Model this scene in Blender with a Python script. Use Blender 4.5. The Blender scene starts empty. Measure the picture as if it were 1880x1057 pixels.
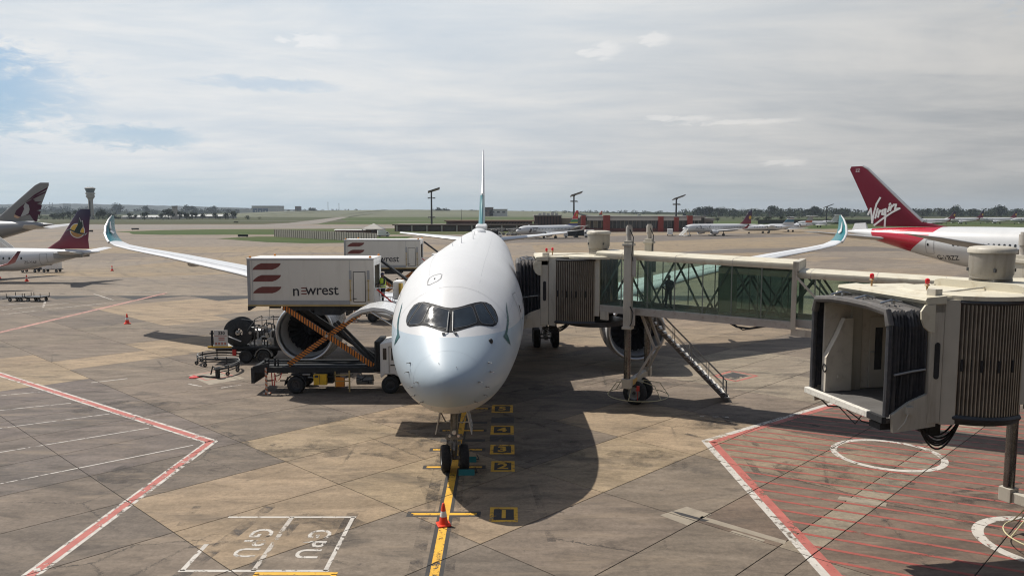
import bpy, bmesh, math, random
from mathutils import Vector, Matrix

# ------------------------------------------------------------------ camera, sky, sun, exposure
SC = bpy.context.scene
COL = SC.collection
R = math.radians
CAM_H = 10.2
cam = bpy.data.cameras.new('camera'); cam_o = bpy.data.objects.new('camera', cam); COL.objects.link(cam_o)
cam.sensor_width = 36.0; cam.lens = 1440.0 / 1880.0 * 36.0
cam.clip_start = 0.1; cam.clip_end = 60000
cam_o.location = (0, 0, CAM_H); cam_o.rotation_euler = (R(90) - math.atan((528.5 - 388.0) / 1440.0), 0, 0)
SC.camera = cam_o
SC.view_settings.view_transform = 'Standard'; SC.view_settings.look = 'None'
SC.cycles.filter_width = 1.15
SC.view_settings.exposure = 0.0; SC.view_settings.gamma = 1.0; SC.view_settings.use_curve_mapping = False

SUN_DIR = Vector((-0.51, 0.31, 1.0)).normalized()           # towards the sun
SUN_EL = math.asin(SUN_DIR.z); SUN_AZ = math.atan2(SUN_DIR.x, SUN_DIR.y)
sl = bpy.data.lights.new('sun', 'SUN'); sl.energy = 5.0; sl.angle = R(0.55); sl.color = (1.0, 0.95, 0.87)
so = bpy.data.objects.new('sun', sl); COL.objects.link(so)
so.rotation_euler = (-SUN_DIR).to_track_quat('-Z', 'Y').to_euler()


class NT:
    """small helper for node trees"""
    def __init__(s, tree): s.t = tree; s.N = tree.nodes; s.L = tree.links
    def new(s, typ, **kw):
        n = s.N.new(typ)
        for k, v in kw.items(): setattr(n, k, v)
        return n
    def put(s, sock, v):
        if v is None: return
        if hasattr(v, 'is_linked') or hasattr(v, 'links'): s.L.new(v, sock)
        else: sock.default_value = v
    def math(s, op, a, b=None, c=None, clamp=False):
        n = s.new('ShaderNodeMath', operation=op); n.use_clamp = clamp
        s.put(n.inputs[0], a)
        if b is not None: s.put(n.inputs[1], b)
        if c is not None: s.put(n.inputs[2], c)
        return n.outputs[0]
    def vmath(s, op, a, b=None):
        n = s.new('ShaderNodeVectorMath', operation=op); s.put(n.inputs[0], a)
        if b is not None: s.put(n.inputs[1], b)
        return n.outputs['Value'] if op in ('DOT_PRODUCT', 'LENGTH') else n.outputs[0]
    def mix(s, f, a, b, typ='MIX'):
        n = s.new('ShaderNodeMixRGB', blend_type=typ)
        s.put(n.inputs[0], f); s.put(n.inputs[1], a if not isinstance(a, tuple) else rgba(a)); s.put(n.inputs[2], b if not isinstance(b, tuple) else rgba(b))
        return n.outputs[0]
    def smooth(s, v, lo, hi):
        n = s.new('ShaderNodeMapRange', interpolation_type='SMOOTHSTEP'); s.put(n.inputs[0], v)
        n.inputs[1].default_value = lo; n.inputs[2].default_value = hi; return n.outputs[0]
    def rng(s, v, a, b, c, d):
        n = s.new('ShaderNodeMapRange'); s.put(n.inputs[0], v)
        for i, q in enumerate((a, b, c, d)): n.inputs[i + 1].default_value = q
        return n.outputs[0]
    def noise(s, vec, scale, detail=4, rough=.55, dist=0.0):
        n = s.new('ShaderNodeTexNoise'); s.put(n.inputs['Vector'], vec)
        n.inputs['Scale'].default_value = scale; n.inputs['Detail'].default_value = detail
        n.inputs['Roughness'].default_value = rough; n.inputs['Distortion'].default_value = dist
        return n.outputs['Fac']
    def sep(s, v):
        n = s.new('ShaderNodeSeparateXYZ'); s.put(n.inputs[0], v); return n.outputs
    def comb(s, x, y, z):
        n = s.new('ShaderNodeCombineXYZ')
        for i, q in enumerate((x, y, z)): s.put(n.inputs[i], q)
        return n.outputs[0]
    def mapping(s, vec, loc=(0, 0, 0), rot=(0, 0, 0), scale=(1, 1, 1)):
        n = s.new('ShaderNodeMapping'); s.put(n.inputs[0], vec)
        n.inputs[1].default_value = loc; n.inputs[2].default_value = rot; n.inputs[3].default_value = scale
        return n.outputs[0]


def rgba(c): return (c[0], c[1], c[2], 1.0)


def make_world():
    w = bpy.data.worlds.new('World'); SC.world = w; w.use_nodes = True
    t = NT(w.node_tree); t.N.clear()
    out = t.new('ShaderNodeOutputWorld'); bg = t.new('ShaderNodeBackground'); bg.inputs[1].default_value = 0.10
    sky = t.new('ShaderNodeTexSky', sky_type='NISHITA'); sky.sun_disc = False
    sky.sun_elevation = SUN_EL; sky.sun_rotation = SUN_AZ % (2 * math.pi); sky.air_density = 1.0; sky.dust_density = 1.5; sky.ozone_density = 1.0
    tc = t.new('ShaderNodeTexCoord'); d = t.vmath('NORMALIZE', tc.outputs['Generated']); X, Y, Z = t.sep(d)
    az = t.math('MULTIPLY', t.math('ARCTAN2', X, Y), 57.2958); el = t.math('MULTIPLY', t.math('ARCSINE', Z), 57.2958)
    zz = t.math('ADD', t.math('MAXIMUM', Z, 0.0), 0.10)
    plane = t.comb(t.math('DIVIDE', X, zz), t.math('DIVIDE', Y, zz), 0.0)
    pl = t.mapping(plane, loc=(3.1, 1.7, 0), rot=(0, 0, R(12)), scale=(0.55, 1.0, 1))
    n1 = t.noise(pl, 0.9, 6, .56, .9); n2 = t.noise(t.mapping(plane, loc=(9, 4, 2), rot=(0, 0, R(-8)), scale=(.5, 1.1, 1)), 2.4, 6, .6, .6)
    n3 = t.noise(t.comb(t.math('MULTIPLY', az, .035), t.math('ADD', t.math('MULTIPLY', el, .2), t.math('MULTIPLY', az, .004)), 3.3), 1.0, 8, .6, 1.1)
    tone = t.math('ADD', t.math('MULTIPLY', n1, .34), t.math('ADD', t.math('MULTIPLY', n2, .26), t.math('MULTIPLY', n3, .5)))
    # brightness of the cloud sheet: brighter towards the sun side, greyer away from it
    sd = t.vmath('DOT_PRODUCT', d, tuple(SUN_DIR))
    glow = t.smooth(sd, -.05, .58)
    dark = t.mix(glow, (3.5, 3.55, 3.6), (6.3, 7.0, 7.7)); lite = t.mix(glow, (5.6, 5.45, 5.2), (8.7, 8.7, 8.6))
    cloud = t.mix(t.smooth(tone, .38, .74), dark, lite)
    # low haze band towards the horizon
    haze = t.mix(glow, (3.3, 3.4, 3.3), (4.5, 5.9, 6.5))
    cloud = t.mix(t.math('MULTIPLY', t.smooth(t.math('ADD', el, t.math('MULTIPLY', t.math('SUBTRACT', n3, .5), 3.0)), 3.6, -.2), .8), cloud, haze)
    wv = t.comb(t.math('MULTIPLY', az, .55), t.math('MULTIPLY', el, 1.7), 2.2)
    wa = t.noise(wv, .23, 7, .66, .8); wb = t.noise(wv, 1.1, 6, .64, .6); ua = t.math('SUBTRACT', wa, .5); ub = t.math('SUBTRACT', wb, .5)
    def blob(a, e, sa, se, warp, lo, hi, seed):
        wn, u1, u2 = (ua, ub, ua) if warp < .5 else (ub, ua, ub)
        if warp < .5: lo, hi = lo - .3, hi + .15
        az2 = t.math('MULTIPLY_ADD', u2, sa * 2.2, az); el2 = t.math('MULTIPLY_ADD', u1, se * 2.6, el)
        q = t.math('ADD', t.math('POWER', t.math('DIVIDE', t.math('SUBTRACT', az2, a), sa), 2.0), t.math('POWER', t.math('DIVIDE', t.math('SUBTRACT', el2, e), se), 2.0))
        return t.smooth(t.math('ADD', t.math('SUBTRACT', 1.0, q), t.math('MULTIPLY', wn, 2.4)), lo, hi)
    # clear gaps in the sheet, where the blue shows
    gap = None
    for a, e, sa, se, k in ((-35, 7.2, 7, 2.7, 1), (-24.8, 4.9, 3.8, .75, .75), (-17, 8.6, 5, .45, .45), (-62, 16, 16, 5, .8), (42, 13, 9, 2, .5), (95, 20, 20, 7, .7), (-130, 30, 30, 9, .8), (170, 22, 30, 6, .7), (-8, 42, 18, 8, .6)):
        b = t.math('MULTIPLY', blob(a, e, sa, se, .23, -.35, 1.0, a), k)
        gap = b if gap is None else t.math('MAXIMUM', gap, b)
    blue = t.mix(.6, sky.outputs[0], (3.1, 5.1, 7.4))
    col = t.mix(gap, cloud, blue)
    puff = None
    for a, e, sa, se in ((-13.7, 11.6, 2.1, .75), (6.5, 11.2, 1.7, .75), (19.2, 3.3, 1.6, .36), (12.2, 6.45, 2.6, .33), (16.5, 6.1, 4.5, .3), (10.2, 11.8, 1.2, .7)):
        b = blob(a, e, sa, se, 1.1, .1, 1.0, e)
        puff = b if puff is None else t.math('MAXIMUM', puff, b)
    col = t.mix(t.math('MULTIPLY', puff, .62), col, t.mix(glow, (7.2, 6.9, 6.5), (9.0, 9.0, 9.0)))
    # overhead the sheet thins out and more of the plain sky shows
    thin = t.math('MULTIPLY', t.smooth(t.math('ADD', el, t.math('MULTIPLY', t.math('SUBTRACT', n2, .5), 26.0)), 15.0, 36.0), .88)
    col = t.mix(thin, col, sky.outputs[0])
    t.put(bg.inputs[0], col); t.L.new(bg.outputs[0], out.inputs[0])
make_world()

# ------------------------------------------------------------------ mesh helpers
class MB:
    """collects geometry; build() links it as ONE mesh object"""
    def __init__(s): s.v = []; s.f = []; s.m = []; s.cur = 0
    def mat(s, i): s.cur = i; return s
    def add(s, vs, fs):
        o = len(s.v); s.v += [tuple(p) for p in vs]; s.f += [tuple(i + o for i in f) for f in fs]; s.m += [s.cur] * len(fs); return s
    def box(s, c, d, rot=None):
        hx, hy, hz = d[0] / 2, d[1] / 2, d[2] / 2
        ps = [Vector((x, y, z)) for x in (-hx, hx) for y in (-hy, hy) for z in (-hz, hz)]
        if rot is not None:
            M = rot if isinstance(rot, Matrix) else Matrix.Rotation(rot, 3, 'Z')
            ps = [M @ p for p in ps]
        return s.add([p + Vector(c) for p in ps], [(0, 1, 3, 2), (4, 6, 7, 5), (0, 4, 5, 1), (2, 3, 7, 6), (0, 2, 6, 4), (1, 5, 7, 3)])
    def span(s, a, b):
        return s.box([(a[i] + b[i]) / 2 for i in range(3)], [abs(b[i] - a[i]) for i in range(3)])
    def bar(s, a, b, w, h=None, up=(0, 0, 1)):
        a = Vector(a); b = Vector(b); h = h or w; d = b - a; L = d.length; d.normalize(); u = Vector(up)
        if abs(d.dot(u)) > .97: u = Vector((0, 1, 0)) if abs(d.y) < .9 else Vector((1, 0, 0))
        sx = d.cross(u).normalized(); sz = sx.cross(d).normalized()
        M = Matrix((d, sx, sz)).transposed()
        return s.box((a + b) / 2, (L, w, h), M)
    def tube(s, pts, r, n=8, caps=True):
        pts = [Vector(p) for p in pts]; k = len(pts); rs = r if isinstance(r, (list, tuple)) else [r] * k
        vs = []; prev = None
        for i, p in enumerate(pts):
            d = (pts[min(i + 1, k - 1)] - pts[max(i - 1, 0)])
            if d.length < 1e-9: d = Vector((0, 0, 1))
            d.normalize()
            if prev is None:
                u = Vector((0, 0, 1)) if abs(d.z) < .9 else Vector((1, 0, 0)); a = d.cross(u).normalized()
            else:
                a = (prev - d * prev.dot(d)); a = a.normalized() if a.length > 1e-6 else prev
            prev = a; b = d.cross(a)
            for j in range(n):
                t = 2 * math.pi * j / n; vs.append(p + a * (rs[i] * math.cos(t)) + b * (rs[i] * math.sin(t)))
        fs = [(i * n + j, i * n + (j + 1) % n, (i + 1) * n + (j + 1) % n, (i + 1) * n + j) for i in range(k - 1) for j in range(n)]
        if caps: fs += [tuple(range(n - 1, -1, -1)), tuple(range((k - 1) * n, k * n))]
        return s.add(vs, fs)
    def cyl(s, a, b, r, n=14, r2=None): return s.tube([a, b], [r, r2 if r2 is not None else r], n)
    def lathe(s, prof, n=24, M=None, close=False):
        """prof: (r, z) pairs round the local z axis, M places it"""
        M = M or Matrix.Identity(4); k = len(prof); vs = []
        for r, z in prof:
            for j in range(n):
                t = 2 * math.pi * j / n; vs.append(M @ Vector((r * math.cos(t), r * math.sin(t), z)))
        rows = k if close else k - 1
        return s.add(vs, [(i * n + j, i * n + (j + 1) % n, ((i + 1) % k) * n + (j + 1) % n, ((i + 1) % k) * n + j) for i in range(rows) for j in range(n)])
    def loft(s, rings, caps=True):
        n = len(rings[0]); k = len(rings); vs = [p for r in rings for p in r]
        fs = [(i * n + j, i * n + (j + 1) % n, (i + 1) * n + (j + 1) % n, (i + 1) * n + j) for i in range(k - 1) for j in range(n)]
        if caps: fs += [tuple(range(n - 1, -1, -1)), tuple(range((k - 1) * n, k * n))]
        return s.add(vs, fs)
    def prism(s, poly, d):
        """poly: 3D points, d: extrusion vector"""
        n = len(poly); d = Vector(d); a = [Vector(p) for p in poly]
        return s.add(a + [p + d for p in a], [tuple(range(n - 1, -1, -1)), tuple(range(n, 2 * n))] + [(i, (i + 1) % n, n + (i + 1) % n, n + i) for i in range(n)])
    def quad(s, *ps): return s.add(ps, [tuple(range(len(ps)))])
    def ico(s, c, rad, squash=(1, 1, 1), n=8, m=5):
        vs = [];
        for i in range(m + 1):
            th = math.pi * i / m
            for j in range(n):
                ph = 2 * math.pi * j / n
                vs.append((c[0] + rad * squash[0] * math.sin(th) * math.cos(ph), c[1] + rad * squash[1] * math.sin(th) * math.sin(ph), c[2] + rad * squash[2] * math.cos(th)))
        return s.add(vs, [(i * n + j, (i + 1) * n + j, (i + 1) * n + (j + 1) % n, i * n + (j + 1) % n) for i in range(m) for j in range(n)])
    def mesh(s, name, mats, smooth=False, angle=None, recalc=True):
        me = bpy.data.meshes.new(name); me.from_pydata(s.v, [], s.f)
        for m in (mats if isinstance(mats, (list, tuple)) else [mats]): me.materials.append(m)
        if any(s.m): me.polygons.foreach_set('material_index', s.m)
        if recalc:
            bm = bmesh.new(); bm.from_mesh(me); bmesh.ops.remove_doubles(bm, verts=bm.verts, dist=1e-5); bmesh.ops.recalc_face_normals(bm, faces=bm.faces); bm.to_mesh(me); bm.free()
        if smooth:
            me.polygons.foreach_set('use_smooth', [True] * len(me.polygons))
            if angle: me.set_sharp_from_angle(angle=R(angle))
        me.update(); return me
    def build(s, name, mats, parent=None, smooth=False, angle=40, loc=None, rot=None, bevel=0, recalc=True):
        o = bpy.data.objects.new(name, s.mesh(name, mats, smooth, angle, recalc)); COL.objects.link(o)
        if parent: o.parent = parent
        if loc: o.location = loc
        if rot: o.rotation_euler = rot
        if bevel:
            b = o.modifiers.new('bevel', 'BEVEL'); b.width = bevel; b.segments = 2; b.limit_method = 'ANGLE'; b.harden_normals = False
        return o


def pieces(mb, name, mats, parent, **k):
    """every separate lump collected in mb becomes a part of its own"""
    n = len(mb.v); par = list(range(n))
    def find(a):
        while par[a] != a: par[a] = par[par[a]]; a = par[a]
        return a
    for f in mb.f:
        for q in f[1:]: par[find(q)] = find(f[0])
    groups = {}
    for f, m in zip(mb.f, mb.m): groups.setdefault(find(f[0]), []).append((f, m))
    out = []
    for fs in groups.values():
        ids = sorted({i for f, _ in fs for i in f}); mp = {i: j for j, i in enumerate(ids)}; b = type(mb)(); b.v = [mb.v[i] for i in ids]; b.f = [tuple(mp[i] for i in f) for f, _ in fs]; b.m = [m for _, m in fs]
        out.append(b.build(name, mats, parent, **k))
    return out


def tag(o, label=None, cat=None, group=None, kind=None):
    if label: o['label'] = label
    if cat: o['category'] = cat
    if group: o['group'] = group
    if kind: o['kind'] = kind
    return o


def thing(name, label, cat, loc=(0, 0, 0), rz=0.0, group=None):
    o = bpy.data.objects.new(name, None); COL.objects.link(o); o.empty_display_size = .3
    o.location = loc; o.rotation_euler = (0, 0, rz); return tag(o, label, cat, group)


def dup(root, loc, rz=None, label=None, group=None, scale=None):
    r = root.copy(); COL.objects.link(r); r.location = loc
    if rz is not None: r.rotation_euler = (0, 0, rz)
    if label: r['label'] = label
    if group: r['group'] = group
    if scale: r.scale = scale
    for ch in list(root.children):
        c = ch.copy(); COL.objects.link(c); c.parent = r
        for g in list(ch.children):
            d = g.copy(); COL.objects.link(d); d.parent = c
    return r


def text_mesh(txt, size, mat, name, depth=.004, spacing=1.0, bold=0.0):
    cu = bpy.data.curves.new(name, 'FONT'); cu.body = txt; cu.size = size; cu.extrude = depth; cu.space_character = spacing
    cu.align_x = 'CENTER'; cu.align_y = 'CENTER'; cu.offset = bold; cu.resolution_u = 3
    ob = bpy.data.objects.new(name, cu); COL.objects.link(ob)
    me = bpy.data.meshes.new_from_object(ob.evaluated_get(bpy.context.evaluated_depsgraph_get()))
    bpy.data.objects.remove(ob); bpy.data.curves.remove(cu)
    me.materials.clear(); me.materials.append(mat); me.name = name; return me


def text(txt, size, mat, name, parent, M, **kw):
    me = text_mesh(txt, size, mat, name, **kw); me.transform(M)
    o = bpy.data.objects.new(name, me); COL.objects.link(o); o.parent = parent; return o

# ------------------------------------------------------------------ materials
MATS = {}


def mat(key, col, rough=.5, metal=0.0, var=.12, scale=2.0, dirt=None, dirt_amt=.0, bump=0.0, bscale=20, coat=0.0, streak=False, spec=.5):
    if key in MATS: return MATS[key]
    m = bpy.data.materials.new(key); m.use_nodes = True; t = NT(m.node_tree); b = t.N['Principled BSDF']
    tc = t.new('ShaderNodeTexCoord'); vec = tc.outputs['Object']
    n = t.noise(vec, scale, 5, .6); f = t.rng(n, .25, .75, 1 - var, 1 + var)
    c = t.mix(1.0, rgba(col), t.comb(f, f, f), 'MULTIPLY')
    if dirt_amt:
        v2 = t.mapping(vec, scale=(1, 1, .12)) if streak else vec
        k = t.math('MULTIPLY', t.smooth(t.noise(v2, scale * 2.3, 6, .65), .48, .75), dirt_amt)
        c = t.mix(k, c, dirt or (.12, .1, .08))
    t.put(b.inputs['Base Color'], c)
    t.put(b.inputs['Roughness'], t.rng(t.noise(vec, scale * 3, 3), .3, .7, max(rough - .08, .02), min(rough + .1, 1)))
    b.inputs['Metallic'].default_value = metal; b.inputs['Specular IOR Level'].default_value = spec
    if coat: b.inputs['Coat Weight'].default_value = coat; b.inputs['Coat Roughness'].default_value = .08
    if bump:
        bp = t.new('ShaderNodeBump'); bp.inputs['Strength'].default_value = bump; bp.inputs['Distance'].default_value = .02
        t.put(bp.inputs['Height'], t.noise(vec, bscale, 4)); t.put(b.inputs['Normal'], bp.outputs[0])
    MATS[key] = m; return m


def glass(key, tint, gloss=.12, rough=.02, dark=0.0):
    if key in MATS: return MATS[key]
    m = bpy.data.materials.new(key); m.use_nodes = True; t = NT(m.node_tree); t.N.clear()
    out = t.new('ShaderNodeOutputMaterial'); tr = t.new('ShaderNodeBsdfTransparent'); tr.inputs[0].default_value = rgba(tint)
    gl = t.new('ShaderNodeBsdfGlossy'); gl.inputs['Roughness'].default_value = rough; gl.inputs[0].default_value = (.9, .95, .92, 1)
    fr = t.new('ShaderNodeFresnel'); fr.inputs[0].default_value = 1.5
    mx = t.new('ShaderNodeMixShader'); t.put(mx.inputs[0], t.math('MULTIPLY', fr.outputs[0], 1.0 + gloss * 4)); t.L.new(tr.outputs[0], mx.inputs[1]); t.L.new(gl.outputs[0], mx.inputs[2])
    last = mx.outputs[0]
    if dark:
        df = t.new('ShaderNodeBsdfDiffuse'); df.inputs[0].default_value = (.30, .38, .33, 1)
        m2 = t.new('ShaderNodeMixShader'); m2.inputs[0].default_value = dark; t.L.new(last, m2.inputs[1]); t.L.new(df.outputs[0], m2.inputs[2]); last = m2.outputs[0]
    t.L.new(last, out.inputs[0]); MATS[key] = m; return m

black = mat('black_rubber', (.016, .016, .017), .75, var=.25, scale=6)
tyre_m = mat('tyre_rubber', (.018, .018, .018), .8, var=.3, scale=5, dirt=(.09, .08, .07), dirt_amt=.35)
dark_metal = mat('dark_painted_metal', (.03, .032, .035), .5, var=.3, scale=4, dirt=(.1, .08, .06), dirt_amt=.3)
steel = mat('bare_steel', (.45, .45, .44), .35, 1.0, var=.2, scale=5)
chrome = mat('chrome_ram', (.62, .62, .6), .15, 1.0, var=.1)
grey_metal = mat('grey_metal', (.3, .3, .29), .5, .3, var=.15, scale=3, dirt=(.1, .08, .06), dirt_amt=.3)
white_p = mat('white_vehicle_paint', (.74, .73, .7), .35, var=.05, scale=1.5, dirt=(.3, .26, .2), dirt_amt=.25, streak=True)
yellow_p = mat('yellow_paint', (.72, .42, .02), .5, var=.1, dirt_amt=.25)
orange_p = mat('orange_paint', (.7, .24, .02), .5, var=.12, dirt_amt=.2)
red_p = mat('red_paint', (.5, .03, .025), .4, var=.1)
red_lamp = mat('red_lamp_plastic', (.6, .02, .03), .2, var=.05)
# ------------------------------------------------------------------ ground: apron, slabs, markings, fields
GA = R(46); GC, GS = math.cos(GA), math.sin(GA)              # slab grid axes
U0, UD, Q0, QD = 9.9, 6.2, 13.05, 3.85


def grid_uv(t, pos):
    X, Y, Z = t.sep(pos)
    u = t.math('ADD', t.math('MULTIPLY', X, GC), t.math('MULTIPLY', Y, GS))
    q = t.math('ADD', t.math('MULTIPLY', X, -GS), t.math('MULTIPLY', Y, GC))
    return u, q


def concrete(key, use_obj, tones=None):
    m = bpy.data.materials.new(key); m.use_nodes = True; t = NT(m.node_tree); b = t.N['Principled BSDF']
    pos = t.new('ShaderNodeNewGeometry').outputs['Position']; u, q = grid_uv(t, pos)
    if use_obj:
        base = t.new('ShaderNodeObjectInfo').outputs['Color']
    else:
        wn = t.new('ShaderNodeTexWhiteNoise', noise_dimensions='2D')
        cu = t.math('FLOOR', t.math('DIVIDE', t.math('SUBTRACT', u, U0), UD * 3)); cq = t.math('FLOOR', t.math('DIVIDE', t.math('SUBTRACT', q, Q0), QD * 2))
        t.put(wn.inputs['Vector'], t.comb(cu, cq, 0.0))
        base = t.mix(t.smooth(wn.outputs['Value'], .25, .75), tones[0], tones[1])
        wide = t.noise(t.mapping(pos, rot=(0, 0, R(-6)), scale=(.006, .03, 1)), 1.0, 4, .5, .4)
        base = t.mix(t.smooth(wide, .42, .6), base, tones[2])
    avg = t.noise(t.mapping(pos, loc=(3, 5, 0)), .16, 8, .66, .8); base = t.mix(t.rng(avg, .35, .65, .05, .38), base, (.17, .134, .098))
    fine = t.noise(pos, 5.0, 8, .68); f = t.rng(fine, .25, .75, .74, 1.24)
    c = t.mix(1.0, base, t.comb(f, f, f), 'MULTIPLY')
    sp = t.noise(pos, 14.0, 4, .7); f = t.rng(sp, .3, .7, .86, 1.12); c = t.mix(1.0, c, t.comb(f, f, f), 'MULTIPLY')
    crk = t.new('ShaderNodeTexVoronoi', feature='DISTANCE_TO_EDGE'); t.put(crk.inputs['Vector'], t.vmath('ADD', t.mapping(pos, scale=(.16, .16, 1)), t.vmath('MULTIPLY', t.comb(sp, fine, 0.0), (.10, .10, 0)))); crk.inputs['Scale'].default_value = 1.0
    cm = t.math('MULTIPLY', t.math('LESS_THAN', crk.outputs['Distance'], .0035), t.smooth(t.noise(pos, .12, 3), .5, .6)); c = t.mix(t.math('MULTIPLY', cm, .75), c, (.03, .026, .022))
    mott = t.noise(t.mapping(pos, rot=(0, 0, -GA), scale=(.35, 1.1, 1)), .9, 8, .66, .8); f = t.rng(mott, .25, .75, .62, 1.36)
    c = t.mix(1.0, c, t.comb(f, f, f), 'MULTIPLY')
    blotch = t.noise(t.mapping(pos, loc=(7, 3, 0), scale=(.5, 1.2, 1)), .55, 8, .7, 1.2)
    c = t.mix(t.math('MULTIPLY', t.smooth(blotch, .50, .70), .55), c, (.05, .04, .033))         # oil and rubber stains
    spots = t.noise(pos, 1.9, 5, .6); c = t.mix(t.math('MULTIPLY', t.smooth(spots, .66, .74), .55), c, (.035, .03, .028))
    pale = t.noise(t.mapping(pos, loc=(2, 8, 0), rot=(0, 0, -GA), scale=(.3, 1.6, 1)), .8, 7, .65, .5)
    c = t.mix(t.math('MULTIPLY', t.smooth(pale, .50, .72), .45), c, (.26, .2, .14))
    w1 = t.new('ShaderNodeTexWave', wave_type='RINGS', rings_direction='Z'); t.put(w1.inputs['Vector'], t.mapping(pos, loc=(-5, -14, 0), scale=(.06, .06, 1)))
    w1.inputs['Scale'].default_value = 1.0; w1.inputs['Distortion'].default_value = 3; w1.inputs['Detail'].default_value = 3
    c = t.mix(t.math('MULTIPLY', t.math('MULTIPLY', t.smooth(w1.outputs['Fac'], .9, 1.0), t.smooth(blotch, .4, .6)), .35), c, (.05, .045, .04))   # tyre tracks
    t.put(b.inputs['Base Color'], c); b.inputs['Roughness'].default_value = .82; b.inputs['Specular IOR Level'].default_value = .3
    bp = t.new('ShaderNodeBump'); bp.inputs['Strength'].default_value = .25; bp.inputs['Distance'].default_value = .01
    t.put(bp.inputs['Height'], t.noise(pos, 30, 4, .7)); t.put(b.inputs['Normal'], bp.outputs[0])
    return m


TAN = (.275, .205, .13); TAN2 = (.21, .16, .108); GREY = (.162, .129, .099); VIOLET = (.118, .098, .088); PALE = (.235, .195, .143); RUST = (.128, .09, .067)
m_apron = concrete('far_apron_concrete', False, [(.15, .124, .10), (.24, .186, .126), (.195, .162, .126)])
m_slab = concrete('apron_slab_concrete', True)
m_joint = mat('joint_sealant', (.018, .016, .015), .8, var=.2)


def sheet(name, pts, z, m, kind='structure'):
    b = MB(); b.quad(*[(p[0], p[1], z) for p in pts]); o = b.build(name, m, recalc=False); o['kind'] = kind; return o


def grass_mat(key, a, b_, brown, sc=.02):
    m = bpy.data.materials.new(key); m.use_nodes = True; t = NT(m.node_tree); b = t.N['Principled BSDF']
    pos = t.new('ShaderNodeNewGeometry').outputs['Position']
    n = t.noise(t.mapping(pos, scale=(.35, 1, 1)), sc, 8, .65, .5); c = t.mix(t.smooth(n, .38, .62), a, b_)
    n2 = t.noise(t.mapping(pos, loc=(50, 9, 0), scale=(.25, 1, 1)), sc * .5, 7, .6, .5); c = t.mix(t.smooth(n2, .48, .66), c, brown)
    f = t.rng(t.noise(pos, .6, 6, .7), .25, .75, .7, 1.3); c = t.mix(1.0, c, t.comb(f, f, f), 'MULTIPLY')
    t.put(b.inputs['Base Color'], c); b.inputs['Roughness'].default_value = .95; b.inputs['Specular IOR Level'].default_value = .1
    return m
m_field = grass_mat('dry_field_grass', (.046, .058, .025), (.062, .066, .034), (.09, .075, .048), .004)
m_grass = grass_mat('mown_green_grass', (.046, .070, .022), (.062, .082, .028), (.085, .08, .04), .03)
m_taxi = concrete('taxiway_asphalt', False, [(.17, .155, .135), (.2, .18, .155), (.185, .17, .15)])

sheet('grass_field', [(-8000, 300), (8000, 300), (8000, 9000), (-8000, 9000)], -.06, m_field)
apron = sheet('apron', [(-420, -12), (420, -12), (420, 520), (200, 620), (-420, 620)], -.03, m_apron)
sheet('taxiway', [(-420, 500), (-60, 485), (-60, 530), (-420, 640)], -.022, m_taxi)
sheet('grass_strip', [(-185, 380), (-200, 395), (-190, 428), (-170, 448), (-91, 470), (20, 470), (20, 350), (-100, 346), (-152, 344), (-172, 356)], -.018, m_grass)
sheet('grass_island', [(-112, 297), (-104, 322), (-40, 322), (-40, 262), (-66, 252), (-82, 262)], -.018, m_grass)
sheet('grass_verge', [(60, 455), (420, 470), (420, 900), (60, 800)], -.024, m_grass)
sheet('grass_meadow', [(-250, 560), (30, 545), (60, 1500), (-330, 1500), (-150, 720)], -.036, m_grass)
sheet('runway', [(-199, 470), (-196, 690), (-361, 1745), (-350, 1745), (-160, 650), (-172, 485)], -.017, m_taxi)
sheet('runway_far', [(-340, 470), (-200, 440), (-190, 505), (-330, 540)], -.0165, m_taxi)
sheet('service_road', [(-700, 900), (60, 800), (60, 812), (-700, 915)], -.03, m_taxi)

m_tanstrip = concrete('tan_apron_concrete', False, [(.25, .19, .115), (.21, .165, .11), (.235, .175, .105)])
m_greystrip = concrete('grey_apron_concrete', False, [(.10, .088, .078), (.125, .108, .092), (.115, .1, .088)])
for z_, m_, ps in ((-.0275, m_tanstrip, ((8, 284), (60, 330), (180, 375), (180, 440), (60, 372), (14, 340))), (-.0275, m_tanstrip, ((6, 152), (60, 175), (106, 232), (150, 330), (60, 290), (6, 240))), (-.027, m_greystrip, ((30, 188), (110, 205), (104, 232), (60, 214))), (-.027, m_greystrip, ((-20, 262), (40, 262), (150, 352), (100, 360), (-20, 292))), (-.0275, m_tanstrip, ((-78, 126), (-60, 122), (-20, 140), (-24, 190), (-62, 186))), (-.0275, m_tanstrip, ((-120, 190), (-20, 200), (-20, 232), (-130, 224)))):
    sheet('apron_strip', ps, z_, m_)
# ---- concrete slabs near the stand: one object each, children of the apron
sheet('joint_bed', [(-75, 14), (75, 14), (75, 95), (-75, 95)], -.026, m_joint)['kind'] = 'structure'


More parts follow.
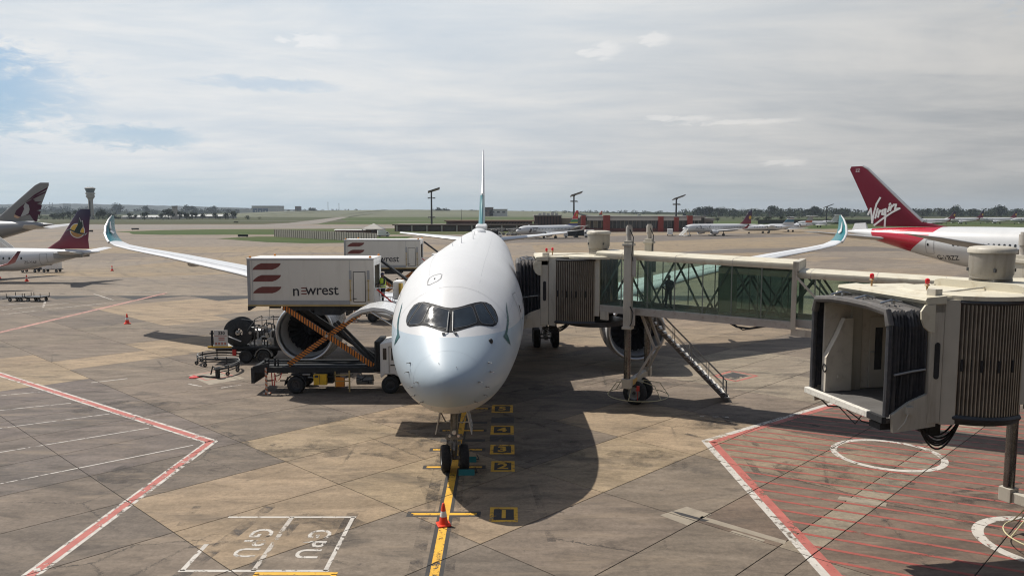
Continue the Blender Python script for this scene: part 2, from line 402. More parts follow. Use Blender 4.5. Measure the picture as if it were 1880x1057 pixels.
def slab_mesh(du, q0, q1):
    g = .015; a = (g, q0 + g); b = (du - g, q1 - g); e = .012; z = -.006; mb = MB()
    def P(u, q, zz): return (u * GC - q * GS, u * GS + q * GC, zz)
    o = [(a[0], a[1]), (b[0], a[1]), (b[0], b[1]), (a[0], b[1])]; i = [(a[0] + e, a[1] + e), (b[0] - e, a[1] + e), (b[0] - e, b[1] - e), (a[0] + e, b[1] - e)]
    vs = [P(*p, -.03) for p in o] + [P(*p, z) for p in o] + [P(*p, 0) for p in i]
    fs = [(8, 9, 10, 11)] + [(k, (k + 1) % 4, 4 + (k + 1) % 4, 4 + k) for k in range(4)] + [(4 + k, 4 + (k + 1) % 4, 8 + (k + 1) % 4, 8 + k) for k in range(4)]
    mb.add(vs, fs); return mb.mesh('concrete_slab', m_slab, recalc=False)
SLAB = slab_mesh(UD, 0, QD); SLAB_A = slab_mesh(UD, 0, 1.0); SLAB_B = slab_mesh(UD, 1.0, QD)


def inpoly(x, y, P):
    c = False; n = len(P)
    for i in range(n):
        (x1, y1), (x2, y2) = P[i], P[(i + 1) % n]
        if (y1 > y) != (y2 > y) and x < (x2 - x1) * (y - y1) / (y2 - y1) + x1: c = not c
    return c
ZONES = [(TAN, [(-10.2, 31.1), (-11.65, 41.5), (-5, 40.3), (-1.2, 36), (1.6, 33), (1.4, 25.6), (-4.2, 26.2), (-9, 22.6), (-14.2, 26.6)]),
         (TAN, [(2.9, 27.5), (2.6, 36), (8.2, 41), (9.6, 36), (10.2, 32)]),
         (TAN2, [(10, 28.5), (9, 36), (17, 40), (18, 31)]), (RUST, [(8.9, 15), (8.9, 28.5), (24, 30), (24, 15)]), (RUST, [(14, 28), (14, 38), (30, 40), (30, 26)]),
         (TAN2, [(2.3, 55), (3.9, 84), (40, 90), (36, 70), (12.2, 57)]), (PALE, [(9, 43), (8, 53), (19, 56), (20, 45)]),
         (TAN, [(-31, 43.5), (-38, 54), (-28, 50.5), (-24.5, 47)]), (TAN, [(-32, 52.5), (-24, 66), (-21, 60), (-26.8, 48)]),
         (VIOLET, [(-29, 36), (-27.5, 47), (-13.4, 35), (-15.8, 29), (-18.3, 26)]), (GREY, [(-26, 47), (-18, 60), (-10, 50), (-12, 34)]),
         (TAN, [(-44, 86), (-32, 94), (-22, 84), (-30, 72)])]
random.seed(11); cells = []
for i in range(-8, 16):
    for j in range(-16, 26):
        u = U0 + UD * (i + .5); q = Q0 + QD * (j + .5); x = u * GC - q * GS; y = u * GS + q * GC
        if y < 17.5 or y > 92 or abs(x) > .70 * y + 4: continue
        cells.append((y + .15 * abs(x), i, j, x, y))
cells.sort()
NSL = 0
for _, i, j, x, y in cells:
    if NSL >= 298: break
    u = U0 + UD * i; q = Q0 + QD * j; base = None
    for c, P in ZONES:
        if inpoly(x, y, P): base = c
    if base is None: base = random.choice([GREY, GREY, (.138, .111, .087), (.115, .094, .077)] if y < 60 else [GREY, (.14, .114, .088), (.152, .122, .092), (.115, .095, .078)])
    for me, c in ([(SLAB, base)] if j != -1 else [(SLAB_A, PALE if x > 6 else base), (SLAB_B, base)]):
        o = bpy.data.objects.new('concrete_slab', me); COL.objects.link(o); o.parent = apron; NSL += 1
        o.location = (u * GC - q * GS, u * GS + q * GC, 0); k = random.uniform(.94, 1.06)
        o.color = (c[0] * k, c[1] * k * random.uniform(.985, 1.015), c[2] * k, 1)
# the apron beyond them: pale and dark strips poured at other times

# ---- painted markings
def paint(key, col, wear=.5, wscale=3.0, joints=True, grime=.35, soft=.06, full=1.0):
    m = bpy.data.materials.new(key); m.use_nodes = True; t = NT(m.node_tree); b = t.N['Principled BSDF']; out = t.N['Material Output']
    pos = t.new('ShaderNodeNewGeometry').outputs['Position']
    n = t.noise(pos, wscale, 9, .75, .6); n2 = t.noise(pos, .35, 5, .6); f = t.rng(t.noise(pos, 2.2, 5), .25, .75, .75, 1.2)
    c = t.mix(1.0, rgba(col), t.comb(f, f, f), 'MULTIPLY')
    c = t.mix(t.math('MULTIPLY', t.smooth(t.noise(pos, 1.1, 7, .7), .5, .75), grime), c, (.07, .06, .05))
    t.put(b.inputs['Base Color'], c); b.inputs['Roughness'].default_value = .7
    a = t.smooth(t.math('ADD', n, t.math('MULTIPLY', t.math('SUBTRACT', n2, .5), .5)), wear - .5 + .33 - soft / 2, wear - .5 + .33 + soft / 2)
    if full < 1: a = t.math('MULTIPLY', a, full)
    if joints:
        u, q = grid_uv(t, pos)
        def line(v, o, d, w):
            k = t.math('ABSOLUTE', t.math('SUBTRACT', t.math('FRACT', t.math('DIVIDE', t.math('SUBTRACT', v, o - d / 2), d)), .5))
            return t.math('GREATER_THAN', t.math('MULTIPLY', k, d), w)
        a = t.math('MULTIPLY', a, t.math('MULTIPLY', line(u, U0, UD, .02), line(q, Q0, QD, .02)))
    tr = t.new('ShaderNodeBsdfTransparent'); mx = t.new('ShaderNodeMixShader')
    t.put(mx.inputs[0], a); t.L.new(tr.outputs[0], mx.inputs[1]); t.L.new(b.outputs[0], mx.inputs[2]); t.L.new(mx.outputs[0], out.inputs[0])
    return m
pw = paint('white_line_paint', (.47, .435, .385), .60, 3.6, grime=.5); pr = paint('red_line_paint', (.37, .105, .082), .57, grime=.45); py_ = paint('yellow_line_paint', (.66, .36, .03), .58, 3.4, grime=.5)
pk = paint('black_line_paint', (.03, .028, .027), .5); pwf = paint('faded_white_paint', (.4, .36, .31), .64, 2.0); prf = paint('faded_red_paint', (.38, .19, .15), .6, 2.0)
pr2 = paint('hatching_red_paint', (.29, .068, .05), .545, 2.2, grime=.4); p_dark = paint('old_blackout_paint', (.04, .037, .036), .6, 1.5); p_patch = paint('pale_repair_mortar', (.26, .22, .165), .5, 1.2)
p_rub = paint('faint_rubber_smear', (.06, .05, .044), .74, 1.2, False, soft=.3, full=.7)
p_num = paint('number_yellow_paint', (.62, .34, .03), .42, 3.0, False)


class Marks:
    def __init__(s, z): s.b = MB(); s.z = z
    def line(s, pts, w, side=0.0):
        for a, b in zip(pts[:-1], pts[1:]):
            a = Vector((a[0], a[1], 0)); b = Vector((b[0], b[1], 0)); d = (b - a); L = d.length; d.normalize(); n = Vector((-d.y, d.x, 0))
            k = max(1, int(L / 3)); o = n * side
            s.b.quad(*[tuple((p + o + n * sg * w / 2)[:2]) + (s.z,) for p, sg in ((a, -1), (b, -1), (b, 1), (a, 1))])
        return s
    def poly(s, pts): s.b.quad(*[(p[0], p[1], s.z) for p in pts]); return s
    def ring(s, c, r, w, n=64, a0=0, a1=360):
        for k in range(n):
            t0 = R(a0 + (a1 - a0) * k / n); t1 = R(a0 + (a1 - a0) * (k + 1) / n); ri, ro = r - w / 2, r + w / 2
            s.b.quad(*[(c[0] + q * math.cos(t), c[1] + q * math.sin(t), s.z) for q, t in ((ri, t0), (ro, t0), (ro, t1), (ri, t1))])
        return s
    def done(s, name, m): o = s.b.build(name, m, recalc=False); o['kind'] = 'structure'; return o

# dark smears first (lowest), then paint
Marks(.002).poly([(-2.95, 20), (-2.55, 20), (-2.75, 34), (-3.2, 34)]).poly([(-1.9, 20), (-1.6, 20), (-1.95, 34), (-2.15, 34)]).poly([(-9.7, 20.5), (-9.2, 20.5), (-8.2, 26.5), (-8.6, 26.5)]).poly([(-7.7, 21), (-7.3, 21), (-6.9, 25.8), (-7.2, 25.8)]).poly([(-5.7, 21), (-5.35, 21.0), (-5.2, 25.8), (-5.6, 25.8)]).done('rubber_smear', p_rub)
# stand centre line with lead marks
Marks(.003).line([(-2.18, 20), (-2.72, 60)], .52).line([(-3.5, 25.72), (-1.1, 25.72)], .36).done('centreline_black_edging', pk)
Marks(.005).line([(-2.18, 20), (-2.72, 62)], .27).done('stand_centreline', py_)
k = Marks(.004); y = Marks(.006)
for x0, x1, Y in ((-3.42, -1.2, 25.72), (-3.43, -1.2, 30.62), (-3.4, -1.29, 32.94), (-3.25, -1.33, 35.9), (-3.2, -1.25, 40.0)):
    k.line([(x0 - .14, Y), (x1 + .14, Y)], .46); y.line([(x0, Y), (x1, Y)], .2)
for Y in (34.3, 37.3): k.line([(-3.2, Y), (-1.2, Y)], .4)
k.done('stop_bar_edging', pk); y.done('stop_bar_marking', py_)
yb = Marks(.004); kb = Marks(.006)
for n_, (cx, Y, w, h) in {'1': (-.28, 25.68, .95, 1.3), '2': (-.37, 30.72, .95, 1.32), '3': (-.42, 32.98, 1.05, 1.35), '4': (-.46, 36.0, 1.08, 1.5), '5': (-.5, 39.97, 1.1, 1.6)}.items():
    yb.poly([(cx - w / 2, Y - h / 2), (cx + w / 2, Y - h / 2), (cx + w / 2, Y + h / 2), (cx - w / 2, Y + h / 2)])
    kb.poly([(cx - w * .36, Y - h * .36), (cx + w * .36, Y - h * .36), (cx + w * .36, Y + h * .36), (cx - w * .36, Y + h * .36)])
    me = text_mesh(n_, .86, p_num, 'stand_number_marking', .0005, bold=.022); me.transform(Matrix.Translation((cx, Y, .0085)) @ Matrix.Diagonal((1.05, 1.15, 1, 1)))
    o = bpy.data.objects.new('stand_number_marking', me); COL.objects.link(o); o['kind'] = 'structure'
yb.done('number_box_marking', py_); kb.done('number_box_black', pk)
Marks(.004).poly([(-1.0, 34.15), (.1, 34.15), (.1, 35.0), (-1.0, 35.0)]).poly([(-1.02, 37.2), (.1, 37.2), (.1, 38.3), (-1.02, 38.3)]).done('blackout_patch', p_dark)
# left service area boundary: red line edged white
Lp = [(-40, 54.6), (-13.39, 34.1), (-13.6, 19)]
Marks(.0035).line(Lp[:2], .56).line([(-13.39, 34.3), (-13.6, 19)], .52).done('white_border_marking', pw)
Marks(.0055).line([(-40, 54.6), (-13.45, 34.13)], .30).line([(-13.43, 34.25), (-13.6, 19)], .27).done('red_border_marking', pr)
w_ = Marks(.0035)
for a, b in (((-33, 40.3), (-26.65, 43.94)), ((-33, 36.0), (-23.6, 41.2)), ((-33, 30.2), (-20.4, 38.95)), ((-33, 23.4), (-17.2, 36.35)), ((-27.6, 21), (-14, 33.6))): w_.line([a, b], .085)
w_.done('parking_line', pw)
w_ = Marks(.004)
for a, b in (((-60, 60), (-45.4, 87.3)), ((-62, 63), (-49.7, 87.3)), ((-66, 68), (-53.7, 89.4)), ((-75, 97), (-43.9, 99.2)), ((-50, 83), (-55.5, 93)), ((-46, 90), (-52, 97))): w_.line([a, b], .22)
w_.done('parking_line', pwf)
Marks(.0045).line([(-43.4, 97.9), (-43.4, 55)], .55).done('faded_border_marking', prf)
# right no-parking zone
HP = [(8.75, 15), (8.66, 34.2), (18.2, 41.9), (60, 60), (60, 15)]
Marks(.0035).line([(8.95, 15), (8.62, 34.3)], .3).line([(8.6, 34.2), (22, 45.1)], .3).done('white_border_marking', pw)
Marks(.005).line([(9.24, 15), (8.93, 34.05)], .34).line([(8.85, 34.0), (22.2, 44.9)], .34).done('red_border_marking', pr)
h = Marks(.0045); dx, dy = math.cos(R(-27)), math.sin(R(-27))
for n_ in range(-14, 30):
    y0 = 34.0 - n_ * .98; a = None
    def in_zone(px, py): return px > 9.1 and py < 33.6 + (px - 8.7) * .81 and px < 40 and 17 < py < 44
    ts = [s * .1 for s in range(-300, 420)]; ok = [s for s in ts if in_zone(9.1 + s * dx, y0 + s * dy)]
    if len(ok) > 8:
        s0, s1 = ok[0], ok[-1]; h.line([(9.1 + s0 * dx, y0 + s0 * dy), (9.1 + s1 * dx, y0 + s1 * dy)], .15)
h.done('hatching_marking', pr2)
Marks(.0062).ring((15.85, 32.25), 2.12, .27).done('wheel_circle_marking', pw)
Marks(.0062).ring((16.7, 23.35), 2.0, .34).done('wheel_circle_marking', pw)
# ground power boxes
g_ = Marks(.0045)
x0, x1, xm, ya, yb_ = -9.42, -5.33, -7.38, 21.5, 25.45
g_.line([(x0 - .1, yb_), (x1 + .1, yb_)], .12).line([(x1, ya), (x1, yb_)], .13).line([(x0 - .1, ya), (x1 + .1, ya)], .13).line([(x0, ya), (x0, 23.3)], .15).line([(x1, 17), (x1, 17.1)], .1)
g_.done('ground_power_box', pw)
Marks(.0045).line([(xm, ya), (xm, yb_)], .15).done('ground_power_box', pwf)
for cx, cy in ((-8.02, 23.42), (-6.15, 23.35)):
    me = text_mesh('GPU', 1.0, pw, 'ground_power_lettering', .0004, 1.2, .014); me.transform(Matrix.Translation((cx, cy, .0065)) @ Matrix.Rotation(R(-91), 4, 'Z'))
    o = bpy.data.objects.new('ground_power_lettering', me); COL.objects.link(o); o['kind'] = 'structure'
Marks(.0045).line([(-7.3, 21.33), (-4.95, 21.33)], .16).line([(-7.22, 19), (-7.22, 21.3)], .16).line([(-5.03, 19), (-5.03, 21.3)], .16).done('yellow_box_marking', py_)
# repairs, stray strokes and the hydrant pits
p_oil = paint('oil_stain', (.035, .029, .025), .78, .9, False, soft=.36, full=.6)
st_ = Marks(.0022); random.seed(31)
for cx, cy, w_0, h_0 in ((-4.2, 33.5, 2.6, 2.2), (-6.5, 37.5, 3.5, 2.0), (-2.2, 29, 1.6, 3.0), (-9, 33, 2.5, 1.5), (-3, 42, 4, 3), (1.5, 33, 2, 2.5), (4.5, 45, 3.5, 3), (-14, 30, 2.5, 1.5), (-20, 40, 3, 2), (13, 30, 3, 2), (10.5, 37.5, 3, 1.6), (3.2, 57, 3, 3), (-8, 57, 3, 3), (17, 26, 3, 2), (5.5, 31.5, 2.2, 1.6), (-6.6, 24.2, 2.0, 1.6)):
    st_.poly([(cx + w_0 * random.uniform(.75, 1.1) * math.cos(R(24 * k)), cy + h_0 * random.uniform(.75, 1.1) * math.sin(R(24 * k))) for k in range(15)])
st_.done('oil_stain', p_oil)
ft = Marks(.0025); random.seed(77)
for _ in range(26):
    cx, cy = random.uniform(-16, 16), random.uniform(21, 46); L_ = random.uniform(1.5, 6); a_ = random.choice((R(88), R(92), R(46), R(-44), R(15))) + random.uniform(-.1, .1); w_0 = random.uniform(.12, .3); d_ = Vector((math.cos(a_), math.sin(a_))) * L_
    ft.line([(cx, cy), (cx + d_.x, cy + d_.y)], w_0)
ft.done('tyre_track', p_rub)
Marks(.003).poly([(5.0, 25.63), (6.07, 26.4), (6.75, 25.7), (5.73, 24.75)]).poly([(6.4, 25.55), (8.55, 23.55), (8.4, 23.3), (6.2, 25.3)]).poly([(7.1, 24.35), (7.9, 23.6), (7.75, 23.42), (6.95, 24.2)]).poly([(11.8, 27.4), (13.2, 26.75), (13.0, 26.4), (11.6, 27.1)]).done('mortar_patch', p_patch)
Marks(.0045).poly([(5.45, 26.0), (5.75, 25.85), (6.55, 25.15), (6.35, 25.1), (5.7, 25.6)]).done('crack_stain', pk)
Marks(.0035).poly([(-20.3, 48.4), (-18.95, 49.9), (-16.4, 47.4), (-17.9, 45.6)]).done('pit_surround', p_patch)
Marks(.005).line([(-20.0, 48.4), (-18.95, 49.6), (-17.4, 48.2), (-18.6, 46.9), (-20.0, 48.4)], .12).line([(12.6, 48.1), (14.1, 49.6), (15.3, 48.2), (13.5, 46.6), (12.6, 48.1)], .2).done('pit_border_marking', pr)
Marks(.006).poly([(12.9, 48.1), (14.1, 49.2), (14.8, 48.2), (13.5, 47.0)]).done('hydrant_pit_cover', p_dark)
ws = Marks(.0045)
for a, b in (((-25.2, 46.2), (-23.6, 47.4)), ((-19.6, 50.6), (-17.6, 53.0)), ((-19.3, 45.9), (-18.2, 45.2)), ((-16.9, 44.8), (-16.0, 45.6)), ((-20.5, 55.5), (-19.2, 57.2)), ((9.4, 38.5), (10.8, 38.3)), ((-2.0, 40.9), (-1.2, 40.9))): ws.line([a, b], .16)
ws.done('stray_white_marking', pwf)
# ------------------------------------------------------------------ airliners
def pchip(xs, ys):
    n=len(xs); h=[xs[i+1]-xs[i] for i in range(n-1)]; d=[(ys[i+1]-ys[i])/h[i] for i in range(n-1)]
    m=[0.0]*n; m[0]=d[0]; m[-1]=d[-1]
    for i in range(1,n-1):
        if d[i-1]*d[i]>0:
            w1=2*h[i]+h[i-1]; w2=h[i]+2*h[i-1]; m[i]=(w1+w2)/(w1/d[i-1]+w2/d[i])
    def f(x):
        if x<=xs[0]: return ys[0]
        if x>=xs[-1]: return ys[-1]
        lo,hi=0,n-1
        while hi-lo>1:
            k=(lo+hi)//2
            if xs[k]<=x: lo=k
            else: hi=k
        t=(x-xs[lo])/h[lo]; a=t*t*(3-2*t)
        return (ys[lo]*(1-a)+ys[hi]*a + h[lo]*(m[lo]*t*(1-t)**2 - m[hi]*t*t*(1-t)))
    return f
# y  ztop  zbot  zmid  halfwidth
class Fus:
    def __init__(s,secs):
        ys=[a[0] for a in secs]
        # interpolate in warped coordinate so that the blunt nose stays round
        s.w=lambda y: math.sqrt(max(y,0))
        xs=[s.w(y) for y in ys]
        s.f=[pchip(xs,[a[k] for a in secs]) for k in (1,2,3,4)]
        s.L=ys[-1]; s.ys=ys
    def sec(s,y):
        w=s.w(y); return [f(w) for f in s.f]
    def inside(s,x,y,z):
        if y<0 or y>s.L: return False
        zt,zb,zc,hw=s.sec(y)
        if hw<=0: return False
        r=(zt-zc) if z>zc else (zc-zb)
        if r<=0: return False
        return (x/hw)**2+((z-zc)/r)**2<=1
    def side(s,y,z):
        zt,zb,zc,hw=s.sec(y); r=(zt-zc) if z>zc else (zc-zb)
        q=1-((z-zc)/r)**2
        return hw*math.sqrt(q) if q>0 else 0
    def front(s,x,z):
        lo,hi=0,20
        if not s.inside(x,hi,z): return None
        for _ in range(40):
            m=(lo+hi)/2
            if s.inside(x,m,z): hi=m
            else: lo=m
        return hi


def xlin(a, b, t): return a + (b - a) * t
def naca(x, t): return 5 * t * (.2969 * math.sqrt(x) - .126 * x - .3516 * x * x + .2843 * x ** 3 - .1036 * x ** 4)
FOIL = [0, .012, .05, .12, .25, .42, .62, .82, .985]


def aerofoil(mb, secs, flat=False):
    """secs: (x, yLE, z, chord, thickness ratio, thickness axis angle from z in the xz plane)"""
    rings = []
    for x, y, z, c, t, a in secs:
        tx, tz = -math.sin(R(a)), math.cos(R(a)); r = []
        for q in FOIL: h = naca(q, t) * c; r.append((x + tx * h, y + q * c, z + tz * h))
        for q in reversed(FOIL[1:]): h = -naca(q, t) * c * .75; r.append((x + tx * h, y + q * c, z + tz * h))
        rings.append(r)
    mb.loft(rings); return mb


def fus_mesh(fu, n=40, step=None, sharp_nose=None):
    ys = []
    for a, b in zip(fu.ys[:-1], fu.ys[1:]):
        k = max(1, int(math.ceil((b - a) / (step or 1.2)))) if b - a > .5 else 2
        for i in range(k): ys.append(a + (b - a) * i / k)
    ys.append(fu.L); rings = []
    for y in ys:
        zt, zb, zc, hw = fu.sec(y); r = []
        for j in range(n):
            t = 2 * math.pi * j / n; s = math.cos(t); rr = (zt - zc) if s > 0 else (zc - zb)
            r.append((math.sin(t) * max(hw, .002), y, zc + s * max(rr, .002)))
        rings.append(r)
    mb = MB(); mb.loft(rings); return mb


def decal(name, polys, proj, mats, parent, res=.3, kind=None, label=None):
    """flat outlines laid on a curved skin: filled, cut fine, then mapped by proj(a, b)"""
    mb = MB()
    for poly in polys:
        bm = bmesh.new(); vs = [bm.verts.new((p[0], p[1], 0)) for p in poly]; f = bm.faces.new(vs)
        bmesh.ops.triangulate(bm, faces=[f])
        for _ in range(7):
            le = [e for e in bm.edges if e.calc_length() > res]
            if not le: break
            bmesh.ops.subdivide_edges(bm, edges=le, cuts=1); bmesh.ops.triangulate(bm, faces=bm.faces[:])
        bm.verts.index_update(); vv = [proj(v.co.x, v.co.y) for v in bm.verts]
        if all(p is not None for p in vv): mb.add(vv, [[v.index for v in f.verts] for f in bm.faces])
        bm.free()
    o = mb.build(name, mats, parent, smooth=True, angle=180, recalc=False)
    if kind: o['kind'] = kind
    return o


def side_proj(fu, side, eps=.012):
    def f(y, z):
        x = fu.side(y, z); zt, zb, zc, hw = fu.sec(y); r = (zt - zc) if z > zc else (zc - zb)
        n = Vector((x / hw ** 2, 0, (z - zc) / r ** 2)).normalized()
        return (side * (x + n.x * eps), y, z + n.z * eps)
    return f


def front_proj(fu, eps=.012):
    def f(x, z):
        y = fu.front(x, z)
        if y is None: return None
        h = .02; ya = fu.front(x + h, z) or y; yb = fu.front(x - h, z) or y; yc = fu.front(x, z + h) or y; yd = fu.front(x, z - h) or y
        n = Vector(((ya - yb) / (2 * h), -1, (yc - yd) / (2 * h))).normalized()
        return (x + n.x * eps, y + n.y * eps, z + n.z * eps)
    return f


def fin_proj(secs, side, eps=.02):
    def f(y, z):
        a = secs[0]; b = secs[-1]
        for p, q in zip(secs[:-1], secs[1:]):
            if p[2] <= z <= q[2]: a, b = p, q
        t = min(max((z - a[2]) / (b[2] - a[2]), 0), 1); le = xlin(a[1], b[1], t); c = xlin(a[3], b[3], t); th = xlin(a[4], b[4], t)
        q = min(max((y - le) / c, 0.01), .98); return (side * (naca(q, th) * c + eps), y, z)
    return f


def loop_strip(pts, w, closed=True):
    """outline of a closed 2D loop as small quads"""
    out = []; n = len(pts)
    for i in range(n if closed else n - 1):
        a = Vector(pts[i]); b = Vector(pts[(i + 1) % n]); d = (b - a)
        if d.length < 1e-6: continue
        d.normalize(); m = Vector((-d.y, d.x)) * w / 2; a = a - d * w / 2; b = b + d * w / 2; out.append([tuple(a - m), tuple(b - m), tuple(b + m), tuple(a + m)])
    return out


def rrect(cx, cz, w, h, r, n=3):
    P = []
    for sx, sz, a0 in ((1, 1, 0), (-1, 1, 90), (-1, -1, 180), (1, -1, 270)):
        for k in range(n + 1):
            a = R(a0 + 90 * k / n); P.append((cx + sx * (w / 2 - r) + r * math.cos(a), cz + sz * (h / 2 - r) + r * math.sin(a)))
    return P


def zpaint(key, stops, rough=.28, axis=2, coat=.35, var=.03, interp='CONSTANT', tilt=0.0):
    """aircraft paint whose scheme changes with height on the airframe (stops: height, colour)"""
    m = bpy.data.materials.new(key); m.use_nodes = True; t = NT(m.node_tree); b = t.N['Principled BSDF']
    ob = t.new('ShaderNodeTexCoord').outputs['Object']; s = t.sep(ob); z = s[axis]
    if tilt: z = t.math('ADD', z, t.math('MULTIPLY', s[1], tilt))
    lo, hi = stops[0][0], stops[-1][0] + 1e-3
    if interp == 'CONSTANT':
        c = rgba(stops[0][1])
        for h, col in stops[1:]: c = t.mix(t.math('GREATER_THAN', z, h), c, rgba(col))
    else:
        cr = t.new('ShaderNodeValToRGB'); t.put(cr.inputs[0], t.rng(z, lo, hi, 0, 1)); e = cr.color_ramp.elements
        e[0].position = 0; e[0].color = rgba(stops[0][1]); e[1].position = 1; e[1].color = rgba(stops[-1][1])
        for h, col in stops[1:-1]: n_ = e.new((h - lo) / (hi - lo)); n_.color = rgba(col)
        c = cr.outputs[0]
    f = t.rng(t.noise(ob, .8, 5, .6), .25, .75, 1 - var, 1 + var); c = t.mix(1.0, c, t.comb(f, f, f), 'MULTIPLY')
    grime = t.noise(t.mapping(ob, scale=(1, .1, 1.0)), 1.2, 6, .65)
    c = t.mix(t.math('MULTIPLY', t.smooth(grime, .52, .8), .10), c, (.3, .28, .24))
    t.put(b.inputs['Base Color'], c); b.inputs['Roughness'].default_value = rough
    b.inputs['Coat Weight'].default_value = coat; b.inputs['Coat Roughness'].default_value = .06
    MATS[key] = m; return m

m_wing = mat('wing_skin_paint', (.52, .53, .54), .4, var=.04, scale=.6, dirt=(.35, .34, .32), dirt_amt=.2)
m_wing_grey = mat('grey_wing_paint', (.38, .38, .38), .4, var=.06, scale=.6)
m_lip = mat('polished_intake_lip', (.50, .50, .50), .38, 1.0, var=.08)
m_inlet = mat('intake_liner', (.34, .34, .34), .5, .1, var=.12)
m_fan = mat('fan_blade', (.025, .026, .03), .35, .4, var=.3)
m_cabin_glass = mat('cabin_window_glass', (.02, .022, .026), .1, var=.1)
m_seam = mat('panel_seam', (.28, .28, .28), .6)
m_gear = mat('landing_gear_metal', (.26, .26, .25), .45, .3, var=.3, scale=6, dirt=(.04, .035, .03), dirt_amt=.6)
m_hub = mat('wheel_hub', (.35, .35, .34), .5, .4, var=.2)


def wheel(parent, c, r, w, axis='X', hub=None, name='wheel'):
    """tyre with a rim as its child"""
    M = Matrix.Translation(c) @ (Matrix.Rotation(R(90), 4, 'Y') if axis == 'X' else Matrix.Rotation(R(90), 4, 'X') if axis == 'Y' else axis)
    k = w / 2; prof = [(r * .55, -k * .9), (r * .82, -k), (r * .95, -k * .82), (r, -k * .45), (r, k * .45), (r * .95, k * .82), (r * .82, k), (r * .55, k * .9)]
    b = MB(); b.lathe(prof, 28, M); o = b.build(name, tyre_m, parent, smooth=True, angle=50)
    h = MB()
    for sg in (-1, 1): h.lathe([(0, sg * k * .55), (r * .2, sg * k * .6), (r * .25, sg * k * .45), (r * .5, sg * k * .5), (r * .56, sg * k * .86)], 20, M)
    h.build('rim', hub or m_hub, parent if parent.parent else o, smooth=True, angle=50); return o


def turbofan(parent, c, r, L, skin, n=24, pylon=None, detail=True):
    M = Matrix.Translation(c) @ Matrix.Rotation(R(-90), 4, 'X')         # local z runs aft
    e = MB(); e.lathe([(r * .955, -.02), (r * 1.0, .12 * r), (r * 1.05, .5 * r), (r * 1.08, 1.1 * r), (r * 1.05, 1.7 * r), (r * .9, L * .8), (r * .8, L), (r * .74, L)], 40 if detail else 20, M)
    o = e.build('engine', skin, parent, smooth=True, angle=60)
    l = MB(); l.lathe([(r * 1.0, .14 * r), (r * .985, .05 * r), (r * .95, -.03 * r), (r * .90, -.02 * r), (r * .865, .08 * r), (r * .85, .2 * r)], 48 if detail else 20, M)
    l.build('intake_lip', m_lip, o, smooth=True, angle=80)
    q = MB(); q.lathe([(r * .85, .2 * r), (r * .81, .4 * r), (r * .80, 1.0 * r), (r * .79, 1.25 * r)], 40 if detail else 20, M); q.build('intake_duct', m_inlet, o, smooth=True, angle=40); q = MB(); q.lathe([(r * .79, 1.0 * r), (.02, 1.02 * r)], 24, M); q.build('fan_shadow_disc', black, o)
    s = MB(); s.lathe([(0.005, .55 * r), (r * .1, .63 * r), (r * .2, .8 * r), (r * .26, .96 * r)], 20, M); s.build('spinner', m_fan, o, smooth=True)
    if detail:
        f = MB()
        for k in range(n):
            Q = M @ Matrix.Rotation(2 * math.pi * k / n, 4, 'Z'); pl = []
            for rr, tw in ((.22, 25), (.5, 40), (.8, 58)):
                for sg in (-1, 1):
                    a = R(tw); w = .10 * r; pl.append(Q @ Vector((rr * r, sg * w * math.sin(a) * .9,   .90 * r + sg * w * math.cos(a) * .6)))
            f.quad(pl[0], pl[1], pl[3], pl[2]); f.quad(pl[2], pl[3], pl[5], pl[4])
        f.build('fan', m_fan, o, recalc=False)['kind'] = 'stuff'
    if L > 0:
        x = MB(); x.lathe([(r * .5, L * .75), (r * .46, L * 1.05), (r * .3, L * 1.2), (r * .02, L * 1.32)], 20, M); x.build('exhaust_cone', dark_metal, o, smooth=True)
    if pylon: pylon.build('pylon', skin, o, smooth=True, angle=30)
    return o


def gear_leg(parent, name, y, x, top, r, w, wheels, twin):
    g = MB(); g.cyl((x, y, top), (x, y, r), r * .28, 10); g.bar((x, y, top * .8), (x * .8, y + r * 1.6, top), r * .2)
    o = g.build(name, m_gear, parent)
    for dy in wheels:
        for dx in twin: wheel(o, (x + dx, y + dy, r), r, w)
    return o


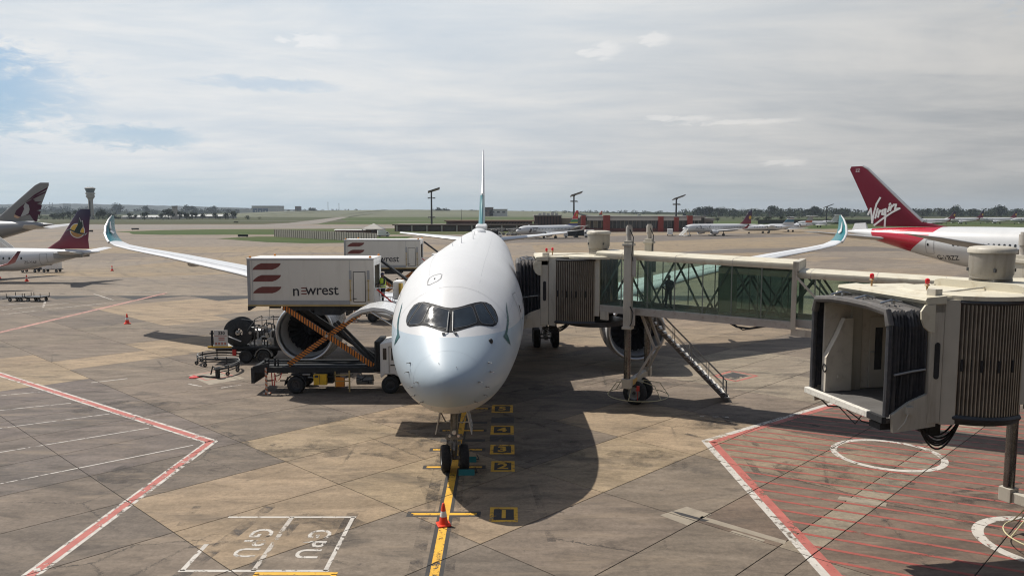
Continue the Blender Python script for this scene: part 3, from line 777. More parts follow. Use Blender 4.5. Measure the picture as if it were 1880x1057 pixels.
def jet(name, label, loc, rz, D, fus_m, fin_m, wing_m, group=None, cat='airliner', eng_m=None, win=None, near=False, rear_engines=False, ttail=False, winglet_m=None, cone=None):
    root = thing(name, label, cat, loc, rz, group); L, hw, zb, zt = D['L'], D['hw'], D['zb'], D['zt']; zc = (zb + zt) / 2; h = zt - zb; nl, tl = D['nose'], D['tail']
    nz = zb + h * .38; S = [(0, nz, nz, nz, 0)]
    for q, a, b_, c in ((.01, .10, .10, .11), (.05, .22, .24, .26), (.15, .40, .46, .48), (.3, .60, .68, .70), (.5, .83, .85, .88), (.75, .96, .96, .97), (1, 1, 1, 1)):
        S.append((nl * q, nz + (zt - nz) * a, nz - (nz - zb) * b_, nz + (zc - nz) * q, hw * c))
    y0 = L - tl
    for q, a, b_, c in ((0, 1, 0, 1), (.2, .995, .09, .95), (.4, .98, .26, .82), (.6, .96, .46, .62), (.8, .92, .66, .38), (.95, .87, .79, .16), (1, .84, .82, .05)): S.append((y0 + tl * q, zb + h * a, zb + h * b_, zb + h * (a + b_) / 2 if q > 0 else zc, hw * c))
    fu = Fus(S); f = fus_mesh(fu, 36 if near else 20, 1.0 if near else 2.5).build('fuselage', fus_m, root, smooth=True, angle=180)
    for sg in (-1, 1):
        w = [(sg * s[0], s[1], s[2], s[3], s[4], sg * s[5]) for s in D['wing']]; o = aerofoil(MB(), w).build('wing', wing_m, root, smooth=True, angle=60)
        if 'winglet' in D: aerofoil(MB(), [(sg * s[0], s[1], s[2], s[3], s[4], sg * s[5]) for s in D['winglet']]).build('winglet', winglet_m or fin_m, o, smooth=True, angle=60)
        aerofoil(MB(), [(sg * s[0], s[1], s[2], s[3], s[4], sg * s[5]) for s in D['stab']]).build('tailplane', wing_m, root, smooth=True, angle=60)
        ex, ey, ez, er, el = D['eng']; turbofan(root, (sg * ex, ey, ez), er, el, eng_m or fus_m, 18, None, near)
        gear_leg(root, 'main_gear', D['main'][0], sg * D['main'][1], zb + .8, D['main'][2], .42 * D['main'][2] * 1.3, D['main'][3], (-.4 * D['main'][2] * 1.4, .4 * D['main'][2] * 1.4))
    gear_leg(root, 'nose_gear', D['ng'][0], 0, zb + .6, D['ng'][1], .3, (0,), (-.25, .25))
    aerofoil(MB(), D['fin']).build('fin', fin_m, root, smooth=True, angle=60)
    if win:
        P = []
        for k in range(win['n']):
            y = win['y0'] + k * win['p']
            if k in win.get('skip', ()): continue
            P.append(rrect(y, win['z'], win['w'], win['h'], win['w'] * .42, 2))
        for sg in (-1, 1): decal('cabin_windows', P, side_proj(fu, sg, .012), m_cabin_glass, f, .6, 'stuff')
    ws = [(-.36 * hw, .0), (.36 * hw, 0)]
    zw = zb + h * .70
    decal('cockpit_window', [[(-.74 * hw * .8, zw - .09 * h), (-.1 * hw, zw - .12 * h), (0, zw - .12 * h), (0, zw + .02 * h), (-.5 * hw, zw + .02 * h)], [(.74 * hw * .8, zw - .09 * h), (.5 * hw, zw + .02 * h), (0.01, zw + .02 * h), (0.01, zw - .12 * h), (.1 * hw, zw - .12 * h)]], front_proj(fu, .02), m_cabin_glass, f, .4)
    return root, fu, f
# ------------------------------------------------------------------ the twin-jet at the stand
A_SECS = [(0, 4.3, 4.3, 4.3, 0), (.03, 4.5, 4.1, 4.3, .21), (.12, 4.68, 3.9, 4.3, .42), (.3, 4.88, 3.68, 4.3, .68), (.6, 5.12, 3.45, 4.32, .98), (1, 5.4, 3.23, 4.36, 1.26), (1.6, 5.78, 2.98, 4.46, 1.6), (2.2, 6.2, 2.8, 4.6, 1.88), (2.7, 6.58, 2.68, 4.72, 2.07), (3.3, 7.0, 2.57, 4.86, 2.23), (4, 7.38, 2.48, 5.0, 2.38), (5, 7.78, 2.4, 5.15, 2.53), (6.5, 8.13, 2.34, 5.28, 2.71), (8, 8.33, 2.32, 5.34, 2.83), (10, 8.43, 2.3, 5.35, 2.93), (12, 8.45, 2.3, 5.35, 2.98), (44, 8.45, 2.3, 5.35, 2.98), (48, 8.42, 2.6, 5.5, 2.9), (52, 8.38, 3.35, 5.85, 2.62), (56, 8.3, 4.4, 6.35, 2.15), (60, 8.15, 5.6, 6.9, 1.52), (64, 8.0, 6.75, 7.4, .8), (66.4, 7.85, 7.45, 7.65, .3), (66.8, 7.7, 7.6, 7.65, .05)]
afu = Fus(A_SECS)
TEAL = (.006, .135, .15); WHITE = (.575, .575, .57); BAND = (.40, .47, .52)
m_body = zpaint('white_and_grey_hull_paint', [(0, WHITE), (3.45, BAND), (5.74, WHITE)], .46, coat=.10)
m_teal = mat('teal_paint', TEAL, .3, var=.08, coat=.3)
m_brush = mat('dark_teal_stroke', (.004, .075, .08), .3, var=.08)
m_tailp = zpaint('teal_tail_paint', [(0, WHITE), (8.6, TEAL), (11.9, (.40, .44, .46))], .3)
m_screen = mat('cockpit_glass', (.02, .027, .034), .05, var=.5, scale=1.5, spec=.45)
m_frame = mat('pane_seal', (.10, .10, .10), .5)
m_mask = mat('cockpit_surround', (.016, .017, .019), .55, var=.15, spec=.2)
m_white = mat('gloss_white_paint', WHITE, .28, var=.03, coat=.3)

def _wobble(m):
    t = NT(m.node_tree); b = t.N['Principled BSDF']; bp = t.new('ShaderNodeBump'); bp.inputs['Strength'].default_value = .12; bp.inputs['Distance'].default_value = .02
    t.put(bp.inputs['Height'], t.noise(t.new('ShaderNodeTexCoord').outputs['Object'], 1.6, 3)); t.put(b.inputs['Normal'], bp.outputs[0])
_wobble(m_body)
plane = thing('airliner', 'large white twin jet with teal tail parked nose-on at the jet bridge', 'airliner', (-2.2, 26.05, 0), R(.93))
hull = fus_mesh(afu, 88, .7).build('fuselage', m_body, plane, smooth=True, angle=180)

FP = front_proj(afu, .010); FP2 = front_proj(afu, .022); FP3 = front_proj(afu, .028)
MASK = [(0, 6.64), (.2, 6.655), (.38, 6.69), (.62, 6.745), (.85, 6.785), (1.06, 6.80), (1.27, 6.765), (1.46, 6.66), (1.62, 6.46), (1.71, 6.25), (1.72, 6.10), (1.66, 5.99), (1.54, 5.955), (1.33, 6.0), (1.08, 6.05), (.9, 6.05), (.59, 5.99), (.29, 5.92), (.1, 5.885), (0, 5.88)]
mask_poly = MASK + [(-x, z) for x, z in MASK[-2:0:-1]]
surround = decal('cockpit_surround', [mask_poly], FP, m_mask, hull, .12)
PANES = [[(.06, 6.555), (.34, 6.62), (.60, 6.665), (.71, 6.675), (.79, 6.58), (.95, 6.19), (.93, 6.14), (.63, 6.06), (.15, 6.0), (.06, 6.06)],
         [(.83, 6.68), (.92, 6.72), (1.13, 6.735), (1.39, 6.36), (1.57, 6.08), (1.52, 6.03), (1.43, 6.03), (1.14, 6.09), (1.04, 6.2)],
         [(1.19, 6.74), (1.37, 6.67), (1.53, 6.49), (1.66, 6.22), (1.68, 6.1), (1.63, 6.05), (1.44, 6.36)]]
for P in PANES:
    for sg in (-1, 1):
        Q = [(sg * x, z) for x, z in P]; o = decal('windscreen_pane', [Q], FP2, m_screen, hull, .1)
        decal('pane_frame', loop_strip(Q, .010), FP3, m_frame, hull, .1, 'stuff')
wip = MB()
for sg in (-1, 1):
    a = FP2(sg * .10, 5.93); b = FP2(sg * .075, 6.5); c = FP2(sg * .22, 5.845)
    wip = MB(); wip.tube([Vector(c) + Vector((0, -.05, 0)), Vector(a) + Vector((0, -.07, 0)), Vector(b) + Vector((0, -.04, .02))], .018, 6); wip.box(Vector(c) + Vector((0, -.02, 0)), (.09, .09, .07)); wip.build('wiper', grey_metal, hull)
# side strokes, hatch, doors, seams
STR = [(4.85, 6.63), (4.4, 6.36), (3.98, 6.03), (3.5, 5.76), (3.22, 5.60), (3.24, 5.16), (2.98, 5.36), (2.84, 5.56), (3.1, 5.66), (3.5, 5.87), (3.95, 6.15), (4.4, 6.45)]
for sg in (-1, 1): decal('teal_brush_stroke', [STR], side_proj(afu, sg, .012), m_brush, hull, .15)
def top_proj(eps):
    def f(x, y):
        zt, zb, zc, hw = afu.sec(y); return (x * (1 + eps / 3), y, zc + (zt - zc) * math.sqrt(max(1 - (x / hw) ** 2, 0)) + eps)
    return f
hatch = [(-1.05, 4.7), (-1.0, 4.98), (-.85, 5.08), (-.58, 5.06), (-.5, 4.93), (-.52, 4.58), (-.64, 4.44), (-.9, 4.36), (-1.02, 4.42)]
decal('roof_hatch_outline', loop_strip(hatch, .035), top_proj(.012), m_seam, hull, .1)
decal('roof_hatch_latch', [[(-.80, 4.66), (-.76, 4.66), (-.74, 4.78), (-.78, 4.78)]], top_proj(.014), m_mask, hull, .1)
for y, z, w, h_ in ((6.9, 5.75, 1.1, 2.0), (19.0, 5.7, 1.15, 2.05), (37.5, 5.7, 1.1, 2.0), (50.4, 5.9, 1.05, 1.9)):
    for sg in (-1, 1):
        dr = decal('cabin_door', [rrect(y, z, w, h_, .15)], side_proj(afu, sg, .006), m_white if z > 9 else m_body, hull, .25)
        decal('door_outline', loop_strip(rrect(y, z, w, h_, .15), .03), side_proj(afu, sg, .014), m_seam, hull, .3)
        decal('door_window', [rrect(y, z + .35, .24, .34, .1)], side_proj(afu, sg, .016), m_cabin_glass, hull, .3)
        decal('door_handle', [rrect(y + .3, z - .1, .14, .08, .02)], side_proj(afu, sg, .016), m_mask, hull, .3)
wy = [9.6 + .63 * k for k in range(14)] + [20.4 + .63 * k for k in range(26)] + [38.8 + .63 * k for k in range(17)]
for sg in (-1, 1):
    PJ = side_proj(afu, sg, .012)
    for i, yy in enumerate(wy):
        if yy > 20 and i % 3 == 2 and yy > 45: continue
        decal('cabin_window', [rrect(yy, 5.98, .25, .38, .11, 2)], PJ, m_cabin_glass, hull, .5)
    for yy in (1.05, 6.0, 8.7): pass
# the rings of faint skin joints round the nose
for yy in (.95, 3.9, 8.1, 13.2):
    ring = []
    for j in range(88):
        t = 2 * math.pi * j / 88; zt, zb, zc, hw = afu.sec(yy); s = math.cos(t); rr = (zt - zc) if s > 0 else (zc - zb); ring.append((math.sin(t) * (hw + .003), yy, zc + s * (rr + .003)))
    b = MB(); n = len(ring); r2 = [(p[0], p[1] + .014, p[2]) for p in ring]; b.loft([ring, r2], False); b.build('skin_joint', mat('skin_joint', (.42, .43, .43), .6), hull, recalc=False)
for deg in (-62, -24, 24, 62, 100, -100):
    pts = []
    for k in range(60):
        yy = 3.9 + k * .75; zt, zb, zc, hw = afu.sec(yy); s = math.cos(R(deg)); rr = (zt - zc) if s > 0 else (zc - zb); pts.append((math.sin(R(deg)) * (hw + .003), yy, zc + s * (rr + .003), 0))
    b = MB(); n = len(pts); q = [(p[0] * 1.0 + math.cos(R(deg)) * .012, p[1], p[2] - math.sin(R(deg)) * .012) for p in pts]; b.add([p[:3] for p in pts] + q, [(i, i + 1, n + i + 1, n + i) for i in range(n - 1)]); b.build('skin_joint', MATS['skin_joint'], hull, recalc=False)
# aerials, probes and lights
def blade(x, y, h_, L_, nm='blade_aerial', m=None):
    zt, zb, zc, hw = afu.sec(y); z = zc + (zt - zc) * math.sqrt(1 - (x / hw) ** 2) - .03
    b = MB(); b.loft([[(x - .03, y, z), (x, y - L_ * .1, z), (x + .03, y, z), (x, y + L_, z)], [(x - .015, y + L_ * .55, z + h_), (x, y + L_ * .5, z + h_), (x + .015, y + L_ * .55, z + h_), (x, y + L_ * .98, z + h_)]]); b.build(nm, m or m_white, hull)
blade(-.35, 18, .38, .5); blade(-.75, 16.2, .18, .5); blade(-.25, 14.2, .08, .22); blade(-.5, 12.0, .10, .2); blade(.1, 24, .38, .5); blade(-.05, 32, .3, .5)
b = MB(); b.ico((.0, 42, 8.42), 1.0, (.62, 2.1, .34), 20, 8); b.build('satellite_dome', m_white, hull, smooth=True)
b = MB(); b.loft([[(-.5, 51.5, 8.2), (.5, 51.5, 8.2), (.55, 54, 8.2), (-.55, 54, 8.2)], [(-.56, 51.3, 8.7), (.56, 51.3, 8.7), (.56, 54, 8.7), (-.56, 54, 8.7)], [(-.5, 51.6, 8.92), (.5, 51.6, 8.92), (.5, 54.5, 8.95), (-.5, 54.5, 8.95)]]); b.build('fin_root_fairing', m_white, hull, bevel=.12)
for sg in (-1, 1):
    for x, z, nm in ((1.38, 4.86, 'pitot_probe'), (1.44, 4.55, 'pitot_probe'), (1.30, 4.05, 'pitot_probe'), (1.22, 3.72, 'angle_vane'), (1.05, 4.32, 'drain_mast'), (.9, 3.55, 'drain_mast')):
        p = FP2(sg * x, z)
        if p is None: continue
        p = Vector(p); b = MB(); b.tube([p, p + Vector((sg * .08, -.02, 0)), p + Vector((sg * .11, -.13, 0))], .014, 6); b.box(p, (.04, .07, .04)); b.build(nm, grey_metal, hull)
    p = FP2(sg * 1.45, 5.5)
    if sg > 0:
        q = Vector(p); b = MB(); b.ico(q, .085, (1, .5, 1.3), 10, 6); b.build('ice_detector', dark_metal, hull, smooth=True)
for x, z in ((-.62, 3.35), (.62, 3.35), (-.2, 3.2), (.35, 3.15), (.3, 4.9), (-.3, 5.0)):
    p = FP2(x, z)
    if p: b = MB(); b.ico(p, .016, (1, 1, 1), 6, 4); b.build('fastener', grey_metal, hull)
# lightning strips that run up the nose cone
for a0 in (-70, -35, 35, 70): pass

# wings
AW = [(2.2, 20.3, 3.35, 13.8, .13, 0), (3.6, 21.3, 3.55, 12.4, .125, 2), (10.4, 25.9, 4.6, 8.4, .115, 4), (17, 30.5, 5.72, 5.7, .11, 4), (24, 35.3, 6.62, 4.1, .105, 4), (28.6, 38.5, 7.12, 3.1, .1, 6)]
AT = [(28.6, 38.5, 7.12, 3.1, .1, 6), (30.2, 39.7, 7.35, 2.65, .1, 16), (31.0, 40.4, 7.6, 2.4, .1, 30)]
AV = [(31.0, 40.4, 7.6, 2.4, .1, 30), (31.4, 40.9, 7.85, 2.25, .1, 44), (31.85, 41.5, 8.3, 2.0, .1, 58), (32.15, 42.3, 8.9, 1.6, .1, 70), (32.3, 43.2, 9.5, 1.05, .1, 76), (32.35, 43.9, 9.85, .35, .1, 78)]
for sg in (-1, 1):
    mir = lambda S: [(sg * s[0], s[1], s[2], s[3], s[4], sg * s[5]) for s in S]
    w = aerofoil(MB(), mir(AW)).build('wing', m_wing, plane, smooth=True, angle=60)
    aerofoil(MB(), mir(AT)).build('wing_tip', m_wing, w, smooth=True, angle=60)
    wl = AV
    aerofoil(MB(), mir(wl)).build('winglet', m_teal, w, smooth=True, angle=60)
    # white leading edge of the winglet
    le = [(sg * s[0], s[1] - .02, s[2]) for s in [(s[0], s[1], s[2]) for s in AV]]
    MB().tube(le, [.11, .11, .10, .10, .085, .065, .03][-len(le):], 8).build('winglet_leading_edge', m_white, w, smooth=True)
    # white bird-like stroke on the inner face of the winglet
    st = [(31.80 - .07, 42.2, 8.45), (31.92 - .07, 42.7, 8.62), (32.16 - .09, 42.95, 9.3), (31.98 - .08, 42.55, 8.75), (31.72 - .08, 42.75, 8.35), (31.62 - .06, 42.3, 8.25)]
    b = MB(); b.prism([(sg * (x - .03), y, z + .03) for x, y, z in st], (sg * .05, 0, -.02)); b.build('winglet_emblem', m_white, w, recalc=True)
    # slat gaps, flap fairings, wing root light
    sl_ = MB()
    for s0, s1 in zip(AW[1:-1], AW[2:]):
        a = Vector((sg * s0[0], s0[1] + s0[3] * .13, s0[2] + s0[3] * .053)); c = Vector((sg * s1[0], s1[1] + s1[3] * .13, s1[2] + s1[3] * .05)); sl_.bar(a, c, .03, .01)
    sl_.build('slat_joint', m_seam, w)
    for s in (6.5, 12.5, 17.5, 22.5):
        t = (s - 2.2) / 26.4; y = 20.3 + (s - 2.2) * .69; c = 12.5 - 9.4 * min(t * 1.25, .95); z = 3.4 + (s - 2.2) * .146
        b = MB(); b.ico((sg * s, y + c * .85, z - .28), 1, (.24, 2.0, .3), 10, 8); b.build('flap_fairing', m_wing, w, smooth=True)
    # pylon and engine
    py = MB(); py.loft([[(sg * 10.5 + dx, 24.2 + k, 3.9 - .1 * abs(dx)) for dx, k in ((-.05, 0), (.05, 0), (.22, 3.5), (-.22, 3.5))], [(sg * 10.5 + dx, 25.4 + k, 4.75) for dx, k in ((-.04, 0), (.04, 0), (.2, 3.5), (-.2, 3.5))]])
    turbofan(plane, (sg * 10.5, 23.1, 2.58), 1.9, 5.6, m_white, 22, py)
    aerofoil(MB(), mir([(.5, 57.6, 6.95, 6.6, .1, 4), (9.6, 64.0, 7.75, 2.3, .09, 5)])).build('tailplane', m_wing, plane, smooth=True, angle=60)
    # main gear: a four-wheel bogie on each leg
    g = MB(); x = sg * 5.3; y = 33.3
    g.cyl((x, y, 4.0), (x, y, 1.6), .27, 14); g.cyl((x, y, 1.7), (x, y, .75), .19, 12); g.bar((x, y - 1.05, .72), (x, y + 1.05, .72), .26, .3); g.bar((x, y, 1.5), (sg * 3.2, y + .2, 3.3), .18); g.bar((x, y + .25, 1.9), (x, y + .55, 1.2), .12); g.bar((x, y + .55, 1.25), (x, y + .2, .85), .12); g.bar((x - .75, y - .85, .72), (x + .75, y - .85, .72), .14); g.bar((x - .75, y + .85, .72), (x + .75, y + .85, .72), .14)
    for k in (-.2, .2): g.tube([(x + k, y - .25, 3.2), (x + k, y - .32, 1.9), (x + k * 1.6, y - .5, .9)], .035, 6)
    go = g.build('main_gear', m_gear, plane)
    for dy in (-.87, .87):
        for dx in (-.7, .7): wheel(go, (x + dx, y + dy, .7), .7, .53)
    b = MB(); b.loft([[(x + sg * .45, y - 1.2, 1.6), (x + sg * .5, y - 1.2, 1.6), (x + sg * .5, y + 1.2, 1.6), (x + sg * .45, y + 1.2, 1.6)], [(x + sg * .2, y - 1.3, 3.8), (x + sg * .26, y - 1.3, 3.8), (x + sg * .26, y + 1.3, 3.8), (x + sg * .2, y + 1.3, 3.8)]]); b.build('gear_door', m_white, go)
b = MB(); b.ico((0, 29, 2.85), 1, (2.9, 8.5, 1.05), 28, 10); b.build('belly_fairing', m_body, plane, smooth=True)
AF = [(0, 51.6, 8.2, 11.2, .085, 90), (0, 53.4, 8.85, 9.2, .085, 90), (0, 57.2, 12.2, 6.6, .085, 90), (0, 62.1, 16.75, 3.0, .085, 90), (0, 62.75, 17.05, 2.2, .07, 90)]
fin = aerofoil(MB(), AF).build('fin', m_tailp, plane, smooth=True, angle=60)
MB().tube([(0, s[1] - .015, s[2]) for s in [(0, 56.9, 12.0)] + [q[:3] for q in AF[3:]]], [.07, .05, .02], 10).build('fin_leading_edge', m_lip, fin, smooth=True)
# nose gear, its wheels turned a little
y = 4.15; g = MB()
g.cyl((0, y, 2.7), (0, y, 1.35), .155, 16); g.cyl((0, y, 1.4), (0, y, .5), .10, 14); g.cyl((-.32, y, .52), (.32, y, .52), .085, 12); g.bar((0, y - .1, 1.3), (0, y - .42, .95), .10, .05); g.bar((0, y - .42, .97), (0, y - .1, .62), .10, .05)
g.bar((0, y, 1.55), (0, y + 1.4, 2.5), .12); g.tube([(-.12, y - .14, 2.5), (-.14, y - .18, 1.5), (-.1, y - .2, .8)], .022, 6); g.tube([(.12, y - .14, 2.5), (.15, y - .16, 1.4), (.1, y - .2, .7)], .022, 6)
g.box((0, y - .05, 1.38), (.62, .3, .16)); g.box((0, y - .02, 1.12), (.5, .26, .08)); g.cyl((-.36, y - .05, 1.38), (.36, y - .05, 1.38), .06, 10); g.bar((-.3, y, 1.9), (-.52, y - .05, 2.35), .05); g.bar((.3, y, 1.9), (.52, y - .05, 2.35), .05)
ng = g.build('nose_gear', m_gear, plane, smooth=True, angle=30)
for x, z in ((0, 1.62), (-.17, 1.48), (.17, 1.48)): b = MB(); b.cyl((x, y - .3, z), (x, y - .16, z), .085 if x == 0 else .05, 14); b.build('landing_light', mat('lamp_glass', (.8, .8, .75), .05, 0, var=.05, spec=.9), ng)
for sg in (-1, 1): wheel(ng, (sg * .36, y + sg * .05, .53), .53, .36, Matrix.Rotation(R(8), 4, 'Z') @ Matrix.Rotation(R(90), 4, 'Y'))
for sg in (-1, 1):
    b = MB(); pr_ = [(sg * .50, y - .75, 2.55), (sg * .50, y + .7, 2.45), (sg * .66, y + .6, 1.72), (sg * .68, y - .55, 1.62)]; b.prism(pr_, (sg * .04, 0, 0)); b.bar((sg * .15, y, 1.95), (sg * .6, y - .1, 2.0), .04); b.build('nose_gear_door', m_white, ng)
# forward hold door swung up; the hold's darkness is a black patch laid on the hull
b = MB(); AR = [(-2.86, 5.2), (-3.15, 5.48), (-3.6, 5.66), (-4.15, 5.72), (-4.7, 5.62), (-5.15, 5.4), (-5.5, 5.12)]
ringA = [(x, 10.55, z) for x, z in AR] + [(x, 10.55, z - .16) for x, z in reversed(AR)]; ringB = [(x, 13.1, z) for x, z in AR] + [(x, 13.1, z - .16) for x, z in reversed(AR)]
b.loft([ringA, ringB]); cd = b.build('cargo_door', m_white, plane, smooth=True, angle=35)
b = MB()
for yy in (10.9, 11.7, 12.5): b.loft([[(x, yy, z - .17) for x, z in AR[1:-1]] + [(x, yy, z - .26) for x, z in reversed(AR[1:-1])], [(x, yy + .08, z - .17) for x, z in AR[1:-1]] + [(x, yy + .08, z - .26) for x, z in reversed(AR[1:-1])]])
b.build('door_rib', grey_metal, cd); b = MB(); b.tube([(-2.9, 10.7, 4.6), (-4.3, 10.7, 5.5)], .04, 8).tube([(-2.9, 12.9, 4.6), (-4.3, 12.9, 5.5)], .04, 8); b.build('door_strut', chrome, cd)
decal('cargo_opening_shade', [rrect(11.8, 4.1, 2.6, 1.8, .12)], side_proj(afu, -1, .02), black, hull, .25)
# wheel chocks
for x, yv in ((-1.78, 30.75),):
    ck = thing('wheel_chock', 'teal wheel chock lying in front of the nose wheel of the white jet', 'chock', (x, 29.75, .006)); b = MB()
    b.prism([(-.3, -.14, 0), (-.3, .14, 0), (-.3, 0, .2)], (.62, 0, 0)); b.build('chock_block', mat('chock_teal', (.01, .16, .15), .6), ck); b = MB(); b.tube([(.3, 0, .1), (.42, .1, .04), (.38, .4, .03), (.3, .7, .06)], .02, 6); b.build('chock_rope', black, ck)
    ck2 = dup(ck, (x, 31.35, .006), label='teal wheel chock lying behind the nose wheel of the white jet')
# ------------------------------------------------------------------ the other aircraft
E190 = dict(L=36.24, hw=1.5, zb=1.6, zt=4.95, nose=5.2, tail=12.5,
            wing=[(1.2, 12.5, 1.9, 6.5, .13, 0), (5, 14.8, 2.3, 4.2, .12, 3), (13.2, 19.8, 3.2, 1.9, .1, 5)],
            winglet=[(13.2, 19.8, 3.2, 1.9, .1, 10), (13.9, 20.4, 3.5, 1.55, .1, 45), (14.5, 21.6, 5.0, .75, .09, 70)],
            stab=[(.4, 30.6, 4.0, 3.5, .1, 4), (6, 33.5, 4.75, 1.5, .1, 6)], eng=(4.6, 11.0, 1.6, .92, 3.0), main=(18.3, 2.97, .5, (0,)), ng=(3.6, .33),
            fin=[(0, 28.6, 4.85, 6.2, .06, 90), (0, 30.5, 6.1, 4.2, .1, 90), (0, 33.3, 10.25, 1.85, .1, 90), (0, 33.75, 10.52, 1.3, .08, 90)])
B787 = dict(L=62.8, hw=2.89, zb=2.2, zt=8.12, nose=9, tail=21,
            wing=[(2.2, 19.5, 3.2, 13, .13, 0), (10, 25, 4.3, 7.5, .115, 5), (24, 34.5, 6.5, 4, .1, 6), (28.5, 38, 7.4, 2.4, .1, 8), (30.1, 40.8, 7.8, .6, .08, 8)],
            stab=[(.8, 55.5, 6.2, 6, .1, 4), (9.9, 61.6, 7.2, 2.3, .09, 6)], eng=(9.8, 21.5, 2.6, 1.7, 5.2), main=(33, 4.9, .68, (-.75, .75)), ng=(5.8, .5),
            fin=[(0, 47.6, 8.02, 10.6, .03, 90), (0, 51.2, 8.7, 7.2, .07, 90), (0, 55.25, 12.5, 4.95, .09, 90), (0, 59.4, 16.5, 2.8, .09, 90), (0, 60.2, 16.95, 1.8, .07, 90)])
RED = (.43, .008, .018); CRIM = (.25, .008, .03); NAVY = (.014, .014, .055)


def text_on_side(fu, side, txt, size, yc, zc, m, parent, name='registration_lettering', eps=.02, sx=1.0, **kw):
    me = text_mesh(txt, size, m, name, 0, **kw); P = side_proj(fu, side, eps)
    for v in me.vertices: v.co = P(yc + side * v.co.x * sx, zc + v.co.y)
    o = bpy.data.objects.new(name, me); COL.objects.link(o); o.parent = parent; return o

m_black_text = mat('black_lettering', (.02, .02, .025), .5)
m_white_fus = zpaint('white_hull_paint', [(0, (.5, .5, .5)), (2.2, (.57, .57, .565))], .28)
m_e_fin = zpaint('crimson_to_navy_paint', [(4.8, (.20, .007, .022)), (6.2, (.15, .007, .03)), (8.0, (.07, .008, .045)), (9.4, (.025, .01, .05)), (10.6, NAVY)], .45, interp='LINEAR')
m_e_wl = zpaint('crimson_to_navy_winglet', [(3.1, (.33, .01, .03)), (4.2, (.2, .01, .035)), (5.1, NAVY)], .32, interp='LINEAR')

# --- regional jet on the left
a1, fu1, f1 = jet('regional_airliner', 'white regional jet at far left with bird roundel on crimson and navy fin', (-95.6, 113, 0), R(-90), E190, m_white_fus, m_e_fin, m_wing, 'crimson and navy finned regional jets', 'regional jet', win=dict(n=24, y0=6.4, p=.84, z=3.55, w=.26, h=.36), near=True, winglet_m=m_e_wl)
fin1 = [c for c in a1.children if c.name.startswith('fin')][0]
PY = lambda px: 36.2 - (180 - px) / 12.7
PZ = lambda v: 10.2 - (v - 388) / 12.7
def zz(pts, ox, oy, sc): return [(PY(ox + x / sc), PZ(oy + y / sc)) for x, y in pts]
for side in (1, -1):
    C = (PY(142), PZ(423)); rr = 1.03; P1 = fin_proj(E190['fin'], side, .02); P2 = fin_proj(E190['fin'], side, .03); P3 = fin_proj(E190['fin'], side, .045); P4 = fin_proj(E190['fin'], side, .06)
    circ = lambda r, a0=0, a1=360, n=28: [(C[0] + r * math.cos(R(a0 + (a1 - a0) * k / n)), C[1] + r * math.sin(R(a0 + (a1 - a0) * k / n))) for k in range(n if a1 - a0 == 360 else n + 1)]
    decal('roundel_rim', [circ(1.06)], P1, m_white, fin1, .4)
    decal('roundel', [circ(.95)], P2, mat('roundel_gold', (.62, .38, .06), .45), fin1, .4); decal('roundel_lower', [circ(.95, 195, 345)], P3, mat('roundel_brown', (.33, .17, .05), .45), fin1, .4)
    bird = zz([(612, 520), (650, 503), (690, 520), (720, 470), (740, 405), (750, 440), (765, 430), (768, 480), (745, 515), (740, 535), (775, 548), (798, 535), (780, 555), (730, 548), (690, 535), (650, 515)], 0, 320, 5.033)
    decal('bird_edge', [[(C[0] + (p[0] - C[0]) * 1.08, C[1] + (p[1] - C[1]) * 1.08) for p in bird]], P3, m_white, fin1, .4)
    decal('bird', [bird], P4, mat('bird_dark_green', (.012, .03, .022), .5), fin1, .4)
for side in (1, -1):
    decal('service_door', loop_strip(rrect(28.7, 3.35, 1.0, 1.7, .15), .06), side_proj(fu1, side, .02), m_seam, f1, .5)
    text_on_side(fu1, side, 'ZS-YAF', .55, 26.9, 2.95, m_black_text, f1)
    b = MB(); b.bar((side * 1.2, 30.2, 3.9), (side * .9, 34.2, 4.1), .25, .9); b.build('tail_root_fairing', grey_metal, a1, bevel=.1)
# a second one whose wing tip reaches into view
a2 = dup(a1, (-79.2, 81, 0), R(0), 'white regional jet mostly hidden past the left edge, only a crimson winglet in view')

# --- grey long-haul jet behind it
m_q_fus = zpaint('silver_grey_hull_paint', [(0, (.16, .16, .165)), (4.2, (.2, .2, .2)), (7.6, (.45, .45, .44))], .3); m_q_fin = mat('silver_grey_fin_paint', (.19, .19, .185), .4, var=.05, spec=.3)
BQ = dict(B787); BQ['fin'] = [(0, 45.5, 7.9, 13.2, .04, 90), (0, 49.6, 8.9, 9.2, .08, 90), (0, 58.6, 16.3, 3.4, .09, 90), (0, 59.9, 16.95, 2.1, .07, 90)]
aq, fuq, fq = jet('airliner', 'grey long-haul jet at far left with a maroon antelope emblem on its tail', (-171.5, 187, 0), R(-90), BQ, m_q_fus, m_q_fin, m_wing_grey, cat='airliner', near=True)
finq = [c for c in aq.children if c.name.startswith('fin')][0]
QY = lambda x: 62 - (97 - x / 5.033) / 7.7
QZ = lambda y: 10.2 - (320 + y / 5.033 - 388) / 7.7
m_maroon = mat('maroon_emblem_paint', (.05, .007, .024), .5, spec=.2)
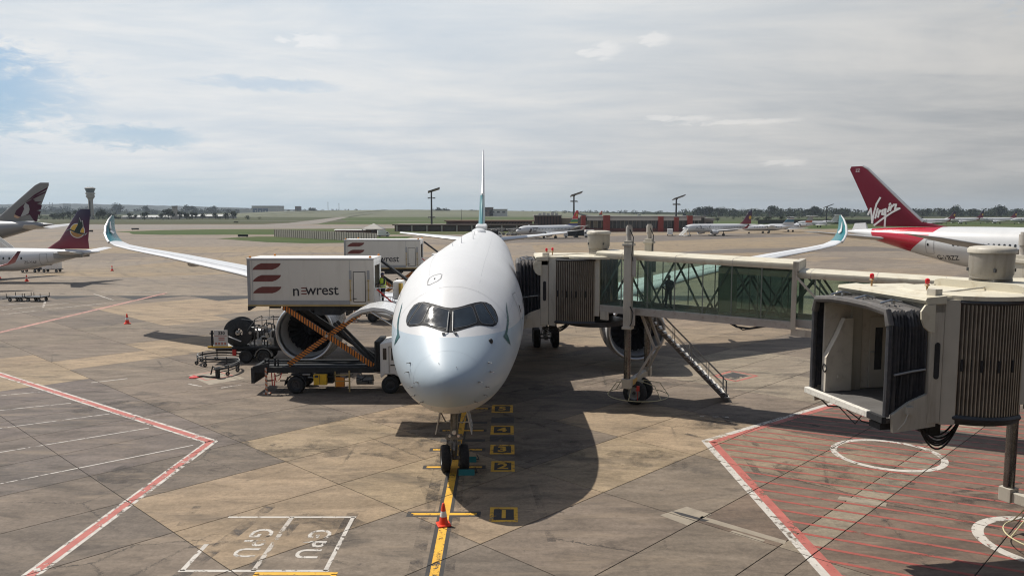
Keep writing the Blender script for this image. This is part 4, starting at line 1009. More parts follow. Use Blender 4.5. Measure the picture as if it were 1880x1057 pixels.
for side in (1, -1):
    P1 = fin_proj(BQ['fin'], side, .03); P2 = fin_proj(BQ['fin'], side, .06); M_ = lambda pts: [(QY(x), QZ(y)) for x, y in pts]
    decal('emblem', [M_([(165, 370), (180, 335), (215, 305), (255, 275), (330, 232), (355, 240), (350, 252), (415, 255), (372, 272), (412, 288), (400, 325), (362, 335), (398, 345), (385, 380), (372, 372), (360, 435), (340, 438), (318, 405), (300, 372), (262, 380), (215, 395)]), M_([(258, 268), (350, 192), (475, 122), (470, 140), (352, 208)]), M_([(320, 232), (362, 203), (462, 158), (456, 172), (372, 214), (335, 234)])], P1, m_maroon, finq, .6)
    decal('emblem_head', [M_([(270, 262), (250, 300), (256, 318), (240, 350), (215, 395), (262, 378), (290, 362), (303, 325), (298, 285), (286, 302)])], P2, mat('silver_emblem', (.3, .3, .3), .4), finq, .6)
    decal('emblem_tan_patch', [M_([(165, 372), (215, 396), (190, 408), (160, 395)])], P2, mat('emblem_tan', (.5, .32, .2), .5), finq, .6)  # plain tan patch on the emblem

# --- red tailed long-haul jet on the right
VA = R(41)
m_v = bpy.data.materials.new('white_hull_red_tail_paint'); m_v.use_nodes = True
def _v():
    t = NT(m_v.node_tree); b = t.N['Principled BSDF']; ob = t.new('ShaderNodeTexCoord').outputs['Object']; X, Y, Z = t.sep(ob)
    lim = t.math('ADD', 48.3, t.math('MULTIPLY', t.math('POWER', t.math('MAXIMUM', t.math('SUBTRACT', 8.2, Z), 0.0), 1.15), .9))
    red = t.math('MULTIPLY', t.math('GREATER_THAN', Y, lim), t.math('LESS_THAN', Y, t.math('ADD', 55.6, t.math('MULTIPLY', Z, .34))))
    f = t.rng(t.noise(ob, .7, 5), .25, .75, .95, 1.05); c = t.mix(red, (.56, .56, .55), (.40, .004, .022))
    t.put(b.inputs['Base Color'], t.mix(1.0, c, t.comb(f, f, f), 'MULTIPLY')); b.inputs['Roughness'].default_value = .24; b.inputs['Coat Weight'].default_value = .5
_v()
m_vfin = mat('deep_red_fin_paint', (.115, .003, .016), .45, var=.06, scale=.4, coat=.0, spec=.25)
ha = R(49); nose_v = (51.0 + 62.8 * math.cos(ha), 121 - 62.8 * math.sin(ha), 0)
av, fuv, fv = jet('airliner', 'white long-haul jet with dark red tail at right behind the jet bridges', nose_v, VA, B787, m_v, m_vfin, m_wing_grey, cat='airliner', win=dict(n=60, y0=9.5, p=.62, z=5.75, w=.28, h=.47, skip=(17, 18, 36)), near=True)
finv = [c for c in av.children if c.name.startswith('fin')][0]
VY = lambda x: 62.43 - .01393 * x
VZ = lambda y: 14.92 - .0146 * y
STK = [[(240, 352), (268, 298), (280, 370), (287, 438)], [(287, 438), (305, 340), (330, 250), (366, 190)], [(338, 325), (322, 388)], [(345, 300), (341, 306)], [(364, 318), (352, 378)], [(360, 345), (374, 318), (388, 320)],
       [(428, 302), (402, 312), (393, 352), (412, 356), (430, 305), (430, 380), (424, 472)], [(470, 278), (455, 325)], [(476, 248), (471, 254)], [(492, 268), (480, 312)], [(490, 282), (515, 258), (536, 258), (528, 300), (572, 295)], [(314, 462), (370, 420), (430, 378), (500, 332), (572, 296)]]
for side in (1, -1):
    for st in STK:
        pts = [(VY(x), VZ(y)) for x, y in st]; decal('script_stroke', loop_strip(pts, .27, False), fin_proj(B787['fin'], side, .03), m_white, finv, .6, 'stuff')
    me = text_mesh('ZZ', .9, m_white, 'fin_code', 0); P = fin_proj(B787['fin'], side, .03)
    for v in me.vertices: v.co = P(60.9 + side * v.co.x * .6, 16.3 + v.co.y * .7)
    o = bpy.data.objects.new('fin_code', me); COL.objects.link(o); o.parent = finv
    text_on_side(fuv, side, 'G-VBZZ', .9, 46.9, 3.85, m_black_text, fv, sx=.95, bold=.01)
    decal('cabin_door', loop_strip(rrect(49.2, 5.3, 1.1, 1.9, .15), .07), side_proj(fuv, side, .02), m_seam, fv, .5)
    decal('door_window', [rrect(49.45, 5.6, .25, .4, .1)], side_proj(fuv, side, .03), m_cabin_glass, fv, .5)
MB().tube([(0, s[1] - .03, s[2]) for s in B787['fin'][1:]], [.2, .2, .17, .13], 8).build('fin_leading_edge', mat('pale_grey_metal', (.42, .42, .42), .35, .6), finv, smooth=True)
b = MB(); b.loft([[(-.3, 59.0, 7.3), (.3, 59.0, 7.3), (.3, 61.4, 7.2), (-.3, 61.4, 7.2)], [(-.12, 59.4, 8.5), (.12, 59.4, 8.5), (.12, 61.0, 8.4), (-.12, 61.0, 8.4)]]); b.build('rudder_fairing', m_white, av)

# --- jets parked across the apron
m_saa = zpaint('striped_tail_paint', [(0, (.02, .03, .2)), (5.5, (.6, .5, .06)), (6.0, (.02, .17, .07)), (7.0, (.6, .6, .58)), (7.2, (.5, .015, .02))], .35)
wn = dict(n=28, y0=6.0, p=.82, z=3.55, w=.34, h=.42)
a3, fu3, f3 = jet('regional_airliner', 'white regional jet with red, green and blue fin parked before the brick pier', (1.5, 287, 0), R(-45), E190, m_white_fus, m_saa, m_wing, cat='regional jet', win=wn, winglet_m=m_white)
for side in (1, -1):
    decal('fuselage_art', [[(5.2, 2.6), (6.2, 2.4), (6.8, 3.3), (6.5, 4.1), (6.2, 3.3), (5.8, 3.4)], [(7.2, 2.6), (9.4, 2.7), (9.2, 3.1), (7.4, 3.0)], [(7.2, 3.9), (10.5, 3.9), (10.3, 4.2), (7.3, 4.15)]], side_proj(fu3, side, .02), mat('grey_art', (.1, .085, .09), .5), f3, .5)
    decal('fin_emblem', [[(33.2, 8.3), (34.0, 8.3), (34.4, 8.9), (34.0, 9.5), (33.5, 9.2)]], fin_proj(E190['fin'], side, .03), mat('gold_emblem', (.5, .35, .05), .5), [c for c in a3.children if c.name.startswith('fin')][0], .5)
a4, fu4, f4 = jet('regional_airliner', 'white regional jet with dark side lettering and crimson and navy fin beside boarding stairs', (70.5, 325, 0), R(-68), E190, m_white_fus, m_e_fin, m_wing, 'crimson and navy finned regional jets', 'regional jet', win=dict(wn, n=20, y0=13.5), winglet_m=m_e_wl)
for side in (1, -1):
    text_on_side(fu4, side, 'AIRLINK', 2.1, 9.3, 3.5, m_black_text, f4, 'airline_lettering', sx=1.0, bold=.03)
    decal('roundel', [[(34.0 + .75 * math.cos(R(30 * k)), 7.6 + .75 * math.sin(R(30 * k))) for k in range(12)]], fin_proj(E190['fin'], side, .03), mat('roundel_gold', (.6, .4, .1), .5), [c for c in a4.children if c.name.startswith('fin')][0], .6)
for i, (px, D, lab) in enumerate(((1665, 560, 'leftmost'), (1727, 640, 'second from left'), (1790, 655, 'third from left'), (1852, 640, 'rightmost'))):
    dup(a4, ((px - 940) / 1440 * D, D, 0), R(-86), '%s of four white regional jets in line beyond the dark red tail' % lab)
CRJ = dict(E190); CRJ.update(L=31, hw=1.3, zb=1.4, zt=4.0, fin=[(0, 24.5, 3.8, 5, .08, 90), (0, 27.8, 7.9, 2.6, .09, 90)], stab=[(0.05, 27.8, 7.8, 2.4, .08, 0), (4.1, 29.2, 7.9, 1.2, .08, 2)], eng=(1.9, 20.5, 3.4, .72, 3.4), tail=11,
                             wing=[(1.0, 12.5, 1.5, 5.5, .12, 0), (10.6, 18, 2.0, 1.5, .1, 3)], main=(16.5, 1.7, .42, (0,)))
CRJ.pop('winglet', None)
m_t1 = zpaint('teal_black_tail_paint', [(0, (.6, .6, .6)), (5.2, (.03, .15, .25)), (6.4, (.6, .62, .62)), (6.9, (.03, .03, .035)), (7.5, (.5, .52, .52))], .35)
m_t2 = zpaint('orange_grey_tail_paint', [(0, (.65, .65, .65)), (4.6, (.45, .1, .05)), (5.6, (.3, .33, .34))], .35)
TP = dict(E190); TP.update(L=28, hw=1.35, zb=1.2, zt=3.9, wing=[(.9, 11, 3.9, 3.2, .14, 0), (13.5, 12.2, 4.0, 1.6, .12, 0)], eng=(4.3, 10.2, 3.1, .62, 4.2), fin=[(0, 20.5, 3.7, 7, .07, 90), (0, 24.8, 7.6, 2.9, .09, 90)], stab=[(.1, 24.9, 7.4, 2.4, .08, 0), (3.6, 25.6, 7.4, 1.6, .08, 0)], main=(12.4, 2.2, .45, (0,)), tail=11)
TP.pop('winglet', None)
jet('propliner', 'small white high-wing airliner with black and teal tail parked beyond the lettered regional jet', (106, 362, 0), R(-74), TP, zpaint('white_grey_banded_hull', [(0, (.3, .3, .3)), (2.0, (.7, .7, .7))], .3), m_t1, m_wing, cat='small airliner', win=dict(n=18, y0=5.5, p=.85, z=2.9, w=.36, h=.4))
jet('small_jet', 'small white jet with high orange and grey tail parked by the dark fence', (124, 388, 0), R(-70), CRJ, m_white_fus, m_t2, m_wing, cat='small jet', win=dict(n=20, y0=5, p=.85, z=3.0, w=.34, h=.4))
CRJ2 = dict(CRJ); s3, _, _ = jet('small_jet', 'small white jet at the back of the right apron with a bare tail', (182, 505, 0), R(-80), CRJ2, m_white_fus, m_white, m_wing, cat='small jet')
# far across the field
af_, _, _ = jet('airliner', 'tiny white airliner parked below the trees behind the control tower', (-1380, 2720, 0), R(-86), B787, m_white, m_white, m_wing, cat='airliner')
dup(af_, (-760, 2790, 0), R(-98), 'tiny white airliner parked beside the slim brown block')


ld = dup(af_, (-660, 3250, 0), R(2), 'tiny white airliner lined up on the far end of the runway')
t1 = dup(a3, (52, 700, 0), R(-60), 'white jet whose red and green banded tail shows over the brick pier')
t2 = dup(s3, (78, 640, 0), R(-70), 'white pointed tail fin showing over the middle of the brick pier')
# ------------------------------------------------------------------ jet bridges
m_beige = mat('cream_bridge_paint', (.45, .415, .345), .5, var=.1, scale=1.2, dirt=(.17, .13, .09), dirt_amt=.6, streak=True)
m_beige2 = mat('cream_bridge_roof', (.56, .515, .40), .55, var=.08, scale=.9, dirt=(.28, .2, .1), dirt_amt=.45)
m_beam = mat('pale_bridge_beam', (.40, .37, .33), .55, var=.1, scale=1.5, dirt=(.16, .1, .06), dirt_amt=.5)
m_strut = mat('green_grey_strut', (.17, .19, .165), .55, var=.1)
m_slat = mat('corrugated_curtain', (.24, .205, .17), .4, .6, var=.25, scale=2, dirt=(.05, .04, .03), dirt_amt=.5, streak=True)
m_canopy = mat('canopy_fabric', (.04, .041, .047), .42, var=.35, scale=3, dirt=(.14, .12, .1), dirt_amt=.4, bump=.9, bscale=5)
m_canopy_top = mat('dusty_canopy_fabric', (.085, .078, .072), .6, var=.3, scale=3, dirt=(.2, .17, .14), dirt_amt=.4)
m_bglass = glass('bridge_glass', (.85, .92, .88), .04, .03, .04)
m_vent = mat('vent_casing', (.27, .25, .22), .55, var=.12, scale=2, dirt=(.12, .09, .06), dirt_amt=.4, streak=True)
m_floor = mat('bridge_floor', (.10, .095, .09), .7, var=.2, dirt_amt=.3)
m_inner = mat('cab_lining', (.60, .54, .45), .55, var=.1, scale=1.5, dirt=(.14, .1, .07), dirt_amt=.3)
m_lampbase = mat('beacon_base', (.35, .2, .08), .5)


m_pleat_highlight = mat('pleat_highlight_metal', (.42, .37, .30), .4, .5, var=.2, dirt=(.1, .08, .06), dirt_amt=.4, streak=True)  # lighter than the curtain: highlight colour for the pleat crests
m_ram = mat('oiled_ram', (.16, .155, .15), .22, .9, var=.3, scale=3)


def jet_bridge(label, loc, rz, cab_o, cab_a, col_x, bogie_x, stair=None, outer=9.8, inner_end=27.0, reach=1.15, person=False, vent_at=(-.35, .3), beacons=(), folds=11, amp=.055, droop=1.0, pad_r=.09, G=0.0, scale=1.0, z0=0.0):
    br = thing('jet_bridge', label, 'jet bridge', loc, rz, 'jet bridges at the stand')
    br.location.z = z0; br.scale = (scale,) * 3
    dz = lambda x: -.03 * x
    # ---- tunnels
    def tunnel(x0, x1, hy, zf, zr, nb, glass_name, frame0=True, slope=True, shade=None):
        L = x1 - x0
        roof = MB(); prof = [(-hy - .02, zr - .34), (-hy - .07, zr - .2), (-hy - .03, zr - .06), (-hy + .2, zr), (hy - .2, zr), (hy + .03, zr - .06), (hy + .07, zr - .2), (hy + .02, zr - .34)]
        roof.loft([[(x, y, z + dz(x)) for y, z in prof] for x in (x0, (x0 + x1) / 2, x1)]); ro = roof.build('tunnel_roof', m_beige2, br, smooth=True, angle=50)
        seam = MB(); k = x0 + 1.4
        while k < x1 - .5:
            seam.loft([[(x, y * 1.004, z + dz(x) + .008) for y, z in prof] for x in (k, k + .025)]); k += 2.8
        seam.build('roof_seam', m_beam, ro)
        fl = MB(); fl.loft([[(x, y, z + dz(x)) for y, z in ((-hy + .05, zf), (hy - .05, zf), (hy - .05, zf - .2), (-hy + .05, zf - .2))] for x in (x0, x1)]); fl.build('tunnel_floor', m_floor, br)
        for sg in (-1, 1):
            bm_ = MB(); bm_.loft([[(x, sg * y, z + dz(x)) for y, z in ((hy, zf + .12), (hy + .06, zf + .1), (hy + .06, zf - .26), (hy - .14, zf - .26), (hy - .14, zf + .12))] for x in (x0, x1)])
            bm_.bar((x0, sg * (hy + .055), zf + .0 + dz(x0)), (x1, sg * (hy + .055), zf + dz(x1)), .03, .05)
            bm_.build('floor_beam', m_beam, br)
            w = L / nb; tr = MB(); ps = MB()
            for i in range(nb):
                xa, xb = x0 + i * w, x0 + (i + 1) * w; za, zb = zf + .13, zr - .33
                g = MB(); g.loft([[(x, sg * (hy - .01), z + dz(x)) for z in (za, zb)] + [(x, sg * (hy - .025), z + dz(x)) for z in (zb, za)] for x in (xa + .03, xb - .03)]); g.build('glass_pane', m_bglass, br, recalc=True)
                ps.bar((xa, sg * hy, za + dz(xa)), (xa, sg * hy, zb + dz(xa)), .045, .05, (1, 0, 0))
                u, d_ = (zb, za) if i % 2 else (za, zb); tr.bar((xa + .06, sg * (hy - .16), u + dz(xa)), (xb - .06, sg * (hy - .16), d_ + dz(xb)), .10, .06, (0, 1, 0))
            pieces(tr, 'truss_brace', m_strut, br); pieces(ps, 'window_post', m_strut, br)
    tunnel(0, outer, 1.40, 5.22, 8.12, 7, 'outer'); tunnel(6.35, inner_end, 1.17, 5.32, 7.72, 14, 'inner')
    e = MB()
    for sg in (-1, 1):
        e.span((-.06, sg * 1.40, 4.72), (.24, sg * 1.52, 7.92)); e.span((outer - .02, sg * 1.36, 4.95 + dz(outer)), (outer + .2, sg * 1.54, 7.80 + dz(outer)))
        e.bar((outer + .12, sg * 1.45, 7.5 + dz(outer)), (outer + 2.75, sg * 1.42, 4.75 + dz(outer + 2.7)), .09, .17, (0, 1, 0)); e.bar((outer, sg * 1.42, 4.82 + dz(outer)), (outer + 3.0, sg * 1.42, 4.82 + dz(outer + 3)), .14, .3)
        e.span((.3, sg * 1.40, 4.55), (.75, sg * 1.5, 5.0))
    e.span((outer + .01, -1.5, 7.72 + dz(outer)), (outer + .26, 1.5, 8.16 + dz(outer))); pieces(e, 'tunnel_end_frame', m_beige, br)
    p = MB(); p.span((6.3, -1.15, 5.3), (7.2, -1.05, 7.5)); p.span((6.25, -1.15, 5.2), (6.35, 1.15, 7.55)) if False else None; p.build('tunnel_lining', mat('pale_green_lining', (.40, .42, .34), .6, var=.08), br)
    # ---- cab
    CF = Matrix.Translation((cab_o[0], cab_o[1], 0)) @ Matrix.Rotation(R(cab_a), 4, 'Z')
    class CB(MB):
        def build(s, *a, **k): s.v = [tuple(CF @ Vector(q)) for q in s.v]; return MB.build(s, *a, **k)
    W = 1.95
    b = CB()                                                       # portal frame
    for sg in (-1, 1): b.span((-.42, sg * 1.62, 4.18), (0, sg * 2.02, 7.62))
    b.span((-.42, -2.02, 7.35), (0, 2.02, 7.80)); pieces(b, 'cab_portal', m_beige, br, bevel=.03)
    for sg in (-1, 1):
        b = CB(); b.span((-.80, sg * 1.88, 4.15), (-.44, sg * 1.99, 7.72)); b.add([(-.44, sg * 1.99, 7.72), (-.80, sg * 1.99, 7.72), (-.80, sg * 2.14, 7.72), (-.80, sg * 2.14, 4.15), (-.80, sg * 1.99, 4.15), (-.44, sg * 1.99, 4.15)], [(0, 1, 2), (0, 2, 3, 5), (5, 3, 4)]); b.build('cab_side_panel', m_beige, br)
        b = CB(); rr_ = rrect(-.22, 6.0, .17, 1.05, .08); b.prism([(x, sg * 2.022, z) for x, z in rr_], (0, sg * .012, 0)); b.build('cab_slot_window', black, br)
    # bellows canopy: folded fabric arch
    nf = folds; rings = []; rings2 = []
    def arch(x, off, sag):
        o = 1.84 + off; return [(x, -o, 4.72 - sag), (x, -o - .01, 5.8), (x, -o, 7.0), (x, -o + .12, 7.38 + off), (x, -o * .5, 7.47 + off), (x, 0, 7.49 + off), (x, o * .5, 7.47 + off), (x, o - .12, 7.38 + off), (x, o, 7.0), (x, o + .01, 5.8), (x, o, 4.72 - sag)]
    for i in range(2 * nf + 1):
        x = reach * i / (2 * nf); rings.append([(q[0] + random.uniform(-.02, .02), q[1] + random.uniform(-.022, .022), q[2] + random.uniform(-.03, .02)) for q in arch(x, amp if i % 2 else -.05, .25 * i / (2 * nf))])
    b = CB(); n = len(rings[0]); vs = [q for r in rings for q in r]; fs = [(i * n + j, i * n + j + 1, (i + 1) * n + j + 1, (i + 1) * n + j) for i in range(2 * nf) for j in range(n - 1)]
    b.add(vs, fs); b.m = [1 if (j in (3, 4, 5, 6)) else 0 for i in range(2 * nf) for j in range(n - 1)]
    can = b.build('bellows_canopy', [m_canopy, m_canopy_top], br, recalc=False)
    so_ = can.modifiers.new('thick', 'SOLIDIFY'); so_.thickness = .02
    b = CB(); pad = arch(reach + .04, .0, .3); b.tube(pad[:4], pad_r, 8); b.tube(pad[7:], pad_r, 8); pieces(b, 'bumper_pad', m_canopy, br, smooth=True)
    b = CB(); b.tube([q for q in pad[2:9]], .12, 8); b.build('canopy_front_roll', m_canopy_top, br, smooth=True)
    b = CB()
    for yy in (-1.2, 0, 1.2): b.tube([(reach * .3, yy, 7.6), (reach * .6, yy, 7.66), (reach * .95, yy + .04, 7.58)], .03, 6); b.box((reach * .55, yy, 7.6), (.08, .08, .12))
    pieces(b, 'canopy_bracket', steel, br)
    b = CB()                                                       # hood over the bellows
    b.prism([(-.42, -2.06, 7.62), (-.42, -2.06, 7.84), (.22, -2.06, 7.80), (.26, -2.06, 7.72), (.2, -2.06, 7.62)], (0, 4.12, 0)); b.build('canopy_hood', m_beige2, br)
    for sg in (-1, 1):
        b = CB(); b.prism([(x, sg * 2.03, z) for x, z in ((-.05, 7.60), (.27, 7.60), (.40, 7.42), (.38, 7.2), (.28, 6.98), (.14, 6.86), (-.05, 6.82))], (0, sg * .06, 0)); b.build('hood_cheek', m_beige2, br)
        b = CB(); b.prism([(x, sg * 1.9, z) for x, z in ((-.3, 4.1), (reach - .1, 3.98), (reach - .05, 4.5), (.55, 4.85), (0, 5.05), (-.3, 5.05))], (0, sg * .1, 0)); b.box((reach - .55, sg * 2.05, 4.62), (.2, .12, .2)); b.tube([(reach - .5, sg * 2.1, 4.6), (reach - .35, sg * 2.14, 4.3), (reach - .2, sg * 2.08, 4.1)], .015, 5); b.build('cab_corner_panel', m_beige, br)
        b = CB(); b.tube([(.05, sg * 1.93, 5.75), (.5, sg * 1.97, 5.72), (reach - .1, sg * 1.93, 5.62)], .03, 6); b.build('canopy_arm', grey_metal, br)
    b = CB(); b.span((-2.9, -1.85, 4.22), (reach + .1, 1.85, 4.36)); b.build('cab_floor', m_floor, br)
    b = CB(); b.span((reach + .1, -1.95, 4.26), (reach + .26, 1.3, 4.46)); b.build('cab_bumper', mat('scuffed_white_paint', (.66, .63, .56), .5, var=.1, dirt=(.2, .17, .13), dirt_amt=.6, scale=4), br, bevel=.02)
    b = CB(); b.span((reach + .1, 1.3, 4.26), (reach + .24, 1.95, 4.44)); b.build('bumper_end', black, br)
    b = CB(); b.span((-1.9, -1.86, 4.36), (-1.8, .55, 7.4)); b.span((-1.9, 1.5, 4.36), (-1.8, 1.86, 7.4)); b.span((-1.9, .55, 6.7), (-1.8, 1.5, 7.4)); b.span((-2.9, -1.95, 7.34), (0, 1.95, 7.42)); pieces(b, 'cab_lining_wall', m_inner, br)
    b = CB(); b.span((-1.78, -1.76, 4.38), (reach * .8, -1.68, 7.25)); b.span((-1.15, 1.76, 4.38), (-.42, 1.86, 7.35)); pieces(b, 'cab_lining_wall', m_inner, br)
    b = CB(); b.span((-1.3, -1.67, 4.4), (-.72, -1.63, 6.75)); do = b.build('cab_door', mat('pale_door_paint', (.55, .5, .42), .5, var=.06), br); b = CB(); b.span((-1.16, -1.628, 5.0), (-.9, -1.615, 6.4)); b.build('door_glass', m_cabin_glass, do); b = CB(); b.box((-.8, -1.6, 5.6), (.12, .05, .05)); b.build('door_handle', steel, do)
    b = CB(); b.prism([(reach * .85, -1.66, 4.38), (.05, -1.66, 4.38), (.05, -1.66, 6.75), (.35, -1.66, 6.75), (.6, -1.66, 6.2), (reach * .85, -1.66, 5.5)], (0, .22, 0)); b.box((.4, -1.43, 4.85), (.30, .03, .12)); co_ = b.build('control_console', m_inner, br); b = CB(); b.lathe([(.10, -.02), (.14, 0), (.10, .02)], 14, Matrix.Translation((reach * .86, -1.5, 5.15)) @ Matrix.Rotation(R(90), 4, 'Y'), True); b.build('console_ring', black, co_)
    # curtain on both sides, from the cab corner to the tunnel corner
    for sg in (1, -1):
        A = CF @ Vector((-.79, sg * 2.0, 0)); B = Vector((-.02, -sg * 1.46, 0)); d = B - A; Ld = d.length; nrm = Vector((d.y, -d.x, 0)).normalized() * (1 if sg > 0 else -1)
        k = 21; b = MB(); bot = MB(); path = []
        for i in range(2 * k + 1):
            t = i / (2 * k); bow = .32 * math.sin(math.pi * t); q = A + d * t + nrm * (bow + (.075 if i % 2 else 0)); path.append(q)
        vs = [(q.x, q.y, z) for z in (4.42, 7.62) for q in path]; m_ = len(path); b.add(vs, [(i, i + 1, m_ + i + 1, m_ + i) for i in range(m_ - 1)]); c = b.build('corrugated_curtain', m_slat, br, recalc=False); c.modifiers.new('thick', 'SOLIDIFY').thickness = .015
        rb = MB()
        for i in range(1, 2 * k, 2): q = path[i] + nrm * .012; rb.box((q.x, q.y, 6.02), (.022, .022, 3.14), math.atan2(d.y, d.x))
        rb.build('pleat_highlight', m_pleat_highlight, br)['kind'] = 'stuff'  # pale bars added on the pleats as painted highlights
        s_ = MB()
        for i in range(3, 2 * k - 2, 5): q = path[i] + nrm * .02; s_.box((q.x, q.y, 5.88), (.05, .05, .34), math.atan2(d.y, d.x))
        s_.build('curtain_slot', black, br)['kind'] = 'stuff'
        rim = [A + d * t + nrm * (.32 * math.sin(math.pi * t) + .06) for t in [j / 14 for j in range(15)]]
        b = MB(); b.tube([(q.x, q.y, 7.66) for q in rim], .06, 6); b.tube([(q.x, q.y, 4.36) for q in rim], .09, 6); pieces(b, 'curtain_rail', dark_metal, br, smooth=True)
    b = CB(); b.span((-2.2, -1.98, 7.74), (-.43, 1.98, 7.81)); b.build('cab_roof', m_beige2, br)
    # roof disc, floor disc, vent
    c0 = Vector((cab_o[0] * .14, cab_o[1] * .14, 0)); b = MB(); pr_ = []
    for i in range(40):
        a = 2 * math.pi * i / 40; pr_.append((c0.x + 1.8 * math.cos(a), c0.y + 1.85 * math.sin(a)))
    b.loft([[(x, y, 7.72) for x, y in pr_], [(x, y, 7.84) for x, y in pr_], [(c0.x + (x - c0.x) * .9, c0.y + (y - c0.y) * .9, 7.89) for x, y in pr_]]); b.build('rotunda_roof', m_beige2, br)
    b = MB(); b.loft([[(c0.x + (x - c0.x) * .86, c0.y + (y - c0.y) * .86, z) for x, y in pr_] for z in (4.12, 4.38)]); b.build('rotunda_floor', dark_metal, br)
    b = MB(); b.tube([tuple(CF @ Vector((-.5, 1.5, 7.86))), (c0.x, c0.y - .6, 7.98), (c0.x + .5, c0.y - .3, 7.95)], .025, 6); b.box(tuple(CF @ Vector((-.3, 1.7, 7.9))), (.28, .28, .22)); b.build('roof_conduit', m_beige, br)
    vx, vy = vent_at; M_ = Matrix.Translation((vx, vy, 7.86))
    b = MB(); b.box((vx, vy, 8.02), (.82, .82, .34)); b.build('vent_plinth', m_vent, br)
    b = MB(); b.lathe([(.40, .28), (.56, .34), (.57, .42), (.60, .46), (.61, 1.10), (.63, 1.12)], 32, M_); vo = b.build('roof_vent', m_vent, br, smooth=True, angle=40); b = MB(); b.lathe([(.655, 1.10), (.66, 1.2), (.60, 1.27), (.45, 1.30), (.01, 1.31)], 32, M_); b.build('vent_cap', m_beige, vo, smooth=True, angle=50)
    b = MB()
    for i in range(4): a = R(45 + 90 * i); b.bar((vx + .61 * math.cos(a), vy + .61 * math.sin(a), 8.4), (vx + .61 * math.cos(a), vy + .61 * math.sin(a), 8.5), .06)
    b.build('vent_bolt', dark_metal, vo)['kind'] = 'stuff'
    for bx, by in beacons:
        q = CF @ Vector((bx, by, 0)); b = MB(); b.cyl((q.x, q.y, 7.8), (q.x, q.y, 8.02), .03, 8); b.lathe([(.03, 0), (.085, .03), (.06, .06)], 10, Matrix.Translation((q.x, q.y, 8.0))); bo = b.build('beacon', m_lampbase, br); b = MB(); b.lathe([(.05, 8.07), (.07, 8.12), (.065, 8.21), (.02, 8.24)], 12, Matrix.Translation((q.x, q.y, 0))); b.build('beacon_lens', red_lamp, bo, smooth=True)
    # cables under the cab
    b = MB(); q0 = CF @ Vector((-.2, 1.5, 4.1)); q1 = CF @ Vector((-1.5, 1.55, 4.25))
    for i in range(6):
        o = Vector((.05 * math.sin(i * 2.1), .05 * math.cos(i * 1.7), -.03 * i)); pts = []
        for t in [j / 12 for j in range(13)]:
            q = q0.lerp(q1, t) + o; q.z -= (.42 + .04 * i) * droop * 4 * t * (1 - t); pts.append(q)
        b.tube(pts, .028, 5)
    b.build('cable_loop', black, br, smooth=True)
    b = CB(); b.span((-.9, .9, 3.7), (-.5, 1.5, 4.2)); b.tube([(reach - .2, 1.5, 4.2), (reach - .4, 1.3, 3.9), (reach - .1, .6, 3.95), (reach + .1, .1, 4.2)], .02, 5); b.tube([(reach + .1, .9, 4.25), (reach + .05, .5, 3.85), (reach + .1, -.4, 4.25)], .018, 5); b.box((reach - .05, 1.5, 4.1), (.35, .5, .18)); b.tube([(reach, -.2, 4.2), (reach + .05, -.9, 4.05), (reach, -1.5, 4.2)], .025, 5); pieces(b, 'under_cab_wiring', black, br)
    b = MB(); b.tube([(6.9, -1.3, 4.8), (7.3, -1.42, 4.62), (7.9, -1.4, 4.58), (8.4, -1.38, 4.7)], .05, 6).tube([(7.1, -1.3, 4.75), (7.6, -1.45, 4.5), (8.1, -1.4, 4.6), (8.7, -1.3, 4.72)], .03, 5); pieces(b, 'tunnel_cable', black, br)
    # lift columns, bogie and guard hoop
    cx = col_x
    for sg in (-1, 1):
        b = MB(); b.span((cx - .2, sg * 1.75 - .2, 4.25), (cx + .2, sg * 1.75 + .2, 8.72)); b.span((cx - .27, sg * 1.75 - .27, 8.45), (cx + .27, sg * 1.75 + .27, 8.58)); b.span((cx - .25, sg * 1.75 - .25, 4.2), (cx + .25, sg * 1.75 + .25, 4.34)); lc = b.build('lift_column', m_beige, br, bevel=.015)
        b = MB(); b.cyl((cx, sg * 1.75, 8.72), (cx, sg * 1.75, 9.05), .13, 12); b.cyl((cx, sg * 1.75, 9.05), (cx, sg * 1.75, 9.42), .165, 14); b.cyl((cx, sg * 1.75, 9.42), (cx, sg * 1.75, 9.5), .12, 12); b.build('lift_motor', m_beam, lc, smooth=True, angle=40)
        b = MB(); b.tube([(cx + .1, sg * 1.75 - .2, 9.3), (cx + .3, sg * 1.75 - .22, 8.9), (cx + .24, sg * 1.75 - .24, 8.0), (cx + .3, sg * 1.75 - .24, 7.7)], .025, 6); b.tube([(cx + .2, sg * 1.75 - .3, 5.4), (cx + .36, sg * 1.75 - .3, 5.1), (cx + .3, sg * 1.75 - .3, 4.6), (cx + .2, sg * 1.75 - .28, 4.4)], .03, 6); pieces(b, 'column_hose', black, lc)
        b = MB(); b.span((cx + .22, sg * 1.75 - .12, 6.9), (cx + .42, sg * 1.75 - .06, 7.9)); b.span((cx + .22, sg * 1.75 - .1, 4.4), (cx + .38, sg * 1.75 + .02, 5.3)); pieces(b, 'column_bracket', m_beam, lc)
        b = MB(); b.cyl((cx, sg * 1.75, 1.5 + G), (cx, sg * 1.75, 4.3), .18, 18); b.build('lift_ram', m_ram, br, smooth=True, angle=40)
        b = MB(); b.span((cx - .22, sg * 1.75 - .22, 1.12 + G), (cx + .22, sg * 1.75 + .22, 1.62 + G)); b.build('column_foot', m_beige, br, bevel=.02)
    b = MB(); b.span((cx - .14, -1.55, 1.14 + G), (cx + .14, 1.55, 1.5 + G)); b.span((cx - .25, -.5, 1.0 + G), (cx + .25, .5, 1.16 + G)); b.build('axle_beam', m_beige, br, bevel=.02)
    b = MB()
